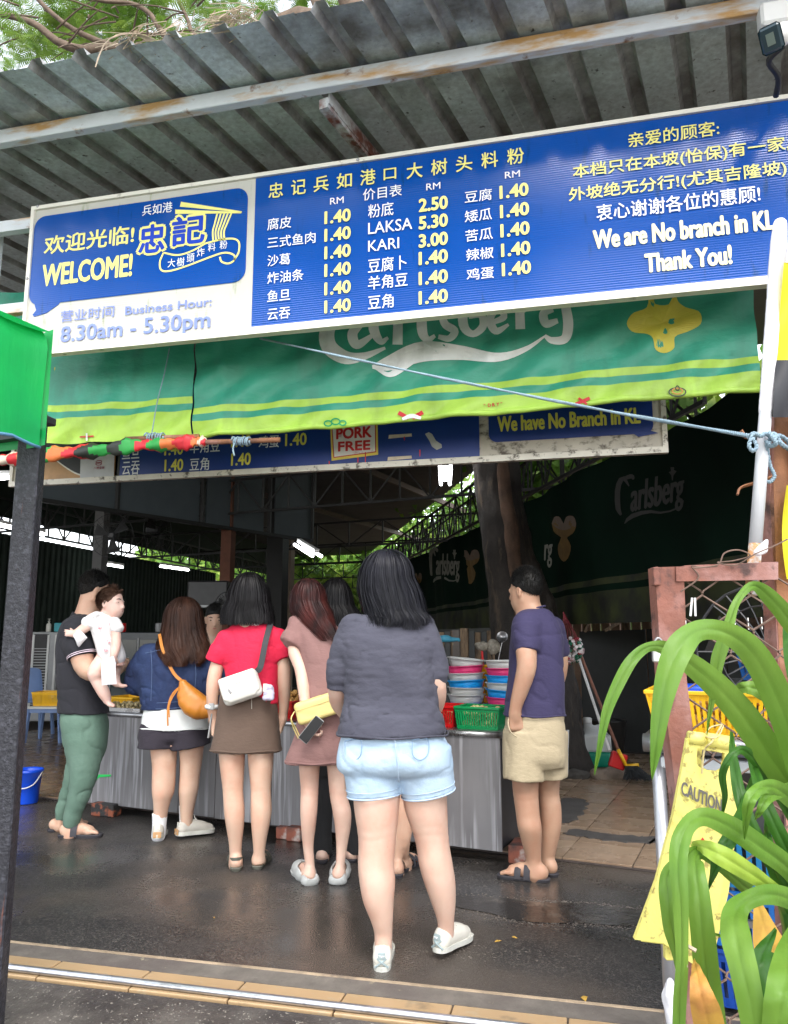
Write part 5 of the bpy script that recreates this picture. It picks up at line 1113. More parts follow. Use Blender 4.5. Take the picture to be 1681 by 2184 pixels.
CG = fabric('charcoal_jersey', (.046, .046, .066), .9, layers=(((.072, .072, .098), 5, .5, .2, (1, 1, 3)),))
def shirtdisp(X, Y, Z):
    zz = Z; n1_ = vnoise(X*9+2*Z, Y*9, Z*26, 3); n2 = vnoise(X*5, Y*5, Z*5, 4)
    m = np.clip((1.25-zz)/.35, .25, 1); return (cr(n1_))*.014*m+n2*.006+(cr(vnoise(X*20+8*Z, Y*20, Z*40, 8)))*.006
P.shirt = garment(P, 'top', CG, [lambda s: P.lo(s, [(1311, 766, 880, .060), (1322, 744, 905, .082)]+TR[2:5]+[(1540, 730, 944, .155), (1568, 724, 950, .172)], .03, e=2.3, grow=.006),
    lambda s: P.ch(s, [(752, 1338, 56), (733, 1390, 58), (723, 1430, 52), (721, 1440, 50)], .014, 10), lambda s: P.ch(s, [(900, 1335, 56), (918, 1385, 58), (930, 1425, 52), (932, 1435, 50)], .014, 10),
    lambda s: s.cone(J(724, 1410, 0), J(720, 1470, .012), .052, .047, .012), lambda s: s.cone(J(926, 1405, 0), J(934, 1462, .012), .052, .046, .012),
    lambda s: s.cone(J(716, 1456, .009), J(717, 1475, .014), .047, .047, .0, 'sub'), lambda s: s.cone(J(941, 1448, .009), J(942, 1468, .014), .046, .046, 0, 'sub'),
    lambda s: P.lo(s, [(1540, 734, 940, .146), (1580, 732, 942, .150)], 0, op='sub', e=2.3, grow=-.006)], .007, shirtdisp)
DN = mat('pale_denim', (.36, .50, .66), .85, 0, .10, 7, .6, 18, layers=(((.50, .62, .74), 3.5, .52, .2, (1, 1, 1)),))
def legopen(s, a, b_, ra, rb, t=.007): s.cone(a, b_, ra-t, rb-t, 0, 'sub')
def shorts(P, m, rows, lt, lb, rt_, rb, w0, w1, name='shorts', disp=None, crotch=None, e=2.4, h=None, flat=1):
    J = P.J
    def f(s):
        P.lo(s, rows, .03, e=e)
        for (a, b_) in ((lt, lb), (rt_, rb)):
            A, B = J(*a), J(*b_); s.cone(A, B, w0*P.mpp/2, w1*P.mpp/2, .012)
        for (a, b_) in ((lt, lb), (rt_, rb)):
            A, B = J(*a), J(*b_); u = unit(B-A); s.cone(B-u*.05, B+u*.03, w1*P.mpp/2-.007, w1*P.mpp/2-.007, 0, 'sub')
    return garment(P, name, m, [f], h, disp)
sdp = lambda X, Y, Z: (cr(vnoise(X*14, Y*14, Z*18+X*9, 13)))*.006+vnoise(X*6, Y*6, Z*6, 14)*.008
shorts(P, DN, [(1556, 738, 938, .135), (1580, 727, 950, .155), (1620, 722, 958, .163), (1645, 728, 956, .13), (1662, 770, 925, .05)], (792, 1600, .0), (799, 1696, .0), (898, 1600, .01), (914, 1692, .02), 128, 110, disp=sdp)
q = MB()
for (x, y, s_1) in ((752, 1580, 1), (895, 1578, 1)):
    pts = [(x-16, y), (x+16, y-3), (x+18, y+28), (x+2, y+42), (x-14, y+32)]; 
    P_ = []
    for px, py in pts+[pts[0]]:
        P_.append(atd(px, py, d0-.170+((px-840)/110.)**2*.085))
    q = MB(); S = spline(P_, 30); q.tube(S-FH*.008, .0022, 4); q.build('pocket_stitching', MATS['pocket_thread'] if 'pocket_thread' in MATS else mat('pocket_thread', (.26, .38, .55), .8), P.e)
longhair(P, [(1232, 769, 880, .098, .0), (1262, 768, 893, .098), (1300, 780, 902, .095, -.01), (1322, 785, 915, .085, -.03), (1342, 782, 912, .07, -.045)], 1171, HG, 5200, 3, .006, .0034, (.72, 1.0), rag=.16)
hemring(P, 1563, 724, 950, .178, CG)
DNS = mat('denim_seam', (.48, .60, .74), .8)
q = MB(); q.tube(spline([J(842, 1572, -.165), J(846, 1610, -.172), J(849, 1645, -.150), J(851, 1668, -.105)], 14), .0026, 5); q.build('back_seam', DNS, P.e, True)
for (A0, A1) in (((792, 1600, .0), (799, 1696, .0)), ((898, 1600, .01), (914, 1692, .02))):
    A, B = J(*A0), J(*A1); u = unit(B-A); r1 = unit(np.cross(u, FH)); r2 = np.cross(u, r1)
    for o, w_ in ((-.004, .0034), (-.030, .0018)):
        rr = 110*P.mpp/2+.0015+(.003 if o < -.01 else 0); q = MB(); q.tube([B+u*o+(r1*math.cos(t)+r2*math.sin(t))*rr for t in np.linspace(0, 6.2832, 50)], w_, 5); q.build('leg_hem', DNS, P.e, True)
# cream sneakers
def sneaker(P, ank, d, s=1.0, side=1, m=None, ms=None, rise=0, tilt=0, high=.06, sole=.02, panel=None):
    d = unit(np.array(d)*V(1, 1, 0)); d3 = unit(d-ZV*tilt); r = V(d[1], -d[0], 0)*side; u = np.cross(r*side, d3); u = u if u[2] > 0 else -u
    org = V(ank[0], ank[1], rise)-d*.0; toe = org+d3*.19*s
    c = lambda a, b_, z_: org+d3*a*s+r*b_*s+u*z_+ZV*(tilt*.19*s if tilt else 0)
    S3 = Sdf(); S3.chain([c(-.040, 0, .034), c(.04, 0, .036), c(.11, 0, .032), c(.155, 0, .026)], [.035*s, .036*s, .040*s, .030*s], .02)
    S3.chain([c(-.038, 0, .045), c(-.030, 0, high)], [.032*s, .034*s], .02); S3.chain([c(.02, 0, high), c(.075, 0, .048)], [.032*s, .030*s], .03)
    S3.chain([c(-.012, 0, high+.03), c(.005, 0, high+.0)], [.033*s, .030*s], .01, 'sub')
    n0 = c(0, 0, .006); S3.cut(org-.4, org+.4, lambda X, Y, Z: -((X-n0[0])*u[0]+(Y-n0[1])*u[1]+(Z-n0[2])*u[2]))
    e = S3.build('sneaker', m, P.e, .0055); pts = [(-.082, 0), (-.072, .024), (-.035, .036), (.03, .036), (.09, .044), (.14, .045), (.175, .034), (.19, .010), (.187, -.014), (.17, -.036), (.13, -.045), (.06, -.040), (-.03, -.036), (-.070, -.025)]
    S_ = spline([(a, b_, 0) for a, b_ in pts+[pts[0]]], 36)[:-1]; q = MB(); n = len(S_)
    A = [c(a, b_, 0) for a, b_, _ in S_]; B = [c(a*1.02, b_*1.03, sole) for a, b_, _ in S_]; q.add(A+B, [tuple(range(n))[::-1], tuple(range(n, 2*n))]+[(i, (i+1) % n, n+(i+1) % n, n+i) for i in range(n)]); q.build('sole', ms, e)
    return e, c, r, u, d3
CR = mat('cream_leather', (.66, .63, .56), .55, 0, .06, 20); SG = mat('grey_green_suede', (.30, .37, .38), .7, 0, .1, 30); CRS = mat('pale_rubber', (.60, .60, .55), .6, 0, .1, 20)
for px, py, dd, dr, rise, tl in ((816, 2046, -.02, FH*1.0+RT*.03, 0, 0), (952, 2018, .08, FH*.82+RT*.55, .012, .06)):
    a = J(px, py, dd)
    e, c, r, u, d3 = sneaker(P, a, dr, .98, 1, CR, CRS, rise, tl, .062)
    q = MB(); q.box(c(-.077, 0, .058), (.030, .006, .026), r, d3, u, bev=.002); q.build('heel_tab', SG, e)
    for sg in (-1, 1): q = MB(); q.tube([c(-.072, -.018*sg, .047), c(-.083, .0, .036), c(-.073, .026*sg, .016)], .0045, 6); q.build('heel_stripe', SG, e)
    text_uv('Tiger', 0, .026, 0, .010, MATS['white_print'], e, lambda x, y: c(-.082, 0, .054)+RT*(x-.013)+u*y, .03)
    q = MB(); [q.tube(spline([c(.04, -.02, .066), c(.03, .0, .088), c(.045, .025, .08), c(.05, .0, .066)], 9), .0025, 5)]; q.build('lace', MATS['cream_leather'], e)
# ------------------------------------------------ woman in red T-shirt
P = Person('w', 'woman in a red T-shirt and brown mini skirt with a white shoulder bag', (523, 1852), h=.008); J = P.J; b = P.b; d0 = P.d
hc = J(529, 1280, .02); head(b, hc, FH, .95); P.ch(b, [(528, 1290, 40), (528, 1345, 44)], .03)
TR = [(1338, 492, 582, .05), (1350, 475, 600, .07), (1385, 470, 598, .09), (1430, 482, 592, .092), (1470, 480, 590, .092), (1520, 468, 590, .11), (1570, 466, 592, .105)]
P.lo(b, [(y, xl+5, xr-5, ry-.008) for y, xl, xr, ry in TR], .03)
P.ch(b, [(484, 1365, 30), (466, 1410, 29), (455, 1455, 28, -.01), (453, 1500, 23, 0), (456, 1535, 18, .03)], .02, 14); P.ch(b, [(590, 1365, 30), (603, 1410, 28), (607, 1455, 27, .0), (606, 1500, 22, .02), (603, 1530, 18, .04)], .02, 14)
hand(b, J(456, 1537, .03), -ZV+RT*.05, -RT, FH*.9, .92, .75, curls=(1.0, 1.0, .95, .9)); hand(b, J(603, 1532, .04), -ZV*1+FH*.25-RT*.15, RT, FH, .92, .5)
for L_ in ([(493, 1570, 54), (495, 1620, 52, .0), (497, 1682, 42, -.005), (500, 1727, 42, -.015), (501, 1760, 36, -.02), (502, 1800, 26, -.01), (502, 1835, 23, 0), (502, 1846, 23, 0)], [(556, 1570, 54), (556, 1620, 52), (556, 1682, 42, .0), (557, 1727, 43, -.01), (556, 1760, 37, -.015), (554, 1800, 26, -.01), (553, 1828, 22, 0), (553, 1840, 22, 0)]): P.leg(b, L_)
FT = [(J(503, 1848, .0), FH*1-RT*.25, -1), (J(553, 1838, .04), FH*1+RT*.05, 1)]
for a, dr, sd_ in FT: foot(b, a, dr, .92, sd_, True, .016)
b.build('body', SK['light_skin'], P.e, .007)
OL = mat('olive_grey_strap', (.10, .10, .08), .7, 0, .15, 20)
for a, dr, sd_ in FT: slipper(P.e, a, dr, sd_, .93, 'back', OL, OL)
RDT = fabric('crimson_cotton', (.62, .008, .05), .8)
def tee(P, m, rows, ls, rs, name='t_shirt', disp=None, hemr=None, e=2.3, k=.03, h=None, grow=.006):
    """ls/rs: (shoulder px,py,w,dd),(sleeve end px,py,w,dd)"""
    J = P.J
    def f(s):
        P.lo(s, rows, k, e=e, grow=grow)
        for a, z in (ls, rs):
            A, B = J(a[0], a[1], a[3]), J(z[0], z[1], z[3]); u = unit(B-A); s.chain([A, A+(B-A)*.55], [a[2]*P.mpp/2, (a[2]*.45+z[2]*.55)*P.mpp/2], .018); s.cone(A+(B-A)*.45, B, (a[2]*.5+z[2]*.5)*P.mpp/2, z[2]*P.mpp/2, .02)
        for a, z in (ls, rs):
            A, B = J(a[0], a[1], a[3]), J(z[0], z[1], z[3]); u = unit(B-A); s.cone(B-u*.035, B+u*.04, z[2]*P.mpp/2-.006, z[2]*P.mpp/2-.006, 0, 'sub')
        if hemr: P.lo(s, hemr, 0, op='sub', e=e, grow=grow-.008)
    return garment(P, name, m, [f], h, disp or (lambda X, Y, Z: (cr(vnoise(X*13+5*Z, Y*13, Z*10, 21)))*.007+vnoise(X*7, Y*7, Z*6, 22)*.010))
tee(P, RDT, [(1322, 510, 562, .035), (1332, 495, 578, .052), (1345, 482, 593, .068)]+TR[2:5]+[(1500, 474, 590, .1)], ((482, 1362, 42, 0), (459, 1412, 45, 0)), ((594, 1362, 42, 0), (607, 1404, 44, .0)), 't_shirt')
SKB = fabric('taupe_twill', (.115, .075, .055), .85)
def skirtdisp(X, Y, Z): return vnoise(X*6, Y*6, Z*3, 31)*.008+(cr(vnoise(X*10, Y*10, Z*6, 33)))*.003
garment(P, 'skirt', SKB, [lambda s: P.lo(s, [(1466, 476, 588, .098), (1500, 470, 590, .112), (1540, 464, 592, .118), (1602, 451, 598, .118)], .02, e=2.5), lambda s: P.lo(s, [(1585, 454, 596, .116), (1620, 450, 600, .12)], 0, op='sub', e=2.5, grow=-.006)], .0075, skirtdisp)
q = MB(); q.beam(J(537, 1475, -.108), J(537, 1512, -.122), .003, .002); q.build('zip', MATS['cream_leather'], P.e)
text_uv('ORIX', J(541, 1330, 0)@RT, J(557, 1330, 0)@RT, 0, .013, MATS['white_print'], P.e, lambda x, y: RT*x+FH*(J(549, 1333, -.077)@FH)+ZV*(J(549, 1334, -.077)[2]+y), .02, True)
longhair(P, [(1282, 486, 574, .088, .0), (1305, 474, 580, .086), (1334, 474, 583, .078, -.02)], 1220, HB, 4200, 5, .002, .0032, (.86, 1.0), rag=.03)
def phone(P, c, ax, up, n, m2=(.02, .02, .025), lab='black smartphone with pale case held in the hand', w=.072, l=.15, parent=None):
    e = empty('phone', c, lab, 'phone'); q = MB(); q.box(c, (w, l, .009), unit(ax), unit(up), unit(n), bev=.003); q.build('case', MATS['grey_rubber'] if 'grey_rubber' in MATS else mat('grey_rubber', (.3, .3, .3), .5), e)
    q = MB(); q.box(c+unit(n)*.0052, (w*.92, l*.95, .0015), unit(ax), unit(up), unit(n)); q.build('screen', mat('black_glass', (.008, .008, .01), .25, spec=.25) if 'black_glass' not in MATS else MATS['black_glass'], e)
phone(P, J(451, 1545, .02), FH, ZV+RT*.12, -RT, lab='phone held in the left hand of the red shirt woman')
q = MB(); q.tube([J(452, 1507, .0)+(RT*math.cos(t)+FH*math.sin(t))*.0335 for t in np.linspace(0, 6.2832, 20)], .009, 6, flat=1.5); e = tag(q.build('wristwatch', mat('pale_grey_silicone', (.62, .64, .64), .5), smooth=True), 'pale grey wristwatch on the left wrist of the red shirt woman', 'watch')
q = MB(); q.box(J(451, 1507, -.036), (.034, .012, .038), bev=.004); q.build('dial', MATS['grey_rubber'], e)
hemring(P, 1598, 452, 597, .122, SKB)
# white bag
WB = mat('white_nylon', (.70, .68, .62), .55, 0, .05, 12, .12, 60)
bc = J(514, 1466, -.155); bag = empty('shoulder_bag', bc, 'white shoulder bag with a dark label on the hip of the red shirt woman', 'bag')
bx = unit(RT*.93+ZV*.32); bz = unit(ZV*.94-RT*.32); bn = -FH
q = Sdf(); q.rbox(bc, (.112, .040, .080), [bx, FH, bz], .03); q.rbox(bc-bz*.02, (.106, .046, .052), [bx, FH, bz], .028, .01); q.disp = wr(.002, 20, 3); q.build('bag_body', WB, bag, .006)
q = Sdf(); q.rbox(bc+bz*.016+bn*.034, (.108, .018, .066), [bx, FH, bz], .016, .01); q.rbox(bc+bz*.0+bn*.036, (.085, .016, .068), [bx, FH, bz], .016, .02); q.disp = wr(.0015, 18, 4); q.build('flap', WB, bag, .0055)
q = MB(); q.box(bc+bx*.035-bz*.037+bn*.0535, (.042, .003, .016), bx, bn, bz); q.build('label_patch', mat('slate_label', (.05, .055, .07), .6), bag)
for i in range(3): q = MB(); q.box(bc+bx*.035-bz*(.033+.004*i)+bn*.0555, (.030-.005*i, .001, .0015), bx, bn, bz); q.build('lettering', MATS['white_print'], bag)
q = MB(); q.beam(bc-bx*.09+bz*.028+bn*.052, bc+bx*.02+bz*.028+bn*.0575, .003, .003); q.build('zip', mat('dark_zip', (.3, .29, .27), .5), bag)
q = MB(); q.box(bc-bx*.055+bz*.0+bn*.058, (.012, .004, .03), unit(bx+bz*.4), bn, unit(bz-bx*.4), bev=.001); q.build('zip_pull', M['steel'], bag)
q = MB(); S = spline([bc+bx*.11+bz*.055, J(556, 1420, -.155), J(566, 1370, -.125), J(576, 1332, -.05), J(578, 1322, .02)], 20); T = np.gradient(S, axis=0); vs = []
for i in range(20): w = unit(np.cross(T[i], FH)); vs += [S[i]+w*.017, S[i]-w*.017, S[i]-w*.017+FH*.003, S[i]+w*.017+FH*.003]
q.add(vs, [(4*i+j, 4*i+(j+1) % 4, 4*i+4+(j+1) % 4, 4*i+4+j) for i in range(19) for j in range(4)]); q.build('strap', mat('black_webbing', (.03, .03, .035), .7, 0, .1, 30), bag)
pc_ = J(574, 1474, -.15); q = Sdf()
for i in range(22): q.ell(pc_+V(rnd.uniform(-.02, .02), rnd.uniform(-.012, .012), rnd.uniform(-.038, .026)), (.018, .018, .018), None, .006)
q.disp = wr(.003, 90, 7); tag(q.build('plush_charm', mat('lilac_plush', (.52, .50, .62), .95, 0, .1, 30), None, .005), 'fluffy lilac charm dangling beside the white bag', 'charm')
q = MB(); q.box(J(565, 1467, -.17), (.02, .004, .045), bev=.001); tag(q.build('name_tag', MATS['white_nylon']), 'small white tag hanging between the white bag and the lilac charm', 'tag')
# ------------------------------------------------ woman in mauve dress, leaning
P = Person('w', 'slim woman in a dusty mauve T-shirt dress leaning forward with hands behind her', (697, 1880), h=.008); J = P.J; b = P.b; d0 = P.d
hc = J(655, 1288, .12); head(b, hc, unit(FH*.9-RT*.25-ZV*.35), .93); P.ch(b, [(662, 1300, 36, .09), (668, 1345, 42, .02)], .03)
TR = [(1312, 630, 690, .045, .05), (1330, 615, 715, .07, .04), (1380, 640, 726, .09, .02), (1440, 652, 735, .09, .0), (1500, 645, 735, .105, -.01), (1560, 635, 735, .11, -.01), (1600, 640, 735, .1, -.01)]
P.lo(b, [(y, xl+5, xr-5, ry-.008, dd) for y, xl, xr, ry, dd in TR], .03)
P.ch(b, [(630, 1352, 26, .03), (628, 1390, 26, .0), (642, 1425, 26, -.03), (648, 1470, 24, -.07), (652, 1510, 19, -.11), (655, 1536, 16, -.13)], .02, 14); P.ch(b, [(706, 1350, 36, .04), (728, 1400, 28, .06), (738, 1450, 26, .1), (742, 1500, 22, .2)], .02, 10)
hand(b, J(655, 1538, -.13), RT*.55-ZV*.9-FH*.15, -RT*.6-ZV*.3, -FH-ZV*.2+RT*.2, .9, .8, curls=(1.25, 1.2, 1.1, 1.0)); hand(b, J(742, 1502, .2), -ZV, RT, FH, .85, .5)
for L_ in ([(662, 1590, 46, 0), (660, 1635, 42, 0), (661, 1682, 37, 0), (659, 1727, 35, -.01), (658, 1762, 30, -.01), (658, 1805, 22, 0), (661, 1842, 20, 0), (661, 1858, 20, 0)], [(715, 1590, 46, 0), (718, 1635, 40, .0), (721, 1690, 37, .01), (729, 1731, 38, .01), (731, 1765, 32, .01), (729, 1805, 23, .01), (726, 1842, 19, .0), (724, 1858, 19, 0)]): P.leg(b, L_)
FT = [(J(656, 1868, .0), FH-RT*.42, -1), (J(723, 1866, .01), FH+RT*.05, 1)]
for a, dr, sd_ in FT: foot(b, a, dr, .92, sd_, True, .014)
b.build('body', SK['fair_skin'], P.e, .007)
GF = mat('pale_grey_foam', (.42, .43, .42), .7, 0, .08, 20)
for a, dr, sd_ in FT: slipper(P.e, a, dr, sd_, 1.05, 'clog', GF)
MV = fabric('dusty_mauve_cotton', (.235, .125, .115), .85)
tee(P, MV, [(1308, 636, 684, .045, .05), (1325, 616, 712, .068, .04)]+TR[2:6]+[(1600, 619, 735, .112, -.02), (1627, 610, 736, .112, -.02)], ((634, 1343, 46, .035), (619, 1374, 54, .015)), ((704, 1350, 42, .04), (728, 1392, 46, .05)), 'dress', hemr=[(1615, 612, 735, .115, -.02), (1640, 610, 737, .115, -.02)])
hemring(P, 1622, 612, 735, .118, MV, -.02)
longhair(P, [(1282, 620, 694, .088, .10), (1305, 624, 706, .080, .06), (1330, 650, 712, .06, .0), (1365, 688, 722, .03, -.06)], 1231, HR, 2600, 9, .003, .0032, (.6, 1.02), rag=.12)
phone(P, J(664, 1556, -.19), RT*.80-ZV*.62-FH*.1, ZV*-.75-RT*.6, -FH, lab='black phone held in the hand of the woman in mauve, screen outward', w=.058, l=.15)
YB = mat('butter_yellow_leather', (.72, .58, .22), .5, 0, .05, 10, .1, 60)
bc = J(684, 1508, -.15); bag = empty('clutch_bag', bc, 'butter yellow boxy bag tucked under the arm of the woman in mauve', 'bag'); bx = unit(RT*.95+ZV*.30); bz = unit(ZV*.95-RT*.30)
q = Sdf(); q.rbox(bc, (.135, .042, .060), [bx, FH, bz], .022); q.disp = wr(.003, 14, 5); q.build('bag_body', YB, bag, .006)
q = MB(); q.beam(bc-bx*.12+bz*.020-FH*.042, bc+bx*.12+bz*.020-FH*.042, .005, .003); q.build('zip', mat('yellow_zip', (.5, .40, .15), .5), bag)
q = MB(); q.box(bc+bx*.085-bz*.005-FH*.046, (.045, .003, .020), bx, -FH, bz); q.build('label_patch', MATS['white_print'], bag)
for dx in (0, .012): q = MB(); q.tube(spline([bc-bx*.14+bz*.02, bc-bx*.165-bz*.01-FH*.02, bc-bx*.17-bz*.06+RT*dx, bc-bx*.16-bz*.12+RT*dx], 10), .0045, 5, flat=.4); q.build('wrist_strap', YB, bag)
# ------------------------------------------------ woman with black hair and black trousers behind
P = Person('w', 'woman with long black hair and black trousers mostly hidden behind the woman in mauve', (722, 1836), h=.010); J = P.J; b = P.b
head(b, J(722, 1290, .05), FH, .95); P.ch(b, [(722, 1295, 40, .03), (722, 1350, 44)], .03); P.lo(b, [(1335, 690, 755, .05), (1360, 672, 770, .085), (1440, 680, 762, .09), (1560, 672, 768, .1), (1620, 675, 766, .1)], .03)
P.ch(b, [(678, 1370, 34), (672, 1420, 28), (690, 1470, 26, .1)], .02, 8); P.ch(b, [(764, 1370, 34), (770, 1420, 28), (752, 1470, 26, .1)], .02, 8)
hand(b, J(692, 1472, .11), FH, ZV, RT, .9, .4); hand(b, J(750, 1472, .11), FH, ZV, -RT, .9, .4)
for x in (690, 757): P.ch(b, [(x, 1620, 34), (x-1, 1780, 24), (x-2, 1826, 18)], .02, 8)
FT = [(J(688, 1832, 0), FH, -1), (J(752, 1830, .02), FH+RT*.1, 1)]
for a, dr, sd_ in FT: foot(b, a, dr, .92, sd_, False, .014)
b.build('body', SK['fair_skin'], P.e, .009)
BLK = fabric('black_cloth', (.010, .010, .011), .9)
garment(P, 'top', BLK, [lambda s: P.lo(s, [(1335, 690, 755, .055), (1360, 668, 772, .09), (1440, 676, 766, .1), (1560, 670, 770, .11)], .03), lambda s: P.ch(s, [(676, 1365, 42), (670, 1415, 38)], .03), lambda s: P.ch(s, [(768, 1365, 42), (772, 1415, 38)], .03)], .01, wr(.004, 12, 4))
def trousers(P, m, rows, legs, name='trousers', h=None, disp=None, k=.03):
    def f(s):
        P.lo(s, rows, k, e=2.3)
        for L_ in legs:
            P.ch(s, L_[:-1], .03, 14); A, B = P.J(L_[-2][0], L_[-2][1], L_[-2][3]), P.J(L_[-1][0], L_[-1][1], L_[-1][3]); s.cone(A, B, L_[-2][2]*P.mpp/2, L_[-1][2]*P.mpp/2, .01); u = unit(B-A); s.cone(B-u*.03, B+u*.03, L_[-1][2]*P.mpp/2-.006, L_[-1][2]*P.mpp/2-.006, 0, 'sub')
    return garment(P, name, m, [f], h, disp)
trousers(P, BLK, [(1540, 672, 768, .105), (1620, 668, 772, .112), (1650, 672, 768, .09)], [[(694, 1620, 48, 0), (690, 1700, 40, 0), (689, 1790, 36, 0), (689, 1821, 37, 0)], [(750, 1620, 48, 0), (756, 1700, 40, 0), (757, 1790, 36, 0), (757, 1820, 37, 0)]], h=.009, disp=wr(.004, 9, 6))
for a, dr, sd_ in FT: slipper(P.e, a, dr, sd_, .95, 'strap', SOLE)
longhair(P, [(1290, 680, 752, .088, .03), (1320, 676, 768, .085, .0), (1380, 690, 770, .05, -.06)], 1231, HB, 2600, 12, .002, .004)
# ------------------------------------------------ person hidden behind the front woman: bare legs, black slippers
P = Person('w', 'person with bare legs and black slippers standing just beyond the nearest woman', (862, 1866), h=.011); J = P.J; b = P.b
head(b, J(856, 1330, .0), FH, .9); P.ch(b, [(856, 1335, 36), (856, 1390, 40)], .03); P.lo(b, [(1385, 825, 885, .05), (1410, 815, 895, .08), (1500, 822, 890, .08), (1600, 816, 896, .09)], .03)
P.ch(b, [(818, 1420, 30), (820, 1490, 24), (835, 1530, 20, .1)], .02, 8); P.ch(b, [(892, 1420, 30), (890, 1490, 24), (875, 1530, 20, .1)], .02, 8)
hand(b, J(836, 1532, .11), FH, ZV, RT, .85, .4); hand(b, J(874, 1532, .11), FH, ZV, -RT, .85, .4)
P.ch(b, [(838, 1600, 40), (842, 1690, 32), (846, 1750, 30), (848, 1800, 24), (848, 1850, 17), (848, 1868, 17)], .02, 16); P.ch(b, [(872, 1600, 40), (870, 1690, 32), (868, 1750, 30), (864, 1800, 22), (863, 1846, 16, .1), (863, 1856, 16, .1)], .02, 16)
FT = [(J(848, 1870, .0), FH, -1), (J(865, 1856, .1), FH+RT*.5, 1)]
for a, dr, sd_ in FT: foot(b, a, dr, .88, sd_, False, .014)
b.build('body', SK['warm_skin'], P.e, .008)
garment(P, 'shirt', BLK, [lambda s: P.lo(s, [(1385, 825, 885, .055), (1410, 812, 898, .09), (1500, 818, 894, .09), (1600, 814, 898, .10)], .03), lambda s: P.ch(s, [(816, 1415, 38), (818, 1460, 34)], .03), lambda s: P.ch(s, [(894, 1415, 38), (892, 1460, 34)], .03)], .011)
shorts(P, BLK, [(1580, 814, 898, .1), (1640, 812, 900, .1)], (836, 1600, 0), (838, 1680, 0), (874, 1600, 0), (874, 1680, 0), 48, 46, h=.011)
for a, dr, sd_ in FT: slipper(P.e, a, dr, sd_, .9, 'strap', SOLE)
longhair(P, [(1330, 822, 890, .08, .0), (1390, 826, 886, .07, -.02)], 1275, HB, 600, 14, .001, .005)

# ------------------------------------------------ woman in denim jacket
P = Person('w', 'long haired woman in a blue denim jacket and black shorts', (352, 1792), h=.008); J = P.J; b = P.b; d0 = P.d
hc = J(393, 1318, .0); head(b, hc, unit(FH+RT*.2-ZV*.3), .95); P.ch(b, [(390, 1330, 38), (385, 1385, 44)], .03)
TR = [(1370, 345, 420, .05), (1384, 312, 440, .075), (1420, 300, 450, .10), (1460, 303, 447, .105), (1510, 305, 440, .105), (1560, 302, 440, .11), (1590, 310, 432, .1)]
P.lo(b, [(y, xl+6, xr-6, ry-.01) for y, xl, xr, ry in TR], .03)
P.ch(b, [(322, 1400, 30), (298, 1430, 28, .02), (292, 1460, 28, .06), (315, 1470, 26, .22), (335, 1465, 20, .34)], .02, 12); P.ch(b, [(430, 1402, 30), (452, 1450, 32, .05), (440, 1475, 26, .2), (425, 1468, 20, .3)], .02, 12)
hand(b, J(337, 1465, .35), FH+RT*.4, ZV, RT, .9, .5); hand(b, J(423, 1467, .31), FH-RT*.4, ZV, -RT, .9, .5)
for L_ in ([(348, 1570, 56), (350, 1620, 50), (350, 1640, 47), (348, 1686, 44, -.01), (345, 1710, 34, -.01), (342, 1740, 27, 0), (339, 1778, 24, .0)], [(408, 1570, 54), (408, 1615, 46, .02), (405, 1655, 40, .03), (402, 1686, 38, .03), (400, 1712, 31, .04), (398, 1735, 26, .05), (397, 1764, 23, .06)]): P.leg(b, L_)
FT = [(J(338, 1788, -.0), FH*.9-RT*.15, -1, .0, .10), (J(400, 1770, .06), FH*.6+RT*.75, 1, .012, .05)]
b.build('body', SK['light_skin'], P.e, .0075)
SOX = fabric('white_ribbed_sock', (.78, .78, .80), .9)
for L_ in ([(341, 1734, 31, 0), (340, 1760, 28, 0), (338, 1782, 28, 0)], [(398, 1717, 30, .05), (397, 1742, 27, .06), (397, 1764, 26, .06)]): s_2 = Sdf(); P.ch(s_2, L_, .01, 8); q_ = J(L_[0][0], L_[0][1], L_[0][3]); s_2.cut(q_-.15, q_+.15, lambda X, Y, Z: Z-q_[2]+0*X+0*Y); s_2.disp = wr(.0012, 90, 3, (1, 1, .1)); s_2.build('sock', SOX, P.e, .006)
GUM = mat('gum_sole', (.48, .27, .12), .6, 0, .15, 40, .4, 200); BG = mat('beige_suede', (.50, .47, .42), .7, 0, .1, 16)
for a, dr, sd_, ri, tl in FT:
    e, c, r, u, d3 = sneaker(P, a, dr, .98, sd_, BG, CRS, ri, tl, .066, .024)
    q = MB(); q.box(c(-.078, 0, .022), (.052, .008, .036), r, d3, u, bev=.003); q.build('heel_pad', GUM, e)
    q = MB(); q.box(c(-.068, 0, .066), (.03, .008, .028), r, d3, u, bev=.002); q.build('heel_tab', CRS, e); q = MB(); q.tube(spline([c(.03, .0, .085), c(.02, -.01, .115), c(.035, .0, .12), c(.04, .01, .10), c(.05, .02, .09)], 10), .003, 5); q.build('lace', CRS, e)
DJ = mat('indigo_denim', (.010, .022, .075), .85, 0, .2, 8, .4, 40, layers=(((.025, .048, .13), 5, .56, .14, (1, 1, 1)),))
jd = lambda X, Y, Z: (cr(vnoise(X*11+6*Z, Y*11, Z*16, 41)))*.012+vnoise(X*5, Y*5, Z*5, 42)*.008
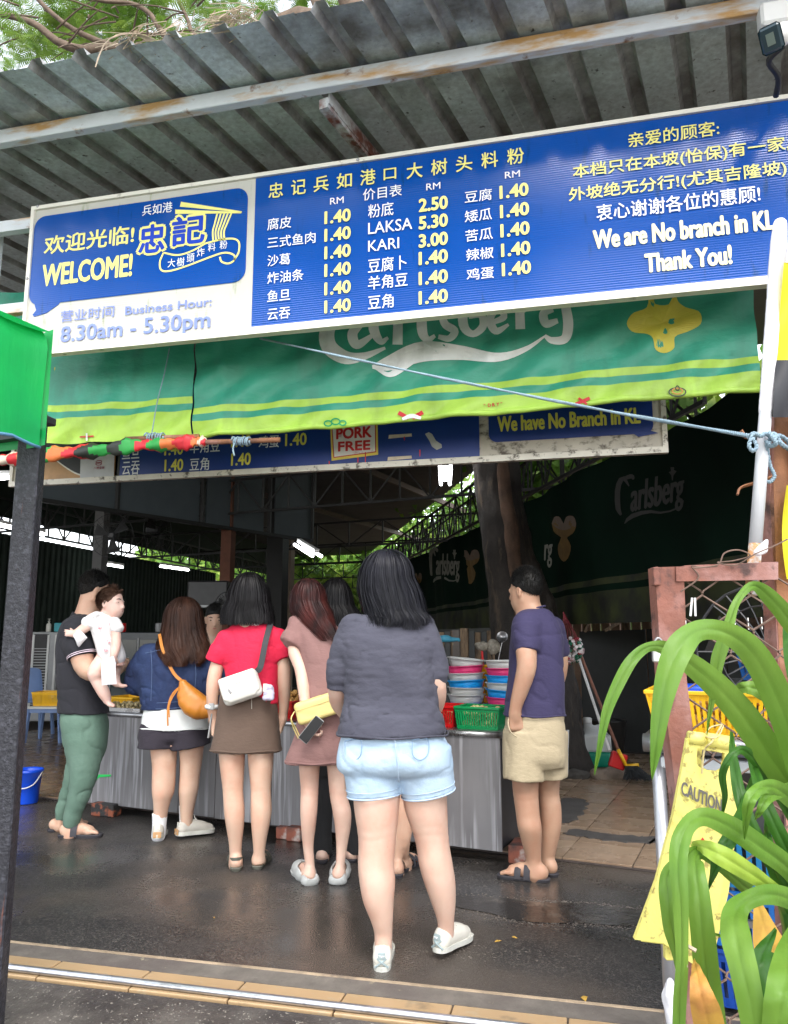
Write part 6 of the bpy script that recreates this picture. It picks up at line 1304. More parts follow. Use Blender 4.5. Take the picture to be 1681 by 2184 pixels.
garment(P, 'denim_jacket', DJ, [lambda s: P.lo(s, [(1368, 352, 415, .055), (1380, 320, 438, .085), (1420, 300, 452, .118), (1460, 298, 452, .125), (1496, 303, 449, .12), (1513, 305, 446, .118)], .03, e=2.4),
    lambda s: P.ch(s, [(316, 1396, 46, .0), (294, 1428, 46, .02), (290, 1458, 44, .05)], .05, 8), lambda s: P.ch(s, [(290, 1458, 44, .05), (308, 1468, 40, .18)], .03), lambda s: P.ch(s, [(438, 1398, 46, .0), (450, 1445, 46, .04), (444, 1470, 40, .16)], .05, 8), lambda s: P.lo(s, [(1500, 306, 446, .112), (1530, 306, 446, .112)], 0, op='sub', e=2.4)], .008, jd)
SEAM = mat('pale_stitching', (.10, .15, .27), .8)
def seam(pts, w=.0016, m=SEAM, name='seam'):
    q = MB(); q.tube(spline([J(x, y, dd) for x, y, dd in pts], 16), w, 4); return q.build(name, m, P.e)
seam([(310, 1393, -.085), (345, 1386, -.107), (375, 1386, -.11)]); seam([(322, 1386, -.09), (324, 1430, -.122), (322, 1495, -.122)]); seam([(414, 1400, -.118), (418, 1440, -.124), (412, 1495, -.122)]); seam([(304, 1500, -.062), (345, 1499, -.125), (400, 1495, -.126), (430, 1492, -.1)]); seam([(306, 1512, -.062), (345, 1512, -.124), (400, 1508, -.125), (430, 1505, -.1)])
WSH = fabric('white_cotton', (.66, .68, .67), .8, .15)
garment(P, 'white_shirt', WSH, [lambda s: P.lo(s, [(1500, 312, 436, .105), (1530, 306, 440, .118), (1556, 303, 442, .122)], .02, e=2.3)], .008, wr(.003, 14, 3, (1, 1, .3)))
hemring(P, 1552, 303, 442, .125, WSH)
SB_ = fabric('black_purple_cotton', (.022, .017, .026), .9)
shorts(P, SB_, [(1540, 306, 438, .112), (1560, 300, 441, .122), (1576, 298, 443, .118), (1587, 318, 425, .085)], (340, 1556, .0), (337, 1597, -.01), (402, 1556, .0), (407, 1594, .0), 76, 84, disp=wr(.006, 14, 6))
longhair(P, [(1318, 352, 430, .09, .0), (1350, 346, 436, .092, -.01), (1378, 338, 443, .09, -.04), (1400, 346, 440, .07, -.09), (1420, 356, 425, .05, -.11)], 1272, HBR, 4200, 15, .010, .0034, (.70, 1.03), rag=.12, drift=.25)
OR_ = mat('orange_leather', (.52, .19, .022), .42, 0, .08, 8, .12, 50)
bc = J(410, 1498, -.165); bag = empty('sling_bag', bc, 'orange leather crescent sling bag across the back of the denim jacket', 'bag'); bx = unit(RT*.78-ZV*.62); bz = unit(ZV*.78+RT*.62)
q = Sdf(); q.chain([bc-bx*.125+bz*.055, bc-bx*.05-bz*.0, bc+bx*.04-bz*.012, bc+bx*.125+bz*.03], [.016, .060, .070, .045], .03, n=8); q.chain([bc-bx*.125+bz*.055, bc-bx*.05+bz*.045, bc+bx*.05+bz*.04, bc+bx*.125+bz*.05], [.018, .035, .045, .040], .04, n=8)
q.disp = wr(.004, 12, 8); q.build('bag_body', OR_, bag, .007)
def strapq(pts, w, m, par, n=24, th=.003, name='strap'):
    S = spline(pts, n); T = np.gradient(S, axis=0); vs = []
    for i in range(n): a = unit(np.cross(T[i], FH)); vs += [S[i]+a*w/2, S[i]-a*w/2, S[i]-a*w/2+FH*th, S[i]+a*w/2+FH*th]
    q = MB(); q.add(vs, [(4*i+j, 4*i+(j+1) % 4, 4*i+4+(j+1) % 4, 4*i+4+j) for i in range(n-1) for j in range(4)]); return q.build(name, m, par)
strapq([J(340, 1352, -.075), J(347, 1385, -.13), J(362, 1420, -.145), J(374, 1440, -.15), bc-bx*.12+bz*.06], .020, OR_, bag)
strapq([bc-bx*.12+bz*.055-FH*.01, J(368, 1480, -.165), J(358, 1510, -.165), J(358, 1548, -.16)], .010, OR_, bag, name='tassel'); strapq([bc-bx*.12+bz*.055-FH*.012, J(371, 1482, -.168), J(361, 1505, -.168), J(361, 1530, -.165)], .008, OR_, bag, name='tassel')
# ------------------------------------------------ man in black polo holding a baby
P = Person('m', 'man in a black polo and green joggers holding a baby in a white romper', (165, 1782), h=.008); J = P.J; b = P.b; d0 = P.d
gz = unit(RT*.8+FH*.6); hc = J(202, 1262, .0); head(b, hc, unit(gz-ZV*.15), 1.0); P.ch(b, [(196, 1285, 52, -.0), (184, 1335, 62, 0)], .04)
b2 = Sdf(gz, np.cross(ZV, gz))     # torso seen from its side
TR = [(1318, 158, 208, .09), (1335, 138, 222, .15), (1370, 128, 232, .175), (1420, 128, 226, .165), (1470, 130, 222, .15), (1515, 130, 225, .145), (1570, 134, 225, .14)]
tw = Sdf(RT, FH)
P.lo(b, [(y, xl+5, xr-5, ry-.012) for y, xl, xr, ry in TR], .04)
P.ch(b, [(172, 1350, 40, -.12), (173, 1385, 46, -.168), (184, 1425, 42, -.18), (215, 1436, 36, -.17), (245, 1428, 30, -.10), (258, 1420, 24, -.02)], .03, 18)
P.ch(b, [(200, 1350, 38, .12), (220, 1395, 40, .2), (240, 1430, 34, .2), (255, 1420, 26, .08)], .03, 12)
hand(b, J(256, 1421, -.03), unit(RT*.25+FH*.8+ZV*.1), RT+ZV*.2, ZV, 1.0, .7, curls=(1.0, .95, .9, .85)); hand(b, J(255, 1410, .07), unit(RT*.5-FH*.6-ZV*.15), RT, ZV, 1.0, .7, curls=(1.0, .95, .9, .85))
for L_ in ([(142, 1700, 20, .09), (131, 1742, 18, .09), (128, 1764, 20, .09)], [(168, 1690, 24, -.05), (153, 1752, 20, -.04), (150, 1780, 24, -.04)]): P.ch(b, L_, .02, 8)
FT = [(J(150, 1784, -.04), unit(RT*.97+FH*.1), -1), (J(128, 1764, .13), unit(RT*.8+FH*.5), 1)]
for a, dr, sd_ in FT: foot(b, a, dr, 1.0, sd_, True, .016)
b.build('body', SK['warm_skin'], P.e, .0075)
for a, dr, sd_ in FT: slipper(P.e, a, dr, sd_, 1.03, 'thong', SOLE)
face_bits(hc, unit(gz-ZV*.15), 1.0, P.e)
BP = fabric('black_pique', (.014, .014, .020), .85, .3, 300)
garment(P, 'polo_shirt', BP, [lambda s: P.lo(s, [(1312, 160, 206, .085), (1330, 140, 220, .145)]+TR[2:6]+[(1521, 127, 228, .155)], .04, e=2.3, grow=.008),
    lambda s: P.ch(s, [(168, 1345, 62, -.12), (172, 1375, 62, -.155)], .05), lambda s: s.cone(J(170, 1365, -.15), J(177, 1402, -.172), .098, .094, .015), lambda s: s.cone(J(176, 1392, -.168), J(178, 1412, -.178), .087, .087, 0, 'sub'), lambda s: P.ch(s, [(205, 1342, 54, .12), (218, 1390, 50, .19)], .05)], .008, lambda X, Y, Z: (cr(vnoise(X*9+5*Z, Y*9, Z*12, 51)))*.009+vnoise(X*5, Y*5, Z*5, 52)*.006)
TRM = mat('white_pink_trim', (.72, .60, .68), .7)
cA, cB = J(170, 1365, -.15), J(177, 1402, -.172); u = unit(cB-cA); r1 = unit(np.cross(u, ZV)); r2 = np.cross(u, r1)
for o, nm in ((-.008, .0032), (-.020, .0025)): q = MB(); q.tube([cB+u*o+(r1*math.cos(t)+r2*math.sin(t))*.0975 for t in np.linspace(0, 6.2832, 40)], nm, 6); q.build('sleeve_trim', TRM, P.e, True)
q = MB(); S = []
cc = J(181, 1322, .0)
cup = []
for t in np.linspace(0, 6.2832, 33):
    cup.append((math.cos(t), math.sin(t)))
vs = []
for k_, (rr, dz) in enumerate(((.085, .030), (.094, .006), (.108, -.022))):
    for cs, sn in cup: vs.append(cc+RT*cs*rr*1.0+FH*sn*rr*.95+ZV*(dz+.028*(-cs)))
q.add(vs, [(k_*33+i, k_*33+i+1, k_*33+34+i, k_*33+33+i) for k_ in range(2) for i in range(32)]); q.build('collar', BP, P.e, True)
q = MB(); q.tube([cc+RT*cs*.109+FH*sn*.104+ZV*(-.020+.028*(-cs)) for cs, sn in cup], .0032, 6); q.build('collar_trim', TRM, P.e, True)
GT = fabric('sage_green_cotton', (.095, .165, .125), .85, layers=(((.13, .21, .165), 3, .55, .15, (1, 1, 1)),))
tdp = lambda X, Y, Z: (cr(vnoise(X*7+5*Z, Y*7, Z*8, 61)))*.013+vnoise(X*5, Y*5, Z*4, 62)*.012
trousers(P, GT, [(1508, 136, 218, .13), (1540, 133, 226, .150), (1590, 140, 224, .13), (1620, 148, 216, .09)], [[(180, 1580, 70, -.04), (180, 1640, 58, -.05), (170, 1690, 47, -.05), (157, 1735, 38, -.045), (153, 1752, 31, -.04), (151, 1764, 29, -.04)], [(178, 1580, 64, .07), (164, 1650, 52, .08), (144, 1700, 38, .09), (132, 1728, 30, .09), (130, 1742, 25, .09), (129, 1748, 24, .09)]], 'joggers', .0085, tdp)
sh_ = shorthair(P, hc, unit(gz-ZV*.15), 1.0, HS, 3500, ln=.026, up=.5, thick=.016)
# baby
PB = Person('baby', 'baby in a white romper with pink prints held on the arm of the man', (225, 1400), h=.006, cat='baby', d=d0-.20); J = PB.J; b = PB.b
bf = unit(RT*.95-FH*.28-ZV*.05); hc = J(238, 1288, .0); head(b, hc, bf, .86, True, .02); 
r_, f_, u_ = basis(bf); b.ell(hc+f_*.045-u_*.045, (.05, .035, .04), [r_, f_, u_], .02)
PB.ch(b, [(234, 1300, 26), (226, 1318, 30)], .03); PB.lo(b, [(1312, 212, 240, .04), (1325, 205, 250, .06), (1360, 208, 252, .075), (1395, 212, 262, .08), (1420, 222, 264, .06)], .03)
PB.ch(b, [(200, 1322, 22, -.03), (182, 1338, 20, -.05), (165, 1350, 17, -.06), (158, 1352, 13, -.06)], .02, 10); PB.ch(b, [(247, 1345, 20, -.09), (248, 1372, 20, -.10), (245, 1390, 17, -.11), (243, 1398, 13, -.11)], .02, 10)
hand(b, J(157, 1352, -.06), unit(-RT*.8+ZV*.1), -FH, ZV, .55, .7, k=.004); hand(b, J(243, 1399, -.11), unit(-RT*.3-ZV), -FH, RT, .55, .7, k=.004)
PB.ch(b, [(225, 1405, 40, .0), (206, 1432, 36, -.06), (207, 1450, 28, -.06), (222, 1478, 24, -.06), (228, 1490, 17, -.06)], .025, 14); PB.ch(b, [(242, 1405, 38, .05), (240, 1440, 32, .06), (248, 1456, 18, .04)], .02, 8)
def bfoot(ank, d, dn, s=.55):
    b.chain([ank, ank+dn*.012, ank+d*.035+dn*.018, ank+d*.058+dn*.014], [.017, .017, .015, .012], .012)
    sd_ = unit(np.cross(d, dn))
    for i in range(5): a = ank+d*.058+dn*.014+sd_*(i-2)*.0065; b.chain([a, a+d*(.014-.002*i)], [.0048-.0003*i]*2, .003)
bfoot(J(229, 1492, -.06), unit(RT*.55-ZV*.25-FH*.2), unit(-ZV-RT*.3)); bfoot(J(250, 1456, .04), unit(RT*.9-ZV*.1), unit(-ZV))
b.build('body', SK['baby_skin'], PB.e, .0055); face_bits(hc, bf, .86, PB.e)
RO = mat('white_romper_cotton', (.72, .70, .70), .85, 0, .04, 9, .2, 200)
garment(PB, 'romper', RO, [lambda s: PB.lo(s, [(1306, 207, 236, .048), (1318, 194, 250, .07), (1340, 196, 254, .085), (1370, 204, 258, .095), (1400, 212, 266, .095), (1414, 222, 262, .075)], .03, e=2.2), lambda s: PB.ch(s, [(204, 1318, 26, -.03), (190, 1328, 30, -.04)], .02), lambda s: PB.ch(s, [(245, 1326, 24, -.07), (250, 1338, 30, -.085)], .02)], .006, lambda X, Y, Z: (cr(vnoise(X*16+8*Z, Y*16, Z*9, 71)))*.010+vnoise(X*9, Y*9, Z*9, 72)*.008)
q = MB(); vs = []; nn = 26
for i in range(nn+1):
    a = i/nn; c = J(238+24*a, 1338-3*a+4*math.sin(a*25), -.105+.01*math.sin(a*30)); vs += [c, c+V(0, 0, -.022)-FH*.008*math.cos(a*28)]
q.add(vs, [(2*i, 2*i+1, 2*i+3, 2*i+2) for i in range(nn)]); q.build('frill', RO, PB.e, True)
q = MB(); vs = []
for i in range(nn+1):
    a = i/nn; c = J(182+30*a, 1318-10*a+3*math.sin(a*25), -.075+.01*math.sin(a*30)); vs += [c, c+V(0, 0, -.02)-FH*.008*math.cos(a*28)]
q.add(vs, [(2*i, 2*i+1, 2*i+3, 2*i+2) for i in range(nn)]); q.build('frill', RO, PB.e, True)
PKP = mat('pink_print', (.78, .25, .30), .7, 0, .2, 60, col2=(.9, .7, .7), s2=120, th=.5)
for x, y, dd in ((213, 1337, -.104), (238, 1330, -.094), (233, 1367, -.109), (226, 1385, -.112)): q = MB(); q.lathe([(0, .004), (.008, .0036), (.0155, 0)], J(x, y, dd), 16, (RT, ZV, -FH)); q.build('printed_badge', PKP, PB.e)
r_, f_, u_ = basis(bf); cc = hc+u_*.033-f_*.016; sd = Sdf(); sd.ell(cc, (.071, .086, .082), [r_, f_, u_], .01); sd.cut(cc-.2, cc+.2, lambda X, Y, Z: (((X-hc[0])*f_[0]+(Y-hc[1])*f_[1]+(Z-hc[2])*f_[2])-.040)*.9-(((X-hc[0])*u_[0]+(Y-hc[1])*u_[1]+(Z-hc[2])*u_[2])-.03)*.55); sd.disp = wr(.004, 50, 3); e = sd.build('hair', HBB, PB.e, .005)
rg = np.random.RandomState(4); v = rg.normal(0, 1, (5000, 3)); v /= np.linalg.norm(v, axis=1)[:, None]; v = v[(v[:, 1]*.9-v[:, 2]*.55 < .35)][:2600]; p = v*np.array((.072, .087, .083)); dr = np.cross(np.cross(v, np.array((0, -.6, -1.))), v)*.9+v*.25+rg.normal(0, .2, v.shape); dr /= np.linalg.norm(dr, axis=1)[:, None]; pts = np.stack([p+dr*.028*t for t in (0, .5, 1)], 1); Wd = cc+pts[..., :1]*r_+pts[..., 1:2]*f_+pts[..., 2:]*u_; vv, ff = ribbons(Wd, np.full(len(v), .0024)); obj('hair_strands', vv, ff, HBB, e)
tb = J(254, 1262, -.01); q = Sdf(); q.chain([J(249, 1270), tb, J(262, 1258)], [.012, .014, .006], .01); q.disp = wr(.004, 60, 2); q.build('hair_tuft', HBB, PB.e, .004)
# cloths
def drape(pts_rows, m, label, name='cloth', n=10):
    R_ = len(pts_rows); vs = []
    for row in pts_rows:
        S = spline(row, n)
        for i, p in enumerate(S): vs.append(p+FH*.006*math.sin(i*1.9+len(vs)*.13))
    k = len(vs); vs += [v+FH*.003 for v in vs]; fs = [(j*n+i, j*n+i+1, (j+1)*n+i+1, (j+1)*n+i) for j in range(R_-1) for i in range(n-1)]
    fs += [tuple(a+k for a in f[::-1]) for f in fs]; return tag(obj(name, vs, fs, m, None, True), label, 'cloth')
WC = mat('white_muslin', (.74, .73, .76), .85, 0, .04, 12, .25, 60)
drape([[J(219, 1405, -.16), J(230, 1402, -.17), J(243, 1400, -.15)], [J(216, 1418, -.20), J(230, 1416, -.215), J(246, 1414, -.19)], [J(216, 1440, -.23), J(230, 1438, -.235), J(246, 1438, -.21)], [J(218, 1462, -.22), J(232, 1460, -.225), J(249, 1459, -.2)]], WC, 'white muslin cloth hanging over the forearm under the baby')
drape([[J(160, 1346, -.08), J(170, 1344, -.09), J(178, 1350, -.08)], [J(155, 1356, -.09), J(168, 1358, -.11), J(186, 1360, -.08)], [J(160, 1364, -.09), J(168, 1368, -.12), J(180, 1366, -.08)], [J(165, 1376, -.08), J(168, 1380, -.09), J(171, 1377, -.08)]], WC, 'white crumpled tissue in the raised hand of the baby', 'tissue')
# ------------------------------------------------ man in navy T-shirt
P = Person('m', 'man in a navy T-shirt and khaki shorts, right of the counter', (1140, 1876), h=.008); J = P.J; b = P.b; d0 = P.d
gz = unit(FH*.72-RT*.70); hc = J(1121, 1262, .0); head(b, hc, unit(gz-ZV*.12), 1.0); P.ch(b, [(1126, 1285, 48), (1136, 1325, 58)], .04)
TR = [(1300, 1118, 1160, .07), (1312, 1100, 1178, .11), (1350, 1092, 1196, .135), (1400, 1088, 1198, .14), (1460, 1086, 1200, .135), (1520, 1086, 1200, .135), (1570, 1090, 1198, .13)]
P.lo(b, [(y, xl+7, xr-7, ry-.012) for y, xl, xr, ry in TR], .04)
P.ch(b, [(1124, 1345, 38, -.08), (1122, 1380, 42, -.135), (1124, 1420, 40, -.16), (1114, 1460, 34, -.15), (1102, 1500, 26, -.13), (1099, 1520, 22, -.12)], .03, 16)
P.ch(b, [(1174, 1350, 38, .08), (1192, 1400, 38, .12), (1188, 1450, 34, .16), (1170, 1490, 26, .2)], .03, 10)
hand(b, J(1098, 1520, -.12), unit(-ZV+RT*.12), -FH, RT, 1.0, .65, curls=(1.25, 1.15, 1.0, .9)); hand(b, J(1168, 1492, .2), FH-RT*.5, ZV, -RT, 1.0, .5)
for L_ in ([(1120, 1640, 58, -.02), (1121, 1690, 52, -.02), (1126, 1735, 48, -.03), (1130, 1765, 48, -.04), (1134, 1800, 38, -.03), (1138, 1830, 30, -.02), (1140, 1850, 29, -.02), (1141, 1866, 29, -.02)], [(1170, 1640, 54, .06), (1170, 1690, 44, .07), (1173, 1720, 45, .07), (1175, 1760, 42, .07), (1172, 1800, 34, .08), (1168, 1830, 27, .09), (1168, 1850, 26, .1)]): P.leg(b, L_)
FT = [(J(1142, 1872, -.02), unit(-RT*.93+FH*.38), -1), (J(1168, 1856, .10), unit(-RT*.35+FH*.95), 1)]
FT[0] = (FT[0][0], FT[0][1], 1)
for a, dr, sd_ in FT: foot(b, a, dr, 1.0, sd_, True, .016)
b.build('body', SK['tan_skin'], P.e, .0072)
for a, dr, sd_ in FT: slipper(P.e, a, dr, sd_, 1.03, 'twostrap', SOLE)
face_bits(hc, unit(gz-ZV*.12), 1.0, P.e)
NV = fabric('navy_violet_cotton', (.036, .030, .085), .85)
garment(P, 't_shirt', NV, [lambda s: P.lo(s, [(1296, 1122, 1158, .065), (1308, 1104, 1176, .105)]+TR[2:5]+[(1500, 1080, 1200, .14), (1527, 1078, 1202, .145)], .04, e=2.3, grow=.004),
    lambda s: P.ch(s, [(1122, 1332, 56, -.09), (1122, 1362, 58, -.12)], .05), lambda s: s.cone(J(1122, 1335, -.10), J(1124, 1391, -.145), .080, .070, .016), lambda s: s.cone(J(1124, 1380, -.137), J(1125, 1402, -.152), .062, .062, 0, 'sub'), lambda s: P.ch(s, [(1178, 1340, 54, .08), (1192, 1385, 48, .12)], .05)], .0075, lambda X, Y, Z: (cr(vnoise(X*9+5*Z, Y*9, Z*8, 81)))*.010+vnoise(X*5, Y*5, Z*5, 82)*.006)
q = MB(); cc = J(1140, 1297, .0); q.tube([cc+RT*math.cos(t)*.058+FH*math.sin(t)*.066+ZV*.012*math.cos(t) for t in np.linspace(0, 6.2832, 30)], .009, 8, flat=.6); q.build('neckband', NV, P.e, True)
hemring(P, 1523, 1078, 1202, .150, NV)
KH = fabric('khaki_cotton', (.46, .38, .25), .85)
shorts(P, KH, [(1515, 1084, 1200, .138), (1560, 1078, 1202, .15), (1610, 1076, 1202, .15), (1635, 1080, 1200, .12)], (1118, 1560, -.03), (1117, 1663, -.04), (1166, 1560, .04), (1168, 1656, .05), 86, 84, disp=lambda X, Y, Z: (cr(vnoise(X*10+5*Z, Y*10, Z*8, 91)))*.008+vnoise(X*5, Y*5, Z*4, 92)*.007)
q = MB(); q.tube(spline([J(1085, 1530, -.11), J(1084, 1545, -.14), J(1090, 1562, -.155), J(1102, 1572, -.16)], 12), .004, 5); q.build('pocket_edge', KH, P.e, True)
shorthair(P, hc, unit(gz-ZV*.12), 1.0, HS, 3500, ln=.018, up=.35, thick=.010, seed=6)
# ------------------------------------------------ stall worker behind the counter
P = Person('m', 'stall worker in a blue shirt facing the queue from behind the counter', (455, 1690), h=.010); J = P.J; b = P.b
hc = J(458, 1322, 0); gz = unit(-FH+RT*.25-ZV*.25); head(b, hc, gz, 1.02); P.ch(b, [(456, 1345, 30), (455, 1375, 34)], .03); P.lo(b, [(1366, 435, 475, .06), (1385, 420, 492, .10), (1430, 418, 495, .11), (1540, 422, 490, .11)], .03)
P.ch(b, [(424, 1395, 26), (418, 1440, 24), (430, 1470, 20, -.2)], .02, 8); P.ch(b, [(488, 1395, 26), (494, 1440, 24), (485, 1470, 20, -.2)], .02, 8); hand(b, J(431, 1471, -.21), -FH, ZV, RT, 1, .5); hand(b, J(484, 1471, -.21), -FH, ZV, -RT, 1, .5)
for x in (442, 470): P.ch(b, [(x, 1540, 34), (x, 1620, 24), (x, 1685, 18)], .02, 8)
b.build('body', SK['warm_skin'], P.e, .0085); face_bits(hc, gz, 1.02, P.e); BL = fabric('blue_cotton', (.03, .08, .20), .85)
garment(P, 'shirt', BL, [lambda s: P.lo(s, [(1366, 438, 472, .06), (1384, 418, 494, .105), (1430, 414, 498, .12), (1540, 418, 494, .12)], .03), lambda s: P.ch(s, [(424, 1392, 34), (418, 1430, 32)], .03), lambda s: P.ch(s, [(488, 1392, 34), (494, 1430, 32)], .03)], .011)
garment(P, 'trousers', BLK, [lambda s: P.lo(s, [(1530, 420, 492, .115), (1570, 420, 492, .11)], .03), lambda s: P.ch(s, [(440, 1570, 40), (441, 1690, 28)], .03), lambda s: P.ch(s, [(472, 1570, 40), (471, 1690, 28)], .03)], .012)
shorthair(P, hc, gz, 1.02, HS, 1200, ln=.02, seed=9)
# ================================================================== steel counter
cA = atz(1073, 1845, 0); dA = dep(cA); cz0 = atd(1073, 1819, dA)[2]; cz1 = atd(1073, 1562, dA)[2]; CT = cz1
cnt = empty('counter', cA, 'long streaky stainless steel serving counter standing on bricks', 'counter')
def EB(name, i0, i1, j0, j1, z0, z1, m, par, bev=.002, org=cA, smooth=False): q = MB(); q.ebox((i0, j0, z0), (i1, j1, z1), org*V(1, 1, 0), bev); return q.build(name, m, par)
sm_ = bpy.data.materials.new('streaked_steel'); sm_.use_nodes = True; N, L = nodes(sm_); b = N['Principled BSDF']; tc = N.new('ShaderNodeTexCoord')
w1_ = _r(_n(11, 8, (0, 0, 0), (4, 4, .16)), .46, .58); w2_ = _r(_n(3.0, 6, (4, 2, 1), (2, 2, .3)), .40, .60); w3_ = _r(_n(1.2, 4, (7, 2, 1)), .4, .62)
c_x = _m(w1_, (.17, .165, .175), (.46, .46, .49)); c_y = _m(w2_, (.20, .195, .205), c_x); c_z = _m(_r(_n(1.2, 4, (7, 2, 1)), .45, .9), c_y, (.30, .29, .30)); L.new(c_z, b.inputs['Base Color']); b.inputs['Metallic'].default_value = .2
L.new(_r(w1_, 0, 1, .32, .6), b.inputs['Roughness']); bn = N.new('ShaderNodeBump'); bn.inputs['Strength'].default_value = .12; L.new(_n(2.5, 3), bn.inputs['Height']); L.new(bn.outputs[0], b.inputs['Normal'])
def iat(px): # distance along the counter front for a pixel column
    r = ray(px, 1700); r2 = r[:2]; a = cA[:2]; Mx = np.array([[r2[0], -EI[0]], [r2[1], -EI[1]]]); return float(np.linalg.solve(Mx, a)[1])
iL = iat(187)
EB('core', iL+.01, -.01, .01, .80, cz0+.01, cz1-.01, mat('dark_steel_side', (.05, .05, .055), .5, .5, .3, 3), cnt)
sl_ = [iL, iat(381), iat(459), iat(579), iat(760), iat(920), 0.0]
for a, b_ in zip(sl_[:-1], sl_[1:]): EB('panel', a+.002, b_-.002, -.004+rnd.uniform(-.001, .001), .009, cz0+rnd.uniform(0, .006), cz1-.02, sm_, cnt)
EB('counter_top', iL-.02, .02, .0, .82, cz1-.008, cz1, M['steel'], cnt)
q = MB(); q.tube([cA*V(1, 1, 0)+EI*t-EJ*.004+ZV*(cz1-.016) for t in np.linspace(iL-.02, .02, 12)], .019, 12); q.build('rounded_edge', M['steel'], cnt, True)
q = MB(); P4 = [(188, 1652), (237, 1652), (236, 1656), (212, 1658), (188, 1676)]; P5 = [atp(x, y, cA-EJ*.008, EJ) for x, y in P4]; q.poly(P5, EJ*.001); q.build('green_tape', mat('green_tape', (.02, .60, .12), .5, 0, .05), cnt)
def brick(px, py, w, h, d_, m, lab, off=.05, z0=0.0):
    p = atz(px, py, z0); q = MB(); q.box(p+EJ*(d_/2)+ZV*h/2, (w, d_, h), unit(EI+EJ*.1), unit(EJ-EI*.1), ZV, bev=.006); return tag(q.build('brick', m), lab, 'brick', 'bricks propping up the counter')
brick(215, 1742, .20, .09, .10, M['brickd'], 'sooty black brick block under the left end of the counter'); brick(598, 1790, .085, .075, .16, M['brick'], 'small red brick under the counter behind the red shirt woman'); brick(622, 1795, .10, .085, .18, M['brick'], 'red brick under the counter left of the mauve dress woman legs'); brick(1100, 1843, .105, .10, .2, M['brick'], 'red brick under the right corner of the counter'); brick(800, 1815, .2, .08, .1, M['brickd'], 'dark brick under the middle of the counter')
# ------------------------------------------------ baskets
def basket(name, c, w, l, h, m, label, R3=None, nb_=(22, 12), cat='basket', taper=.88, group=None, rimw=.012):
    rx, ry, rz = R3 or (EI, EJ, ZV); e = empty(name, c, label, cat, group); q = MB()
    q.box(c+rz*.004, (w*taper, l*taper, .006), rx, ry, rz); q.build('base', m, e)
    q = MB(); t = .004
    for sx, sy, ww, ll in ((0, -1, w, rimw), (0, 1, w, rimw), (-1, 0, rimw, l), (1, 0, rimw, l)): q.box(c+rx*sx*(w/2)+ry*sy*(l/2)+rz*(h-.006), (ww+rimw*(1 if sy else 0), ll, .014), rx, ry, rz, bev=.003)
    q.build('rim', m, e)
    for sx, sy, n in ((0, -1, nb_[0]), (0, 1, nb_[0]), (-1, 0, nb_[1]), (1, 0, nb_[1])):
        q = MB(); half = w/2 if sy else l/2; dirv = rx if sy else ry; nn = ry*sy if sy else rx*sx; hw = l/2 if sy else w/2
        for i in range(n+1):
            u = -1+2*i/n; a = c+dirv*u*half*taper*.98+nn*hw*taper+rz*.004; b_ = c+dirv*u*half*.98+nn*(hw-.004)+rz*(h-.012); q.beam(a, b_, half*2/n*.55, t, up=nn)
        for z0, z1 in ((0.0, .17), (.78, 1.0)):
            f = lambda z: (c+nn*(hw*(taper+(1-taper)*z)-.002)+rz*(h*z)); g = lambda z: half*(taper+(1-taper)*z)
            q.add([f(z0)-dirv*g(z0), f(z0)+dirv*g(z0), f(z1)+dirv*g(z1), f(z1)-dirv*g(z1)], [(0, 1, 2, 3)])
        q.build('slotted_side', m, e)
    return e
PL = lambda n, c: mat(n, c, .32, 0, .05, 8, spec=.5)
YP = PL('yellow_plastic', (.85, .48, .012)); RP = PL('red_plastic', (.62, .01, .012)); GP = PL('green_plastic', (.004, .30, .09)); BP_ = PL('blue_plastic', (.01, .13, .45)); WP = PL('white_plastic', (.62, .63, .62)); PK = PL('pink_plastic', (.80, .05, .22)); LB = PL('sky_blue_plastic', (.01, .36, .85)); DBP = PL('deep_blue_plastic', (.006, .07, .62))
def onc(px, j):   # point on the counter top at pixel column px, j metres behind the front edge
    r = ray(px, 1600); p0 = cA+EJ*j; Mx = np.array([[r[0], -EI[0]], [r[1], -EI[1]]]); t = np.linalg.solve(Mx, p0[:2]); return V(*(p0[:2]+EI[:2]*t[1]), CT)
g1 = onc(1030, .16); basket('basket', g1, .285, .22, .135, GP, 'green slotted plastic basket on the counter beside the man in navy', nb_=(17, 12))
r1 = onc(945, .20); basket('basket', r1, .24, .24, .13, RP, 'red slotted basket on the counter left of the green basket', nb_=(15, 12))
r2 = onc(606, .22); basket('basket', r2, .26, .24, .12, RP, 'red slotted basket between the red shirt woman and the mauve dress woman', nb_=(16, 12))
y2 = onc(272, .30); basket('basket', y2, .28, .25, .09, YP, 'yellow slotted basket on the counter beside the baby foot', nb_=(18, 12))
FD = mat('golden_fried_food', (.55, .30, .09), .6, 0, .35, 30, .8, 60); FD2 = mat('pale_dumpling', (.60, .48, .26), .5, 0, .3, 30, .6, 40, col2=(.03, .04, .015), s2=24, th=.58)
def heap(c, w, l, h, n, m, label, r=.018, name='fried_food', cat='food'):
    q = MB()
    for i in range(n):
        p = c+EI*rnd.uniform(-w, w)/2+EJ*rnd.uniform(-l, l)/2+ZV*rnd.uniform(0, h); rr = r*rnd.uniform(.7, 1.2); a = rnd.uniform(0, 6)
        q.lathe([(0, rr), (rr*.6, rr*.75), (rr, 0), (rr*.7, -rr*.6), (0, -rr*.8)], p, 7, (V(math.cos(a), math.sin(a), .3), V(-math.sin(a), math.cos(a), 0), V(.2, 0, 1)))
    return tag(q.build(name, m, smooth=True), label, cat, kind='stuff')
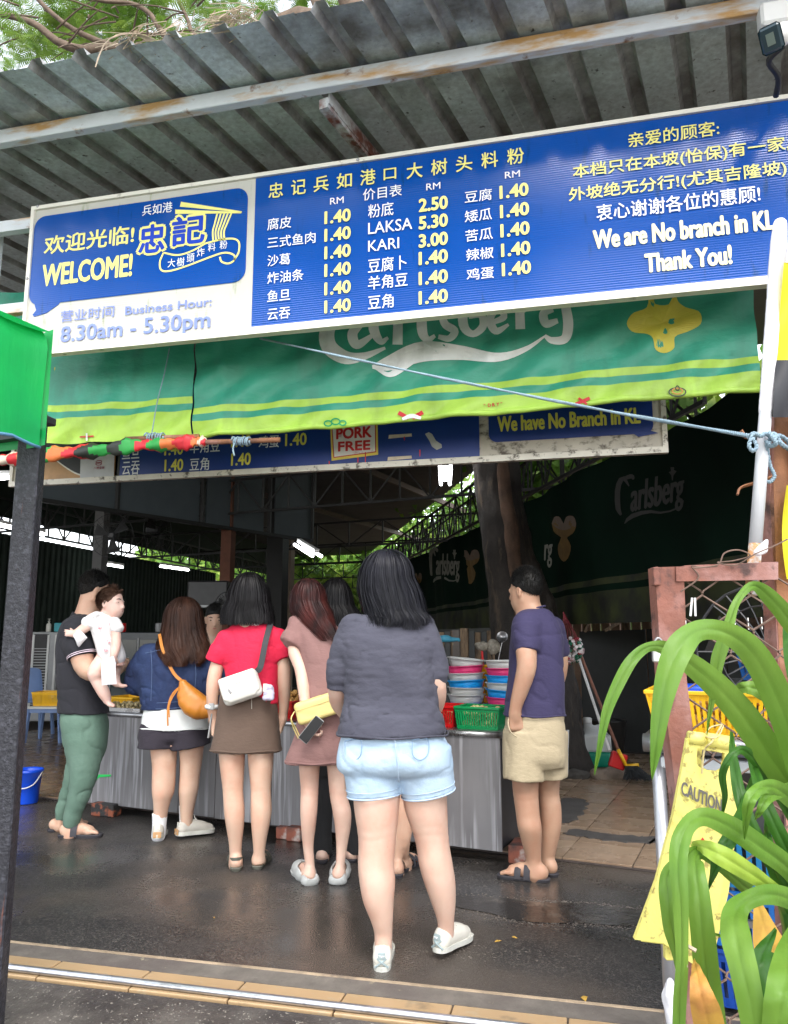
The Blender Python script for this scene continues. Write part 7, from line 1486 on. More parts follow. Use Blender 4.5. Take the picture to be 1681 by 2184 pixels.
heap(g1, .22, .17, .12, 150, mat('pale_fried_food', (.58, .46, .22), .6, 0, .3, 30), 'pale fried pieces heaped in the green basket'); heap(r1, .18, .18, .11, 80, MATS['pale_fried_food'], 'pale fried pieces filling the red basket'); heap(r2+ZV*.02, .22, .20, .15, 200, FD, 'golden fried food heaped above the red basket', .022)
tr = onc(275, .10); q = MB(); q.ebox((-.17, -.09, 0), (.17, .09, .006), tr, .0); q.ebox((-.175, -.095, .004), (.175, -.088, .03), tr); q.ebox((-.175, .088, .004), (.175, .095, .03), tr); q.ebox((-.175, -.088, .004), (-.168, .088, .03), tr); q.ebox((.168, -.088, .004), (.175, .088, .03), tr)
tag(q.build('tray', M['steel']), 'shallow metal tray of stuffed vegetables on the counter behind the baby foot', 'tray'); heap(tr+ZV*.02, .30, .15, .035, 90, FD2, 'stuffed green and pale vegetable pieces on the metal tray', .017)
# ------------------------------------------------ colanders
def colander(c, r, m, lab, tilt=(0, 0), h=.062):
    t = Euler((tilt[0], tilt[1], 0)).to_matrix(); ax = [np.array(t.col[i]) for i in range(3)]
    e = empty('colander', c, lab, 'colander', 'colanders stacked on the counter'); q = MB(); q.lathe([(0, 0), (r*.78, 0), (r*.82, .004), (r*.95, h*.9), (r*.93, h*.9), (r*.79, .008), (0, .006)], c, 36, ax); q.build('bowl', m, e, True)
    q = MB(); q.lathe([(r*.94, h*.88), (r*1.02, h*.9), (r*1.035, h*.95), (r*1.02, h), (r*.95, h*.985), (r*.94, h*.88)], c, 36, ax); q.build('rim', m, e, True)
    q = MB()
    for k in range(6):
        z = .012+k*.0075; rr = r*(.82+.13*(z/h))+.0012; q.tube([c+ax[0]*rr*math.cos(a)+ax[1]*rr*math.sin(a)+ax[2]*z for a in np.linspace(0, 6.2832, 37)], .0011, 4)
    o = q.build('ribbing', m, e); o['kind'] = 'stuff'
s1_ = onc(996, .52); s2_ = onc(1078, .48)
for k_, (m, nm, tl) in enumerate(((WP, 'white', (0, 0)), (WP, 'white', (0, .01)), (LB, 'sky blue', (0, -.05)), (WP, 'white', (0, -.03)), (PK, 'pink', (0, -.06)), (WP, 'white', (0, .10)))):
    colander(s1_+ZV*(.115+.047*k_-.0)+V(rnd.uniform(-.004, .004), 0, 0), .128, m, nm+' plastic colander, '+('lowest', 'second', 'third', 'fourth', 'fifth', 'top tilted')[k_]+' in the left stack on the counter', tl)
for k_, (m, nm, tl) in enumerate(((LB, 'sky blue', (0, 0)), (PK, 'pink', (0, .02)), (LB, 'sky blue', (0, .06)), (WP, 'white', (0, .0)), (LB, 'sky blue', (0, .0)), (PK, 'pink', (0, -.02)), (WP, 'white', (0, -.01)))):
    colander(s2_+ZV*(.06+.047*k_), .122, m, nm+' plastic colander, '+('lowest', 'second', 'third', 'fourth', 'fifth', 'sixth', 'top')[k_]+' in the right stack beside the man in navy', tl)
q = MB(); q.ebox((-.13, -.1, 0), (.13, .1, .113), s1_, .004); tag(q.build('tub', DBP), 'dark blue tub under the left stack of colanders', 'tub'); q = MB(); q.ebox((-.12, -.1, 0), (.12, .1, .058), s2_, .004); tag(q.build('tub', DBP), 'blue tub under the right stack of colanders', 'tub')
basket('basket', onc(1022, .70)+ZV*.0, .24, .2, .36, YP, 'tall yellow basket standing behind the colander stacks', nb_=(14, 10))
# far side of the counter: back table, mops, glove
def std(px, d, ztop, w, m, lab, name='post', cat='post', z0=0): p = atd(px, 1400, d); q = MB(); q.box((p[0], p[1], (z0+ztop)/2), (w, w*.7, ztop-z0), bev=.004); return tag(q.build(name, m), lab, cat)
std(974, 7.6, 1.36, .07, M['conc'], 'grey weathered post behind the colander stacks'); std(991, 7.9, 1.38, .08, M['wood'], 'round wooden post right of the grey post')
bw = empty('side_wall', atd(1010, 1500, 9.0)*V(1, 1, 0), 'dark wooden boards behind the colanders', 'wall')
for i in range(10): p = atd(942+i*13, 1400, 9.1); q = MB(); q.box((p[0], p[1], .68), (.068, .02, 1.33+.02*(i % 3)), bev=.003); q.build('board', M['sheet'] if i % 2 else M['wood'], bw)
for i, (px, py, lab) in enumerate(((1028, 1378, 'rounded grey mop head on a blue stick, left of the pair'), (1052, 1380, 'shaggy grey mop head, right of the pair'))):
    p = atd(px, py, 7.0); e = empty('mop', p, lab, 'mop'); s_3 = Sdf(); s_3.ell(p, (.07, .05, .045 if i == 0 else .07), None); s_3.disp = wr(.014, 30, i+2); s_3.build('mop_head', mat('grey_mop_cotton%d' % i, (.30, .27, .22), .95, 0, .4, 40, .6, 60), e, .012); q = MB(); q.tube([p-ZV*.03, p-ZV*.55+V(.02, 0, 0)], .010, 6); q.build('handle', RP if i == 0 else M['wood'], e)
p = atd(1072, 1360, 6.9); e = empty('ladle', p, 'metal ladle standing among the mops behind the colanders', 'ladle'); q = MB(); q.lathe([(0, 0), (.035, .008), (.05, .03), (.048, .03), (.033, .011), (0, .004)], p, 14, (V(1, 0, 0), V(0, .3, .95), V(0, -.95, .3))); q.build('bowl', M['steel'], e, True); q = MB(); q.tube([p-ZV*.02, p-ZV*.32-RT*.07], .005, 6); q.build('handle', M['steel'], e)
p = atd(952, 1362, 6.8); s_3 = Sdf(); s_3.chain([p-RT*.05, p, p+RT*.07-ZV*.01], [.03, .035, .02], .03); [s_3.chain([p+RT*.07, p+RT*.12+ZV*(.01-.02*k)], [.012, .008], .01) for k in range(3)]; s_3.disp = wr(.008, 30, 3); tag(s_3.build('rubber_glove', mat('sky_blue_rubber', (.05, .30, .45), .5), None, .01), 'sky blue rubber glove lying on a post behind the grey top woman', 'glove')
# ------------------------------------------------ left background: low table, yellow basket, chair, air cooler
tc_ = atz(84, 1589, 0); tz = atd(84, 1507, dep(tc_))[2]; tb = empty('plastic_table', tc_, 'white topped low plastic table with blue legs left of the counter', 'table')
q = MB(); q.box(tc_+V(.05, .22, tz-.012), (.52, .50, .028), RT, FH, ZV, bev=.006); q.build('table_top', WP, tb)
LBL = mat('dull_blue_plastic', (.14, .22, .42), .45, 0, .1, 5)
for a, b_ in ((-.18, 0), (.20, 0), (-.18, .42), (.22, .42)):
    q = MB(); top_ = tc_+RT*(a*.95+.02)+FH*(b_*.95)+ZV*(tz-.03); bot = tc_+RT*(a*1.15+.02)+FH*(b_); q.beam(bot, top_, .05, .025, bev=.004); q.build('leg', LBL, tb)
q = MB(); q.box(tc_+RT*.02+V(0, 0, tz-.05), (.42, .03, .05), RT, FH, ZV, bev=.004); q.build('apron', LBL, tb)
ty = tc_+RT*.03+FH*.18+ZV*(tz+.004); basket('basket', ty, .36, .30, .165, YP, 'yellow slotted basket on the low plastic table at the left', (RT, FH, ZV), (20, 14))
cc_ = atd(70, 1500, dep(tc_)+.7)*V(1, 1, 0); ch_ = empty('plastic_chair', cc_, 'faded blue plastic chair behind the low table', 'chair')
q = MB(); seat = .47; q.box(cc_+ZV*seat, (.42, .40, .03), RT, FH, ZV, bev=.01); q.build('seat', LBL, ch_)
for a in (-1, 1):
    for b_ in (-1, 1): q = MB(); q.beam(cc_+RT*a*.21+FH*b_*.19, cc_+RT*a*.17+FH*b_*.16+ZV*seat, .045, .03, bev=.004); q.build('leg', LBL, ch_)
bkp = atd(70, 1436, dep(tc_)+.55); q = MB(); vs = []; 
for j in range(7):
    for i in range(9):
        t = math.pi*(i/8); u = -math.cos(t); z = seat+.02+(.36+.05*math.sin(t))*j/6; vs.append(cc_+RT*u*.20*(1-.12*(j/6)**2)-FH*(.16+.05*j/6-.05*math.sin(t))+ZV*z)
q.add(vs, [(j*9+i, j*9+i+1, (j+1)*9+i+1, (j+1)*9+i) for j in range(6) for i in range(8)]); q.build('backrest', LBL, ch_, True)
ac = atd(90, 1500, 11.6)*V(1, 1, 0); z0_, z1_ = atd(90, 1500, 11.6)[2], atd(90, 1348, 11.6)[2]; e = empty('air_cooler', ac, 'pale grey slatted air cooler standing behind the blue chair', 'cooler'); acw = .50
q = MB(); q.box(ac+ZV*(z1_/2+.05), (acw, .34, z1_-.1), RT, FH, ZV, bev=.012); q.build('body', mat('pale_grey_plastic', (.34, .35, .36), .5, 0, .1, 4), e)
q = MB(); q.box(ac+ZV*(z1_/2+.12)-FH*.172, (acw*.42, .004, z1_*.78), RT, FH, ZV); q.build('dark_grille', M['black'], e)
for k_ in range(22): q = MB(); q.box(ac+ZV*(.3+k_*(z1_-.5)/22)-FH*.176, (acw*.84, .012, .012), RT, FH, ZV); q.build('slat', MATS['pale_grey_plastic'], e)
for sx in (-.23, .23, -.46, .46): q = MB(); q.box(ac+RT*acw*sx*.95+ZV*(z1_/2+.06)-FH*.18, (.03, .014, z1_*.85), RT, FH, ZV); q.build('upright_trim', WP, e)
q = MB(); q.lathe([(0, 0), (.035, .002), (.038, .01), (.038, .10), (.03, .12), (.012, .13), (.012, .145), (.018, .15), (.018, .16), (.005, .162), (.005, .185), (.03, .19), (0, .195)], ac+RT*.02+ZV*(z1_+.001), 14); tag(q.build('pump_bottle', mat('clear_soap_plastic', (.6, .6, .55), .2, 0, .05), smooth=True), 'pump soap bottle on top of the grey air cooler', 'bottle')
q = MB(); q.box(ac+RT*.20+ZV*(z1_+.07), (.16, .12, .13), RT, FH, ZV, bev=.01); tag(q.build('tub', mat('teal_plastic', (.01, .30, .36), .4)), 'small teal tub beside the soap bottle on the air cooler', 'tub')
fc = atd(300, 1500, 12.2)*V(1, 1, 0); e = empty('drinks_fridge', fc, 'dark glass front drinks fridge behind the denim jacket woman', 'fridge'); fzt = atd(300, 1385, 12.2)[2]+.0
q = MB(); q.box(fc+ZV*.68, (1.6, .5, 1.36), RT, FH, ZV, bev=.01); q.build('cabinet', mat('dark_cabinet', (.03, .04, .05), .35), e)
for k_ in range(4): q = MB(); q.box(fc+RT*(-.6+.4*k_)-FH*.256+ZV*.75, (.36, .01, 1.0), RT, FH, ZV, bev=.002); q.build('glass_door', mat('dark_fridge_glass', (.03, .045, .05), .1) if 'dark_fridge_glass' not in MATS else MATS['dark_fridge_glass'], e)
for k_ in range(5): q = MB(); q.box(fc+RT*(-.8+.4*k_)-FH*.262+ZV*.75, (.02, .012, 1.05), RT, FH, ZV); q.build('door_frame', MATS['pale_grey_plastic'], e)
def bottle_(px, py, d, m, lab):
    p = atd(px, py, d); q = MB(); q.lathe([(0, 0), (.032, .002), (.034, .02), (.034, .12), (.014, .17), (.012, .21), (0, .212)], p, 10); return tag(q.build('bottle', m, smooth=True), lab, 'bottle')
p = fc-FH*.1+ZV*1.361
for k_, (u, m, nm) in enumerate(((-.62, MATS['teal_plastic'], 'teal'), (-.45, WP, 'white'), (-.3, MATS['red_plastic'], 'red'), (.25, MATS['pale_grey_plastic'], 'grey'))): q = MB(); q.lathe([(0, 0), (.045, .003), (.05, .02), (.05, .12), (.045, .14), (0, .142)], p+RT*u, 12); tag(q.build('jar', m, smooth=True), nm+' jar standing on top of the drinks fridge', 'jar')
# split air conditioner and fans on the columns
def fan_(px, py, d, r, lab, ax=None):
    p = atd(px, py, d); e = empty('wall_fan', p, lab, 'fan'); ax = unit(ax if ax is not None else -FH); u = unit(np.cross(ax, ZV)); w = np.cross(u, ax); q = MB()
    for t in np.linspace(0, 6.2832, 25)[:-1]: q.tube([p+(u*math.cos(t)+w*math.sin(t))*r*s+ax*(.06*(1-s*s)) for s in (.15, .6, 1)], .003, 3)
    for s in (1, .7, .4): q.tube([p+(u*math.cos(t)+w*math.sin(t))*r*s+ax*.06*(1-s*s) for t in np.linspace(0, 6.2832, 25)], .005 if s == 1 else .003, 4)
    o = q.build('guard', M['black'], e); o['kind'] = 'stuff'
    for k in range(3):
        t = k*2.094; a = u*math.cos(t)+w*math.sin(t); b2 = u*math.cos(t+.7)+w*math.sin(t+.7); q = MB(); q.add([p+a*r*.15, p+a*r*.85-ax*.02, p+b2*r*.85+ax*.02, p+b2*r*.2], [(0, 1, 2, 3)]); q.build('blade', M['truss'], e)
    q = MB(); q.beam(p-ax*.18, p+ax*.02, .1, .1, bev=.02); q.build('motor', M['black'], e)
fan_(238, 1142, 10.5, .30, 'black wall fan facing the room near the grey column'); fan_(337, 1130, 11, .34, 'black wall fan seen side on right of the grey column', unit(-FH*.3+RT)); fan_(487, 1290, 9.5, .16, 'small black fan low behind the red shirt woman')
p = atd(447, 1268, 10); q = MB(); q.box(p, (.52, .25, .34), RT, FH, ZV, bev=.02); e = tag(q.build('speaker_box', M['black']), 'black boxy blower unit mounted left of the rusty column', 'blower')
q = MB(); q.box(p-FH*.13+ZV*-.155, (.5, .02, .03), RT, FH, ZV); q.build('trim', MATS['pale_grey_plastic'], e)
# blue bucket
bp = atz(56, 1713, 0); e = empty('bucket', bp, 'bright blue plastic bucket with white handle beside the black post', 'bucket'); br = 27*dep(bp)/FOC
q = MB(); hgt = (1713-1646)*dep(bp)/FOC*1.0; q.lathe([(0, .004), (br*.80, .004), (br*.82, .01), (br*.98, hgt*.90), (br*1.08, hgt*.92), (br*1.08, hgt), (br*1.0, hgt), (br*.94, hgt*.9), (br*.78, .02), (0, .018)], bp, 28); q.build('pail', DBP, e, True)
q = MB(); q.tube(spline([bp-RT*br*1.08+ZV*hgt*.93, bp-RT*br*.7-FH*br*.9+ZV*hgt*.62, bp-FH*br*1.12+ZV*hgt*.50, bp+RT*br*.8-FH*br*.8+ZV*hgt*.60, bp+RT*br*1.08+ZV*hgt*.93], 20), .005, 6); q.build('handle', WP, e, True)
# ================================================================== tree trunk inside the stall
trd = 8.0; tree = empty('rain_tree', atd(1130, 1640, trd)*V(1, 1, 0), 'huge dark barked tree growing up through the stall roof, crown spreading overhead', 'tree')
sd = Sdf(); R_ = []
for y, xl, xr in ((700, 985, 1085), (850, 992, 1095), (985, 1003, 1106), (1100, 1018, 1125), (1200, 1030, 1150), (1300, 1040, 1185), (1420, 1048, 1222), (1520, 1045, 1240), (1600, 1035, 1252), (1650, 1010, 1275)): a = atd((xl+xr)/2, y, trd); R_.append((a, (xr-xl)*trd/FOC/2, (xr-xl)*trd/FOC/2*.9))
sd.loft(R_, .05); sd.disp = lambda X, Y, Z: (.25-np.abs(vnoise(X*5, Y*5, Z*1.6, 5)))*.10+vnoise(X*14, Y*14, Z*6, 6)*.05; sd.build('trunk', M['bark'], tree, .028)
sd = Sdf(); 
R_ = [(atd(x, y, trd-.02)-FH*rr, w*trd/FOC/2, .05) for x, y, w, rr in ((1066, 985, 34, .17), (1072, 1060, 36, .185), (1084, 1130, 36, .205), (1090, 1200, 32, .23), (1094, 1270, 24, .27), (1096, 1320, 16, .33))]
sd.loft(R_, .02); sd.disp = lambda X, Y, Z: (.25-np.abs(vnoise(X*9, Y*9, Z*4, 7)))*.04; sd.build('stripped_bark', M['barkl'], tree, .02)
def limb(P, parent, m=M['limb'], n=14, name='branch', seg=7): q = MB(); S = spline([list(p[0])+[p[1]] for p in P], n); q.tube(S[:, :3], S[:, 3], seg); return q.build(name, m, parent, True)
TD = 9.5
tb0 = atd(1030, 600, trd)
def tj(x, y, d=TD): return atd(x, y, d)
limb([(tb0, .22), (tj(700, 60, 9.0), .17), (tj(480, 110, 9.2), .11), (tj(240, 104, TD), .075), (tj(180, 107), .065), (tj(125, 90), .055), (tj(65, 47), .045), (tj(-40, 22), .035)], tree, n=34)
limb([(tj(250, 103), .06), (tj(215, 90), .045), (tj(145, 55), .035), (tj(82, 0), .03), (tj(60, -40), .02)], tree); limb([(tj(420, 105, 9.3), .06), (tj(357, 82), .045), (tj(320, 30), .035), (tj(280, 7), .03), (tj(215, 2), .025), (tj(120, -20), .02)], tree)
limb([(tj(480, 110, 9.2), .05), (tj(415, 75), .035), (tj(400, 40), .025), (tj(375, -10), .02)], tree); limb([(tj(760, 30, 9), .16), (tj(735, -20, 9), .14), (tj(700, -120, 9), .1)], tree); limb([(tj(700, 60, 9), .10), (tj(670, -10), .08), (tj(640, -80), .06)], tree)
for i in range(34):
    x, y = rnd.uniform(0, 480), rnd.uniform(-10, 130); a = tj(x, y, TD+rnd.uniform(-.6, .6)); q2 = a+V(rnd.uniform(-.8, .8), rnd.uniform(-.5, .5), rnd.uniform(-.25, .35)); limb([(a, .016), ((a+q2)/2+V(0, 0, .06), .012), (q2, .006)], tree, n=6, name='twig', seg=4)
def pinnate(cs, m, parent, name, npin=7, L=.20, seed=1, wl=.014, kind='stuff'):
    rg = np.random.RandomState(seed); n = len(cs); vs = []; D = rg.normal(0, 1, (n, 3)); D[:, 2] *= .45; D /= np.linalg.norm(D, axis=1)[:, None]; up = rg.normal(0, .35, (n, 3))+V(0, 0, 1); S = np.cross(D, up); S /= np.linalg.norm(S, axis=1)[:, None]
    for k in range(npin):
        for sg in (-1, 1):
            b0 = cs+D*(L*(k+.3)/npin); l = L*.42*(1-.5*abs(k/npin-.4)); dr = S*sg+D*.45; dr /= np.linalg.norm(dr, axis=1)[:, None]; e = b0+dr*l+V(0, 0, -.02*1); w = D*wl*rg.uniform(.7, 1.3, (n, 1)); vs.append(np.stack([b0-w, b0+w, e+w*.6, e-w*.6], 1))
    A = np.concatenate(vs).reshape(-1, 3); F_ = np.arange(len(A)).reshape(-1, 4); o = obj(name, A, F_, m, parent); o['kind'] = kind; return o
rg = np.random.RandomState(3)
cl = []
for i in range(88):
    c = tj(rg.uniform(-60, 760), rg.uniform(-160, 175), TD+rg.uniform(.1, 3.4)); cl.append(c+rg.normal(0, 1, (26, 3))*V(.34, .34, .13))
cl = np.concatenate(cl); pinnate(cl, M['leaf'], tree, 'crown', seed=2, L=.24, npin=8, wl=.011)
# unseen umbrella crowned tree added behind the camera to darken the menu sign gloss
cl = []
for i in range(420):
    a = rg.uniform(0, 6.28); r_ = rg.uniform(0, 1)**.5; c = V(-4.5+13*r_*math.cos(a), -14+4.6*r_*math.sin(a), 13.2+rg.uniform(-1.1, 2.2)-1.2*r_); cl.append(c+rg.normal(0, 1, (20, 3))*V(.7, .7, .3))
stt = empty('added_street_tree', V(-4.5, -15, 0), 'unseen umbrella crowned tree added behind the camera to darken the menu sign reflection', 'tree')
pinnate(np.concatenate(cl), M['leaf'], stt, 'crown', seed=5, L=.8, npin=4, wl=.09)
limb([(V(-4.5, -15, 0), .35), (V(-4.4, -15, 5), .28), (V(-5, -14.5, 9), .22), (V(-6, -14, 12.5), .1)], stt, name='trunk'); limb([(V(-4.9, -14.8, 8), .2), (V(-2, -14, 10.5), .14), (V(3, -13, 12.6), .06)], stt); limb([(V(-5, -14.6, 8.5), .2), (V(-9, -14.5, 11), .14), (V(-14, -14, 12.4), .05)], stt)
# ------------------------------------------------ garden trees seen through the back and sides of the shed
def gtree(c, r, h, label, n=2600, seed=1, s=.12, m=None):
    e = empty('garden_tree', c*V(1, 1, 0), label, 'tree', 'garden trees beyond the shed'); rg = np.random.RandomState(seed); q = MB(); q.tube([c*V(1, 1, 0), c*V(1, 1, 0)+V(.1, 0, h*.5), c+V(0, 0, 0)], [.16, .12, .06], 7); q.build('trunk', M['limb'], e, True)
    k = 26; cc = rg.normal(0, 1, (k, 3)); cc /= np.linalg.norm(cc, axis=1)[:, None]; cc = cc*rg.uniform(.3, 1, (k, 1))*np.array(r); P_ = c+cc[rg.randint(0, k, n)]+rg.normal(0, 1, (n, 3))*np.array(r)*.22
    D = rg.normal(0, 1, (n, 3)); D /= np.linalg.norm(D, axis=1)[:, None]; E_ = np.cross(D, rg.normal(0, 1, (n, 3))); E_ /= np.linalg.norm(E_, axis=1)[:, None]; sz = s*rg.uniform(.6, 1.4, (n, 1)); v = np.stack([P_-D*sz, P_+E_*sz*.45, P_+D*sz, P_-E_*sz*.45], 1).reshape(-1, 3)
    o = obj('crown', v, np.arange(len(v)).reshape(-1, 4), m or M['leafd'], e); o['kind'] = 'stuff'; return e
for k_, (px, py, d, r, lab) in enumerate(((430, 1255, 31, (2.6, 2, 2.0), 'garden tree seen left of the red shirt woman head'), (560, 1250, 33, (2.8, 2, 2.2), 'garden tree seen behind the rusty column'), (690, 1270, 30, (2.4, 2, 2.0), 'garden tree seen between the mauve dress woman and the front woman'), (790, 1260, 31, (2.6, 2, 2.2), 'yellowish garden tree right of the black haired head'), (900, 1200, 28, (2.2, 2, 1.6), 'garden tree seen right of the front woman under the roof'), (1010, 1120, 19, (2.0, 2, 1.6), 'garden tree left of the big trunk under the truss'), (1180, 1020, 12.8, (1.3, 1.6, 1.3), 'garden tree just right of the big trunk above the tarpaulin'), (1290, 1000, 11.5, (1.2, 1.5, 1.1), 'garden tree above the dark tarpaulin under the old sign'), (1400, 930, 9.5, (1.2, 1.5, 1.0), 'garden tree hidden behind the right end of the old sign'))):
    gtree(atd(px, py, d), r, 2.5, lab, 4200, k_+1, .17 if d > 20 else .10)
gw = MB(); p = atd(300, 1300, 38); p2 = atd(1300, 1300, 38); gw.poly([p*V(1, 1, 0), p2*V(1, 1, 0), p2*V(1, 1, 0)+ZV*9, p*V(1, 1, 0)+ZV*7.5])
rgn = np.random.RandomState(8); n = 16000; t = rgn.uniform(-.1, 1.15, n); P_ = p*V(1, 1, 0)+(p2-p)*V(1, 1, 0)*t[:, None]+FH*rgn.normal(0, .8, n)[:, None]+ZV*(rgn.uniform(0, 1, n)**.8*(5.2+1.6*np.sin(t*17)+np.sin(t*41)))[:, None]; D = rgn.normal(0, 1, (n, 3)); D /= np.linalg.norm(D, axis=1)[:, None]; E_ = np.cross(D, rgn.normal(0, 1, (n, 3))); E_ /= np.linalg.norm(E_, axis=1)[:, None]; v = np.stack([P_-D*.3, P_+E_*.14, P_+D*.3, P_-E_*.14], 1).reshape(-1, 3)
tag(obj('foliage', v, np.arange(len(v)).reshape(-1, 4), M['leafd']), 'bank of green foliage far beyond the back of the shed', 'foliage', kind='stuff')
# fascia over the left wall and a pale neighbouring house behind it
q = MB(); a, b_ = lw0-dl*9.5-V(.15, 0, 0), lw1+dl*7-V(.15, 0, 0); q.poly([V(a[0], a[1], 3.30), V(b_[0], b_[1], 3.30), V(b_[0], b_[1], 4.3), V(a[0], a[1], 4.3)], V(-.02, 0, 0)); tag(q.build('eave_board', M['dark']), 'dark eave board hanging above the left wall truss', 'board')
q = MB(); a, b_ = lw0-dl*9.5+V(-3.2, 0, 0), lw1+dl*9+V(-3.2, 0, 0); q.poly([V(a[0], a[1], 0), V(b_[0], b_[1], 0), V(b_[0], b_[1], 3.35), V(a[0], a[1], 3.35)], V(-.2, 0, 0)); e = tag(q.build('neighbour_house', mat('pale_pink_plaster', (.62, .50, .42), .8, 0, .2, 2)), 'pale plastered house glimpsed over the left wall of the shed', 'house')
# ================================================================== things along the right edge
GD = 1.92
def gj(x, y, dd=0): return atd(x, y, GD+dd)
gate = empty('gate', gj(1425, 2150)*V(1, 1, 0), 'rusty red steel framed chain link gate behind the strap leaved plant', 'gate')
def slab(name, pts, th, m, par, dd=0, bev=0): q = MB(); q.poly([gj(x, y, dd) for x, y in pts], FH*th); return q.build(name, m, par)
slab('stile', [(1396, 1210), (1458, 1208), (1462, 1300), (1465, 1450), (1488, 1640), (1497, 1760), (1500, 2184), (1462, 2184), (1448, 1760), (1436, 1640), (1412, 1450), (1403, 1300)], .006, M['rust'], gate); slab('stile_flange', [(1396, 1210), (1403, 1208), (1418, 1450), (1452, 1760), (1466, 2184), (1462, 2184), (1448, 1760), (1412, 1450)], .05, M['rust'], gate, .006)
slab('top_rail', [(1442, 1209), (1660, 1200), (1660, 1236), (1443, 1240)], .006, M['rust'], gate, -.007); slab('top_rail_flange', [(1460, 1206), (1660, 1198), (1660, 1202), (1460, 1210)], .045, M['rust'], gate, 0.001)
q = MB(); q.box(gj(1398, 1230, -.004), (.018, .03, .045), RT, FH, ZV, bev=.002); q.build('latch', M['rust'], gate)
WR = mat('rusty_wire', (.17, .11, .085), .7, .3, .3, 40)
pxs = 104; hx = pxs/2*GD/FOC; per = 84*GD/FOC
x0w = gj(1478, 1300)
for k_ in range(5):
    for ph in (0,):
        P_ = []; zz = gj(1478, 1222)[2]; base = x0w*V(1, 1, 0)+RT*(k_*2*hx*.5*1.0+k_*hx*0)+FH*.012; i = 0
        while zz > .15:
            side = 1 if (i+k_) % 2 else -1; c = base+RT*side*hx*.5; w_ = FH*(.006 if side > 0 else -.006)
            P_ += [V(c[0], c[1], zz+per*.06)+w_*0+RT*side*-.003+V(rnd.gauss(0, .002), 0, 0), V(c[0], c[1], zz)+w_+RT*side*.002, V(c[0], c[1], zz-per*.06)-w_+RT*side*-.003]; zz -= per/2; i += 1
        q = MB(); q.tube(P_, .0026, 5); q.build('wire', WR, gate)
q = MB(); q.tube(spline([gj(1478, 1212, -.02), gj(1530, 1205, -.03), gj(1545, 1180, -.03), gj(1575, 1173, -.03), gj(1600, 1185, -.04), gj(1565, 1196, -.02), gj(1530, 1200, -.03), gj(1570, 1205, -.03), gj(1610, 1182, -.05), gj(1650, 1165, -.03), gj(1680, 1150, -.02)], 60), .0018, 5); q.build('loose_wire', WR, gate)
q = MB(); q.tube(spline([gj(1452, 1262, -.01), gj(1490, 1232, -.012), gj(1475, 1208, -.015), gj(1495, 1210, -.02), gj(1530, 1208, -.02)], 24), .0019, 5); q.build('loose_wire', WR, gate)
for a in ((1475, 1290), (1481, 1290)): q = MB(); q.tube([gj(a[0]+1, 1275, -.01), gj(a[0]+(a[0]-1478)*.8, 1314, -.012)], .0028, 5); q.build('plastic_tie', WP, gate)
pdl = empty('padlock', gj(1405, 1395, -.03), 'steel padlock with worn silver body hanging on the gate stile', 'padlock'); q = MB(); q.box(gj(1407, 1398, -.03), (.034, .016, .032), RT, FH, ZV, bev=.003); q.build('body', mat('worn_silver', (.55, .54, .52), .4, .7, .1, 30), pdl)
q = MB(); c = gj(1405, 1382, -.03); q.tube(spline([c-RT*.010-ZV*.004, c-RT*.010+ZV*.012, c+ZV*.024, c+RT*.010+ZV*.012, c+RT*.010-ZV*.004], 14), .0032, 6); q.build('shackle', M['steel'], pdl, True)
# white pole with cloth, yellow and black feather flag, hooks
pole = empty('support_pole', atd(1602, 1265, 1.98), 'slim white pole flaking to rust at its foot, wrapped in white cloth above', 'pole')
pa, pb_ = atd(1603, 1268, 1.98), atd(1664, 478, 2.10); dp = unit(pb_-pa); Lp = np.linalg.norm(pb_-pa)
q = MB(); q.tube([pa+dp*Lp*t for t in (0, .12)], .0165, 12); q.build('rusty_foot', mat('peeling_rust_paint', (.58, .56, .54), .5, 0, .1, 10, .2, 60, col2=(.45, .22, .09), s2=14, th=.48, w=.03), pole, True); q = MB(); q.tube([pa+dp*Lp*t for t in (.12, .5)], .0166, 12); q.build('shaft', mat('white_enamel', (.50, .51, .53), .4, 0, .05, 6, layers=(((.25, .18, .14), 40, .72, .02, (1, 1, .3)),)), pole, True)
sd = Sdf(); sd.chain([pa+dp*Lp*.46, pa+dp*Lp*.75, pa+dp*Lp*.95, pa+dp*Lp], [.0195, .022, .024, .020], .01); sd.disp = wr(.003, 22, 3, (1, 1, .25)); sd.build('cloth_sleeve', WC, pole, .007)
flag = empty('feather_flag', atd(1690, 870, 2.05), 'yellow and black feather flag beside the white pole at the right edge', 'flag')
def fstrip(y0, y1, x0, x1, m, dd=.0):
    vs = []; n = 14
    for j in range(n+1):
        y = y0+(y1-y0)*j/n
        for i in range(7): t = i/6; vs.append(atd(x0(y)+(x1-x0(y))*t, y, 2.03+dd+.02*math.sin(t*7+y*.02)))
    return obj('cloth_panel', vs, [(j*7+i, j*7+i+1, (j+1)*7+i+1, (j+1)*7+i) for j in range(n) for i in range(6)], m, flag, True)
FY = mat('yellow_flag_cloth', (.75, .66, .02), .6, 0, .08, 6, tl=.3); FB = mat('black_flag_cloth', (.02, .02, .025), .5, 0, .1, 6)
fx = lambda y: 1650+(750-y)*.03 if y < 900 else 1660+(y-900)*.02
fstrip(560, 768, lambda y: 1672-(y-560)*.085, 1760, FY); fstrip(768, 890, lambda y: 1654-(y-768)*.05, 1760, FB); fstrip(1035, 1235, lambda y: 1678-10*math.sin((y-1035)/200*3.14), 1760, FY, .05); fstrip(890, 1035, lambda y: 1690, 1760, FB, .05)
fl2 = fstrip(500, 560, lambda y: 1682-(y-500)*.1, 1760, WC)
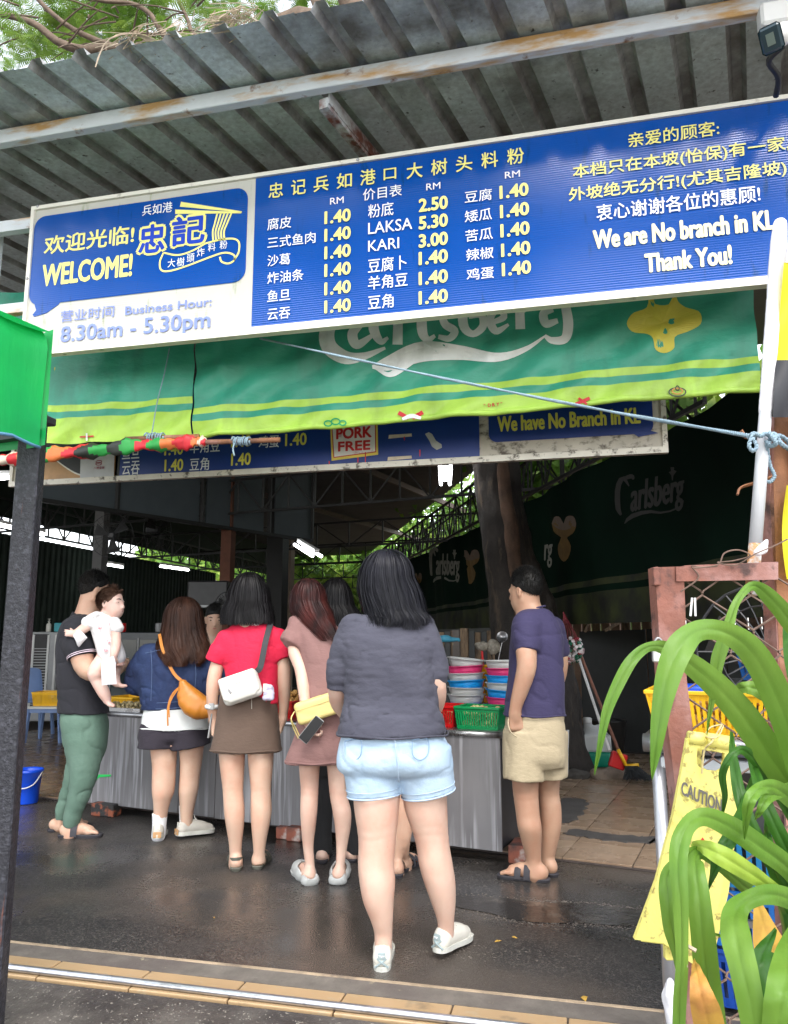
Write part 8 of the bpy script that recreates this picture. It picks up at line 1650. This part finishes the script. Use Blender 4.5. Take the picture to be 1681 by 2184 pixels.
post = empty('angle_iron_post', atd(1690, 2150, 2.12)*V(1, 1, 0), 'rusty brown angle iron post at the right edge with rope knotted round it', 'post')
q = MB(); q.poly([atd(x, y, 2.12) for x, y in ((1664, 878), (1672, 890), (1730, 890), (1740, 2184), (1690, 2184), (1672, 1600), (1652, 1240), (1642, 1060), (1650, 1010), (1652, 890))], FH*.006); q.build('face', M['rust2'], post)
q = MB(); q.poly([atd(x, y, 2.12) for x, y in ((1651, 890), (1656, 885), (1650, 1030), (1656, 1240), (1694, 2184), (1690, 2184), (1652, 1240), (1642, 1060))], FH*.05-RT*.01); q.build('flange', M['rust'], post)
for pts in ([(1580, 918), (1592, 933), (1610, 930), (1640, 924)], [(1573, 1055), (1580, 1040), (1610, 1030), (1650, 1016)]):
    vs = []; S = spline([atd(x, y, 2.06) for x, y in pts], 14)
    q = MB(); q.tube(S, .0095, 6, flat=.35); q.build('hook', M['rust2'], post)
rope([atd(1598, 935, 2.0), atd(1607, 925, 1.97), atd(1622, 930, 1.98), atd(1634, 925, 2.0), atd(1650, 935, 2.0), atd(1665, 930, 2.02), atd(1690, 950, 2.06)], 'pale blue rope knotted round the white pole and rusty post', .0055, 26)
rope([atd(1640, 922, 1.98), atd(1655, 945, 1.97), atd(1640, 950, 2.0), atd(1650, 925, 2.02), atd(1668, 948, 2.0), atd(1690, 962, 2.05)], 'second loop of pale blue rope between the white pole and rusty post', .0055, 22)
rope([atd(1606, 925, 1.96), atd(1598, 950, 1.95), atd(1606, 962, 1.95), atd(1614, 952, 1.95), atd(1606, 935, 1.96)], 'small loop of blue rope hanging left of the white pole', .0045, 18)
rope([atd(1634, 940, 2.0), atd(1642, 990, 2.02), atd(1652, 1015, 2.02), atd(1640, 1028, 2.02), atd(1628, 1012, 2.02), atd(1636, 950, 2.02)], 'long loop of blue rope hanging right of the white pole', .0045, 24)
sd = Sdf(); sd.chain([atd(1615, 1178, 1.95), atd(1628, 1170, 1.95), atd(1636, 1152, 1.95)], [.012, .014, .007], .01); sd.disp = wr(.006, 40, 4); tag(sd.build('tissue', WC, None, .004), 'scrap of white tissue caught on the foot of the white pole', 'tissue')
# steel table behind the gate with baskets
TDp = 2.55
tt = atd(1372, 1575, TDp); tzz = tt[2]; tab = empty('steel_table', atd(1410, 2180, TDp)*V(1, 1, 0), 'stainless steel work table behind the gate holding yellow baskets', 'table')
q = MB(); a = V(tt[0], tt[1], tzz-.012); q.tube([a+EI*t for t in np.linspace(0, 1.6, 8)], .028, 14); q.build('rounded_edge', M['steel'], tab, True); q = MB(); q.ebox((0, 0, -.006), (1.6, .75, .012), V(tt[0], tt[1], tzz), .002); q.build('table_top', M['steel'], tab)
la = atd(1408, 1700, TDp+.04)*V(1, 1, 0); lc = atd(1452, 1700, TDp+.62)*V(1, 1, 0)
for p in (la, lc, la+EI*1.4): q = MB(); q.tube([p, p+ZV*(tzz-.03)], .021, 12); q.build('leg', mat('stained_leg_steel', (.50, .50, .53), .35, .7, .15, 4, .05, 60, col2=(.25, .17, .11), s2=6, th=.60, st=(3, 3, .5)) if 'stained_leg_steel' not in MATS else MATS['stained_leg_steel'], tab, True)
q = MB(); q.beam(la+ZV*(tzz-.075), la+EI*1.4+ZV*(tzz-.075), .035, .035, bev=.004); q.build('apron_rail', M['rustw'], tab); q = MB(); q.beam(la+ZV*.45, la+EI*1.4+ZV*.45, .02, .02); q.build('shelf_rail', M['steel'], tab)
b0 = V(tt[0], tt[1], tzz+.014)+EI*.22+EJ*.18; basket('basket', b0, .42, .30, .135, YP, 'big yellow slotted basket on the steel table, cut by the gate post', nb_=(22, 14)); heap(b0+ZV*.02, .3, .2, .09, 60, FD, 'brown food pieces inside the yellow basket behind the gate', .02)
s_3 = Sdf(); s_3.rbox(b0+ZV*.13-EI*.1, (.09, .07, .02), [EI, EJ, ZV], .018); s_3.disp = wr(.004, 20, 3); tag(s_3.build('folded_bag', DBP, None, .007), 'blue plastic bag poking above the rim of the yellow basket', 'bag')
b1 = b0+EI*.50; basket('basket', b1, .42, .30, .135, YP, 'second yellow slotted basket on the steel table nearer the right edge', nb_=(22, 14))
bb = atd(1668, 1450, 3.0); basket('basket', bb, .3, .2, .12, BP_, 'blue slotted basket high behind the gate at the right edge', nb_=(14, 10)); q = MB(); q.box((bb[0]+.1, bb[1]+.05, bb[2]/2), (.5, .3, bb[2]-.01)); tag(q.build('cabinet', M['sheet']), 'grey cabinet under the high blue basket', 'cabinet')
heap(bb+ZV*.10, .2, .1, .03, 12, mat('cream_cloth_scraps', (.6, .45, .25), .8), 'cream scraps on top of the high blue basket', .03, 'cloth_scraps', 'scraps')
for i, (y, m, lab) in enumerate(((1965, PL('dark_blue_crate', (.005, .05, .28)), 'deep blue crate on the ground behind the gate, bottom of the stack'), (1880, BP_, 'blue slotted crate behind the gate, middle of the stack'), (1800, PL('mid_blue_crate', (.01, .20, .45)), 'lighter blue crate behind the gate, top of the stack'))):  # crate blues darkened in colour for the shade behind the gate
    p = atd(1690, 2000, 3.0)*V(1, 1, 0)+ZV*(.02+.20*i); basket('crate', p, .5, .34, .19, m, lab, nb_=(16, 12), cat='crate', taper=.96)
fan_(1625, 1390, 2.9, .24, 'black pedestal fan behind the chain link gate'); p = atd(1625, 1390, 3.05); q = MB(); q.tube([V(p[0], p[1], 0), p], .015, 8); q.lathe([(0, .03), (.16, .02), (.18, 0)], V(p[0], p[1], 0), 18); tag(q.build('fan_stand', M['black']), 'black stand of the pedestal fan behind the gate', 'stand')
# ------------------------------------------------ yellow caution sign hung on the gate
CD = 1.78
cs = empty('caution_sign', atd(1470, 2060, CD), 'dirty yellow plastic folding sign lettered CAUTION tied to the gate', 'sign')
CY = mat('dirty_yellow_plastic', (.76, .68, .18), .5, 0, .05, 6, .1, 80, layers=(((.33, .27, .08), 50, .60, .04, (1, 1, 1)), ((.5, .42, .1), 5, .66, .06, (1, 1, 1))))
def cj(x, y, dd=0): return atd(x, y, CD+dd)
def cpanel(outer, hole, dd, par, name, m=CY, th=.014):
    n = len(outer); q = MB(); O = [cj(x, y, dd) for x, y in outer]; H_ = [cj(x, y, dd) for x, y in hole]; nn = FH*th
    v = O+H_+[p+nn for p in O]+[p+nn for p in H_]; f = []
    for i in range(n): j = (i+1) % n; f += [(i, j, n+j, n+i), (2*n+i, 3*n+i, 3*n+j, 2*n+j), (i, 2*n+i, 2*n+j, j), (n+i, n+j, 3*n+j, 3*n+i)]
    q.add(v, f); return q.build(name, m, par)
o_ = [(1466, 1575), (1512, 1578), (1556, 1584), (1562, 1660), (1558, 1760), (1540, 1900), (1500, 2072), (1415, 2012), (1354, 2004), (1400, 1880), (1436, 1740), (1455, 1640)]
h_ = [(1488, 1596), (1518, 1601), (1546, 1606), (1545, 1620), (1542, 1640), (1532, 1646), (1512, 1644), (1500, 1640), (1490, 1634), (1487, 1625), (1486, 1615), (1487, 1605)]
fp = cpanel(o_, h_, 0, cs, 'front_panel'); bo = [(x+14, y+4) for x, y in o_]; bh = [(x+10, y+3) for x, y in h_]; cpanel(bo, bh, .05, cs, 'rear_panel')
q = MB(); q.tube([cj(1468, 1573, .006), cj(1500, 1577, .006)], .015, 12); q.tube([cj(1506, 1578, .006), cj(1557, 1586, .006)], .0165, 12); q.build('hinge', CY, cs, True)
q = MB(); q.box(cj(1434, 2030, .022), (.035, .02, .03), RT, FH, ZV, bev=.003); q.build('foot', CY, cs)
BKP = mat('grey_black_print', (.12, .11, .10), .6, 0, .2, 40, col2=(.45, .38, .1), s2=30, th=.68, w=.03)
a, b_ = cj(1452, 1694, -.004), cj(1539, 1735, -.004); ux_ = unit(b_-a); uy_ = unit(ZV*.97+RT*.12); wd = np.linalg.norm(b_-a); text_uv('CAUTION', 0, wd, 0, 27*CD/FOC, BKP, fp, lambda u, v: a+ux_*u+uy_*v, .035, True)
for x, y, r_ in ((1485, 1737, .006), (1480, 1740, .004), (1499, 1793, .005)): q = MB(); c = cj(x, y, -.003); q.add([c+RT*r_, c+ZV*r_*1.4, c-RT*r_, c-ZV*r_], [(0, 1, 2, 3)]); q.build('red_mark', RD, fp)
STG = mat('straw_string', (.55, .45, .22), .8, 0, .2, 50)
q = MB(); q.tube(spline([gj(1540, 1545, -.02), cj(1520, 1580, -.02), cj(1503, 1600, -.01), cj(1497, 1650, -.008)], 16), .0022, 5); q.tube([cj(1513, 1585, .02)+(RT*0+FH*math.cos(t)+ZV*math.sin(t))*.018+RT*.0012*t for t in np.linspace(0, 25, 60)], .0018, 4); q.tube(spline([gj(1540, 1545, -.02), gj(1515, 1552, -.03), cj(1505, 1570, 0), cj(1530, 1572, -.02), gj(1543, 1548, -.02)], 20), .002, 4); tag(q.build('string', STG), 'straw coloured string tying the caution sign to the gate wire', 'string')
# ------------------------------------------------ strap leaved plant
pl_ = empty('strap_leaf_plant', V(*atd(1760, 2300, 1.45)[:2], 0), 'big lush plant with long arching bright green strap leaves in the lower right corner', 'plant')
def leafmat(name, c, c2, br=None):
    m = mat(name, c, .42, 0, .14, 5, .15, 40, bst=(1, 1, .1), tl=.3, spec=.4, layers=((c2, 2.2, .55, .15, (1, 1, 1)),)); return m
LG = leafmat('bright_leaf', (.105, .24, .025), (.20, .34, .05)); LD = leafmat('deep_leaf', (.03, .115, .012), (.06, .18, .02)); LY = leafmat('yellow_green_leaf', (.36, .48, .06), (.24, .44, .06)); LB_ = mat('dry_brown_leaf', (.38, .17, .04), .7, 0, .3, 12, .3, 30, col2=(.60, .36, .05), s2=4, th=.5); LT = mat('yellow_leaf_tip', (.62, .55, .08), .5, 0, .1, 20)
def leaf(pts, m, d0, d1, tw=0, fold=.15, n=46, sheen=0, name='leaf', lab=None):
    """pts (px,py,width px) tip first; d0 tip depth, d1 base depth; folded along the midrib"""
    P = np.array(pts, float); S = spline(P, n); D = np.linspace(d0, d1, n); C = np.array([atd(S[i, 0], S[i, 1], D[i]-.10*math.sin(math.pi*i/(n-1))) for i in range(n)]); T = np.gradient(C, axis=0); T /= np.linalg.norm(T, axis=1)[:, None]; vs = []
    for i in range(n):
        vw = unit(C[i]-CAM); w = unit(np.cross(T[i], vw)); a = tw*math.sin(i/n*3.1+1); w = unit(w*math.cos(a)+vw*math.sin(a)); nn = unit(np.cross(w, T[i])); W_ = max(S[i, 2], 1)*.94*D[i]/FOC/max(.7, math.cos(a))
        for t in (-1, -.6, -.12, 0, .12, .6, 1): u = t/2*W_; vs.append(C[i]+w*u+nn*(abs(t)**1.3*fold*W_*.5+.0015*math.sin(i*.7+t*3)+(.002 if abs(t) < .1 else 0)))
    return obj(name, vs, [(7*i+j, 7*i+j+1, 7*i+8+j, 7*i+7+j) for i in range(n-1) for j in range(6)], m, pl_, True)
leaf([(1268, 1653, 2), (1275, 1615, 9), (1283, 1570, 15), (1299, 1504, 22), (1332, 1431, 26), (1362, 1393, 22), (1392, 1378, 20), (1430, 1388, 34), (1501, 1438, 50), (1574, 1512, 60), (1650, 1620, 66), (1730, 1740, 66)], LG, 1.30, 1.5, .25)
leaf([(1391, 1662, 2), (1396, 1620, 18), (1402, 1567, 30), (1412, 1500, 40), (1425, 1440, 50), (1450, 1380, 56), (1490, 1345, 44), (1545, 1348, 44), (1600, 1385, 56), (1650, 1470, 62), (1700, 1600, 64), (1740, 1760, 60)], LG, 1.22, 1.45, .2)
leaf([(1508, 1568, 2), (1514, 1520, 9), (1523, 1456, 20), (1532, 1401, 28), (1550, 1345, 24), (1568, 1290, 16), (1590, 1258, 16), (1612, 1250, 22), (1640, 1272, 34), (1681, 1320, 40), (1730, 1400, 44), (1760, 1600, 44)], LG, 1.42, 1.6, .5)
leaf([(1557, 1486, 6), (1575, 1470, 20), (1600, 1466, 28), (1640, 1480, 40), (1690, 1520, 46), (1740, 1600, 46)], LG, 1.45, 1.55, .4)
leaf([(1541, 1745, 3), (1545, 1700, 12), (1541, 1650, 15), (1552, 1622, 14), (1575, 1600, 16), (1600, 1610, 22), (1640, 1660, 24), (1700, 1760, 26)], LD, 1.5, 1.55, .6)
leaf([(1588, 1790, 3), (1592, 1740, 18), (1600, 1703, 24), (1625, 1680, 24), (1660, 1684, 34), (1720, 1730, 44)], LG, 1.32, 1.45, .4)
leaf([(1611, 1748, 2), (1618, 1735, 12), (1640, 1700, 22), (1690, 1680, 26)], LG, 1.4, 1.45, .2)
leaf([(1447, 2230, 24), (1450, 2130, 26), (1454, 2043, 24), (1452, 1933, 30), (1446, 1860, 34), (1450, 1800, 36), (1470, 1757, 32), (1505, 1742, 36), (1560, 1765, 44), (1620, 1805, 46), (1690, 1860, 44), (1760, 1960, 44)], LG, 1.20, 1.45, .25)
leaf([(1452, 2100, 4), (1445, 2040, 22), (1432, 1975, 34), (1424, 1910, 34), (1424, 1865, 26), (1450, 1835, 18), (1500, 1820, 24), (1600, 1900, 30)], LG, 1.28, 1.4, .4)
leaf([(1540, 2280, 34), (1524, 2184, 44), (1508, 2080, 48), (1498, 1990, 46), (1490, 1910, 42), (1484, 1850, 34), (1490, 1822, 22), (1530, 1830, 20), (1600, 1900, 30)], LG, 1.30, 1.42, .2)
leaf([(1512, 1897, 2), (1522, 1860, 16), (1540, 1815, 26), (1567, 1772, 30), (1590, 1725, 26), (1612, 1660, 20)], LD, 1.38, 1.5, .5)
leaf([(1474, 1800, 8), (1500, 1806, 28), (1545, 1828, 40), (1600, 1862, 36), (1650, 1895, 26), (1700, 1930, 20)], LY, 1.35, 1.45, .1)
leaf([(1640, 2300, 50), (1612, 2200, 54), (1596, 2120, 52), (1580, 2050, 54), (1568, 1990, 56), (1570, 1945, 46), (1600, 1918, 34), (1650, 1908, 40), (1720, 1930, 44)], LG, 1.12, 1.4, .3)
leaf([(1655, 2240, 60), (1668, 2130, 62), (1690, 2040, 60), (1730, 1960, 50)], LG, 1.1, 1.3, .1)
leaf([(1560, 1560, 6), (1565, 1620, 18), (1580, 1700, 26), (1610, 1780, 30), (1660, 1860, 30), (1730, 1960, 30)], LD, 1.58, 1.5, .2)
leaf([(1592, 1590, 6), (1612, 1650, 20), (1640, 1730, 28), (1690, 1830, 32), (1740, 1900, 32)], LD, 1.55, 1.5, .3); leaf([(1632, 1750, 3), (1640, 1800, 20), (1652, 1860, 24), (1700, 1960, 30)], LD, 1.5, 1.5, .4); leaf([(1585, 2030, 2), (1620, 2035, 14), (1660, 2050, 24), (1710, 2080, 30)], LD, 1.45, 1.5, .2)
leaf([(1500, 1985, 2), (1560, 2000, 8), (1600, 1990, 8)], LG, 1.4, 1.45); leaf([(1610, 1905, 4), (1640, 2010, 60), (1655, 2060, 36), (1660, 2184, 24), (1662, 2260, 24)], LB_, 1.52, 1.5, .1)
leaf([(1690, 1310, 40), (1700, 1400, 50), (1720, 1500, 50), (1750, 1700, 44)], LD, 1.62, 1.6, .1); leaf([(1655, 1980, 6), (1620, 2060, 40), (1630, 2184, 46), (1650, 2260, 46)], LD, 1.4, 1.45, .3)
leaf([(1530, 2290, 50), (1512, 2184, 58), (1496, 2120, 44), (1486, 2070, 22), (1480, 2045, 3)], LB_, 1.22, 1.25, .1, lab='dry'); leaf([(1486, 2060, 3), (1500, 2110, 26), (1515, 2150, 20), (1520, 2190, 6)], mat('orange_edge', (.72, .42, .04), .6), 1.27, 1.27)
st_ = MB(); st_.tube(spline([atd(1700, 1900, 1.5), atd(1740, 2050, 1.5), V(*atd(1760, 2300, 1.45)[:2], 0)], 8), [.03, .04, .05, .05, .06, .06, .06, .06], 8); st_.build('stem', LD, pl_, True)
q = MB(); q.tube(spline([atd(1452, 2030, 1.2), atd(1464, 2055, 1.19), atd(1462, 2085, 1.2)], 6), .0025, 4); q.tube(spline([atd(1457, 2012, 1.2), atd(1485, 2028, 1.19)], 4), .003, 4); q.build('dry_twig', MATS['dry_stem'], pl_)
sd = Sdf(); p = atd(1432, 2140, 2.5); sd.chain([p-ZV*.05, p+ZV*.02, p+ZV*.06], [.02, .026, .014], .01); sd.disp = wr(.008, 30, 3); tag(sd.build('plastic_scrap', WC, None, .006), 'scrap of white plastic tied to the leg of the steel table', 'scrap')
# ================================================================== back right corner of the stall: jug, brooms, basin, stones, bag of bottle caps
jp = atz(1268, 1634, 0.02); jd_ = dep(jp); sc_ = jd_/FOC; e = empty('jug', jp, 'translucent white plastic jug half full of green liquid by the tree', 'jug')
JW = mat('translucent_white_plastic', (.50, .52, .52), .35, 0, .04, 6); JG = mat('green_liquid', (.004, .22, .14), .3)
w_ = 31*sc_; H1 = 92*sc_; R3 = [RT, FH, ZV]
sd = Sdf(); sd.rbox(jp+ZV*(H1*.17+.0), (w_, w_*.8, H1*.17), R3, .03); sd.build('liquid', JG, e, .010)
sd = Sdf(); sd.rbox(jp+ZV*(H1*.52), (w_, w_*.8, H1*.19), R3, .02); sd.loft([(jp+ZV*H1*.68, w_*.98, w_*.78), (jp+ZV*H1*.80, w_*.7, w_*.6), (jp+ZV*H1*.88-RT*w_*.3, w_*.36, w_*.36), (jp+ZV*H1*.92-RT*w_*.36, w_*.3, w_*.3)], .02); sd.chain([jp+ZV*H1*.85+RT*w_*.1, jp+ZV*H1*.90+RT*w_*.6, jp+ZV*H1*.72+RT*w_*.85, jp+ZV*H1*.6+RT*w_*.8], [.014]*4, .01); sd.build('body', JW, e, .010)
q = MB(); q.lathe([(w_*.26, 0), (w_*.3, .0), (w_*.3, .05), (w_*.24, .06), (0, .06)], jp+ZV*H1*.92-RT*w_*.36, 14); q.build('cap', WP, e, True)
def stick(p0, p1, r, m, name, lab, cat, extra=None):
    e = empty(name, p0, lab, cat); q = MB(); q.tube([p0, p1], r, 8); q.build('handle', m, e); 
    if extra: extra(e)
    return e
dB = 7.3
def head1(e): q = MB(); a = atd(1318, 1622, dB-.1); q.box(a, (.14, .06, .14), unit(RT-ZV*.35), FH, unit(ZV+RT*.35), bev=.01); q.build('dustpan', RP, e)
stick(atd(1300, 1600, dB-.1), atd(1224, 1372, dB+.3), .013, M['white'], 'dustpan_pole', 'white poled red dustpan leaning on the tree', 'dustpan', head1)
def head2(e):
    q = MB(); q.tube([atd(1318, 1598, dB-.15), atd(1337, 1636, dB-.15)], .016, 8); q.tube([atd(1334, 1634, dB-.15), atd(1362, 1632, dB-.15)], .018, 8); q.build('socket', YP, e, True)
    q = MB()
    for i in range(240): a = atd(1345+rnd.uniform(-14, 16), 1634, dB-.15+rnd.uniform(-.04, .04)); b2 = atd(1362+rnd.uniform(-34, 30), 1662+rnd.uniform(-6, 4), dB-.15+rnd.uniform(-.1, .1)); b2[2] = max(b2[2], .03); q.beam(a, b2, .003, .003)
    o = q.build('bristles', mat('dark_bristle', (.03, .035, .04), .7), e); o['kind'] = 'stuff'
stick(atd(1320, 1602, dB-.15), atd(1230, 1375, dB+.25), .014, mat('reddish_wood', (.20, .08, .05), .6), 'broom', 'wooden broom with yellow socket and dark bristles leaning on the tree', 'broom', head2)
q = MB(); bs_ = atz(1318, 1620, .02)+FH*.35; q.lathe([(0, 0), (.16, 0), (.20, .36), (.21, .37), (.19, .36), (.15, .02), (0, .02)], bs_, 26); tag(q.build('metal_bin', mat('dark_metal_bin', (.06, .06, .06), .4, .6, .2, 4), smooth=True), 'dark round metal bin behind the broom', 'bin')
for (x0, x1, y, r_, m, lab) in ((1190, 1262, 1655, .045, mat('dark_stone', (.06, .055, .05), .8, 0, .3, 8, .5, 40), 'dark flat stone at the foot of the tree, left one'), (1262, 1370, 1655, .06, mat('pale_stone', (.24, .19, .15), .85, 0, .35, 8, .8, 30), 'long pale rough stone in front of the jug')):
    a, b2 = atz(x0+12, y+6, .02), atz(x1-12, y+6, .02); sd = Sdf(); sd.chain([a+ZV*.03, (a+b2)/2+ZV*.035+FH*.03, b2+ZV*.025], [r_, r_*1.25, r_*.8], .03); sd.disp = lambda X, Y, Z: vnoise(X*9, Y*9, Z*9, 4)*.07+vnoise(X*24, Y*24, Z*24, 5)*.02; tag(sd.build('stone', m, None, .012), lab, 'stone')
cp = atd(1216, 1384, 7.2); e = empty('net_bag', cp, 'red net bag full of white and green bottle caps hanging on the tree', 'bag')
capm = [mat('white_cap', (.60, .55, .55), .4), mat('green_cap', (.005, .10, .05), .4), mat('pink_cap', (.45, .30, .32), .4), mat('red_cap', (.35, .01, .03), .4)]
for k_ in range(120):
    th_, ph_ = rnd.uniform(0, 6.28), math.acos(rnd.uniform(-1, .75)); n_ = V(math.sin(ph_)*math.cos(th_), math.sin(ph_)*math.sin(th_), math.cos(ph_)); p = cp+n_*V(.115, .10, .13)*rnd.uniform(.9, 1.02); u, w, _ = basis(n_, V(.1, .2, .97)); q = MB(); q.lathe([(0, .012), (.014, .012), (.017, .009), (.017, -.004)], p, 8, (u, np.cross(n_, u), n_)); q.build('bottle_cap', capm[0 if k_ % 5 in (0, 1) else 1 if k_ % 5 in (2,) else 2 if k_ % 5 == 3 else (3 if k_ % 2 else 1)], e)
q = MB()
for k_ in range(14): a = k_*.45; q.tube(spline([cp+V(.11*math.cos(a), .1*math.sin(a), .02), cp+V(.06*math.cos(a), .05*math.sin(a), .12), cp+V(-.05, .05, .34)], 6), .003, 4)
q.build('net', mat('red_net', (.22, .03, .04), .6), e)
pk = atd(1205, 1605, 6.6); q = MB(); vs = []
for j in range(9):
    for i in range(4): t = j/8; vs.append(atd(1196+i*6-(2*t), 1557+t*95, 6.6+.02*math.sin(i*2+j)))
q.add(vs, [(j*4+i, j*4+i+1, (j+1)*4+i+1, (j+1)*4+i) for j in range(8) for i in range(3)]); tag(q.build('plastic_packet', mat('glossy_plastic_film', (.55, .57, .6), .12, 0, .1, 20), smooth=True), 'shiny plastic packet hanging behind the khaki shorts', 'packet')
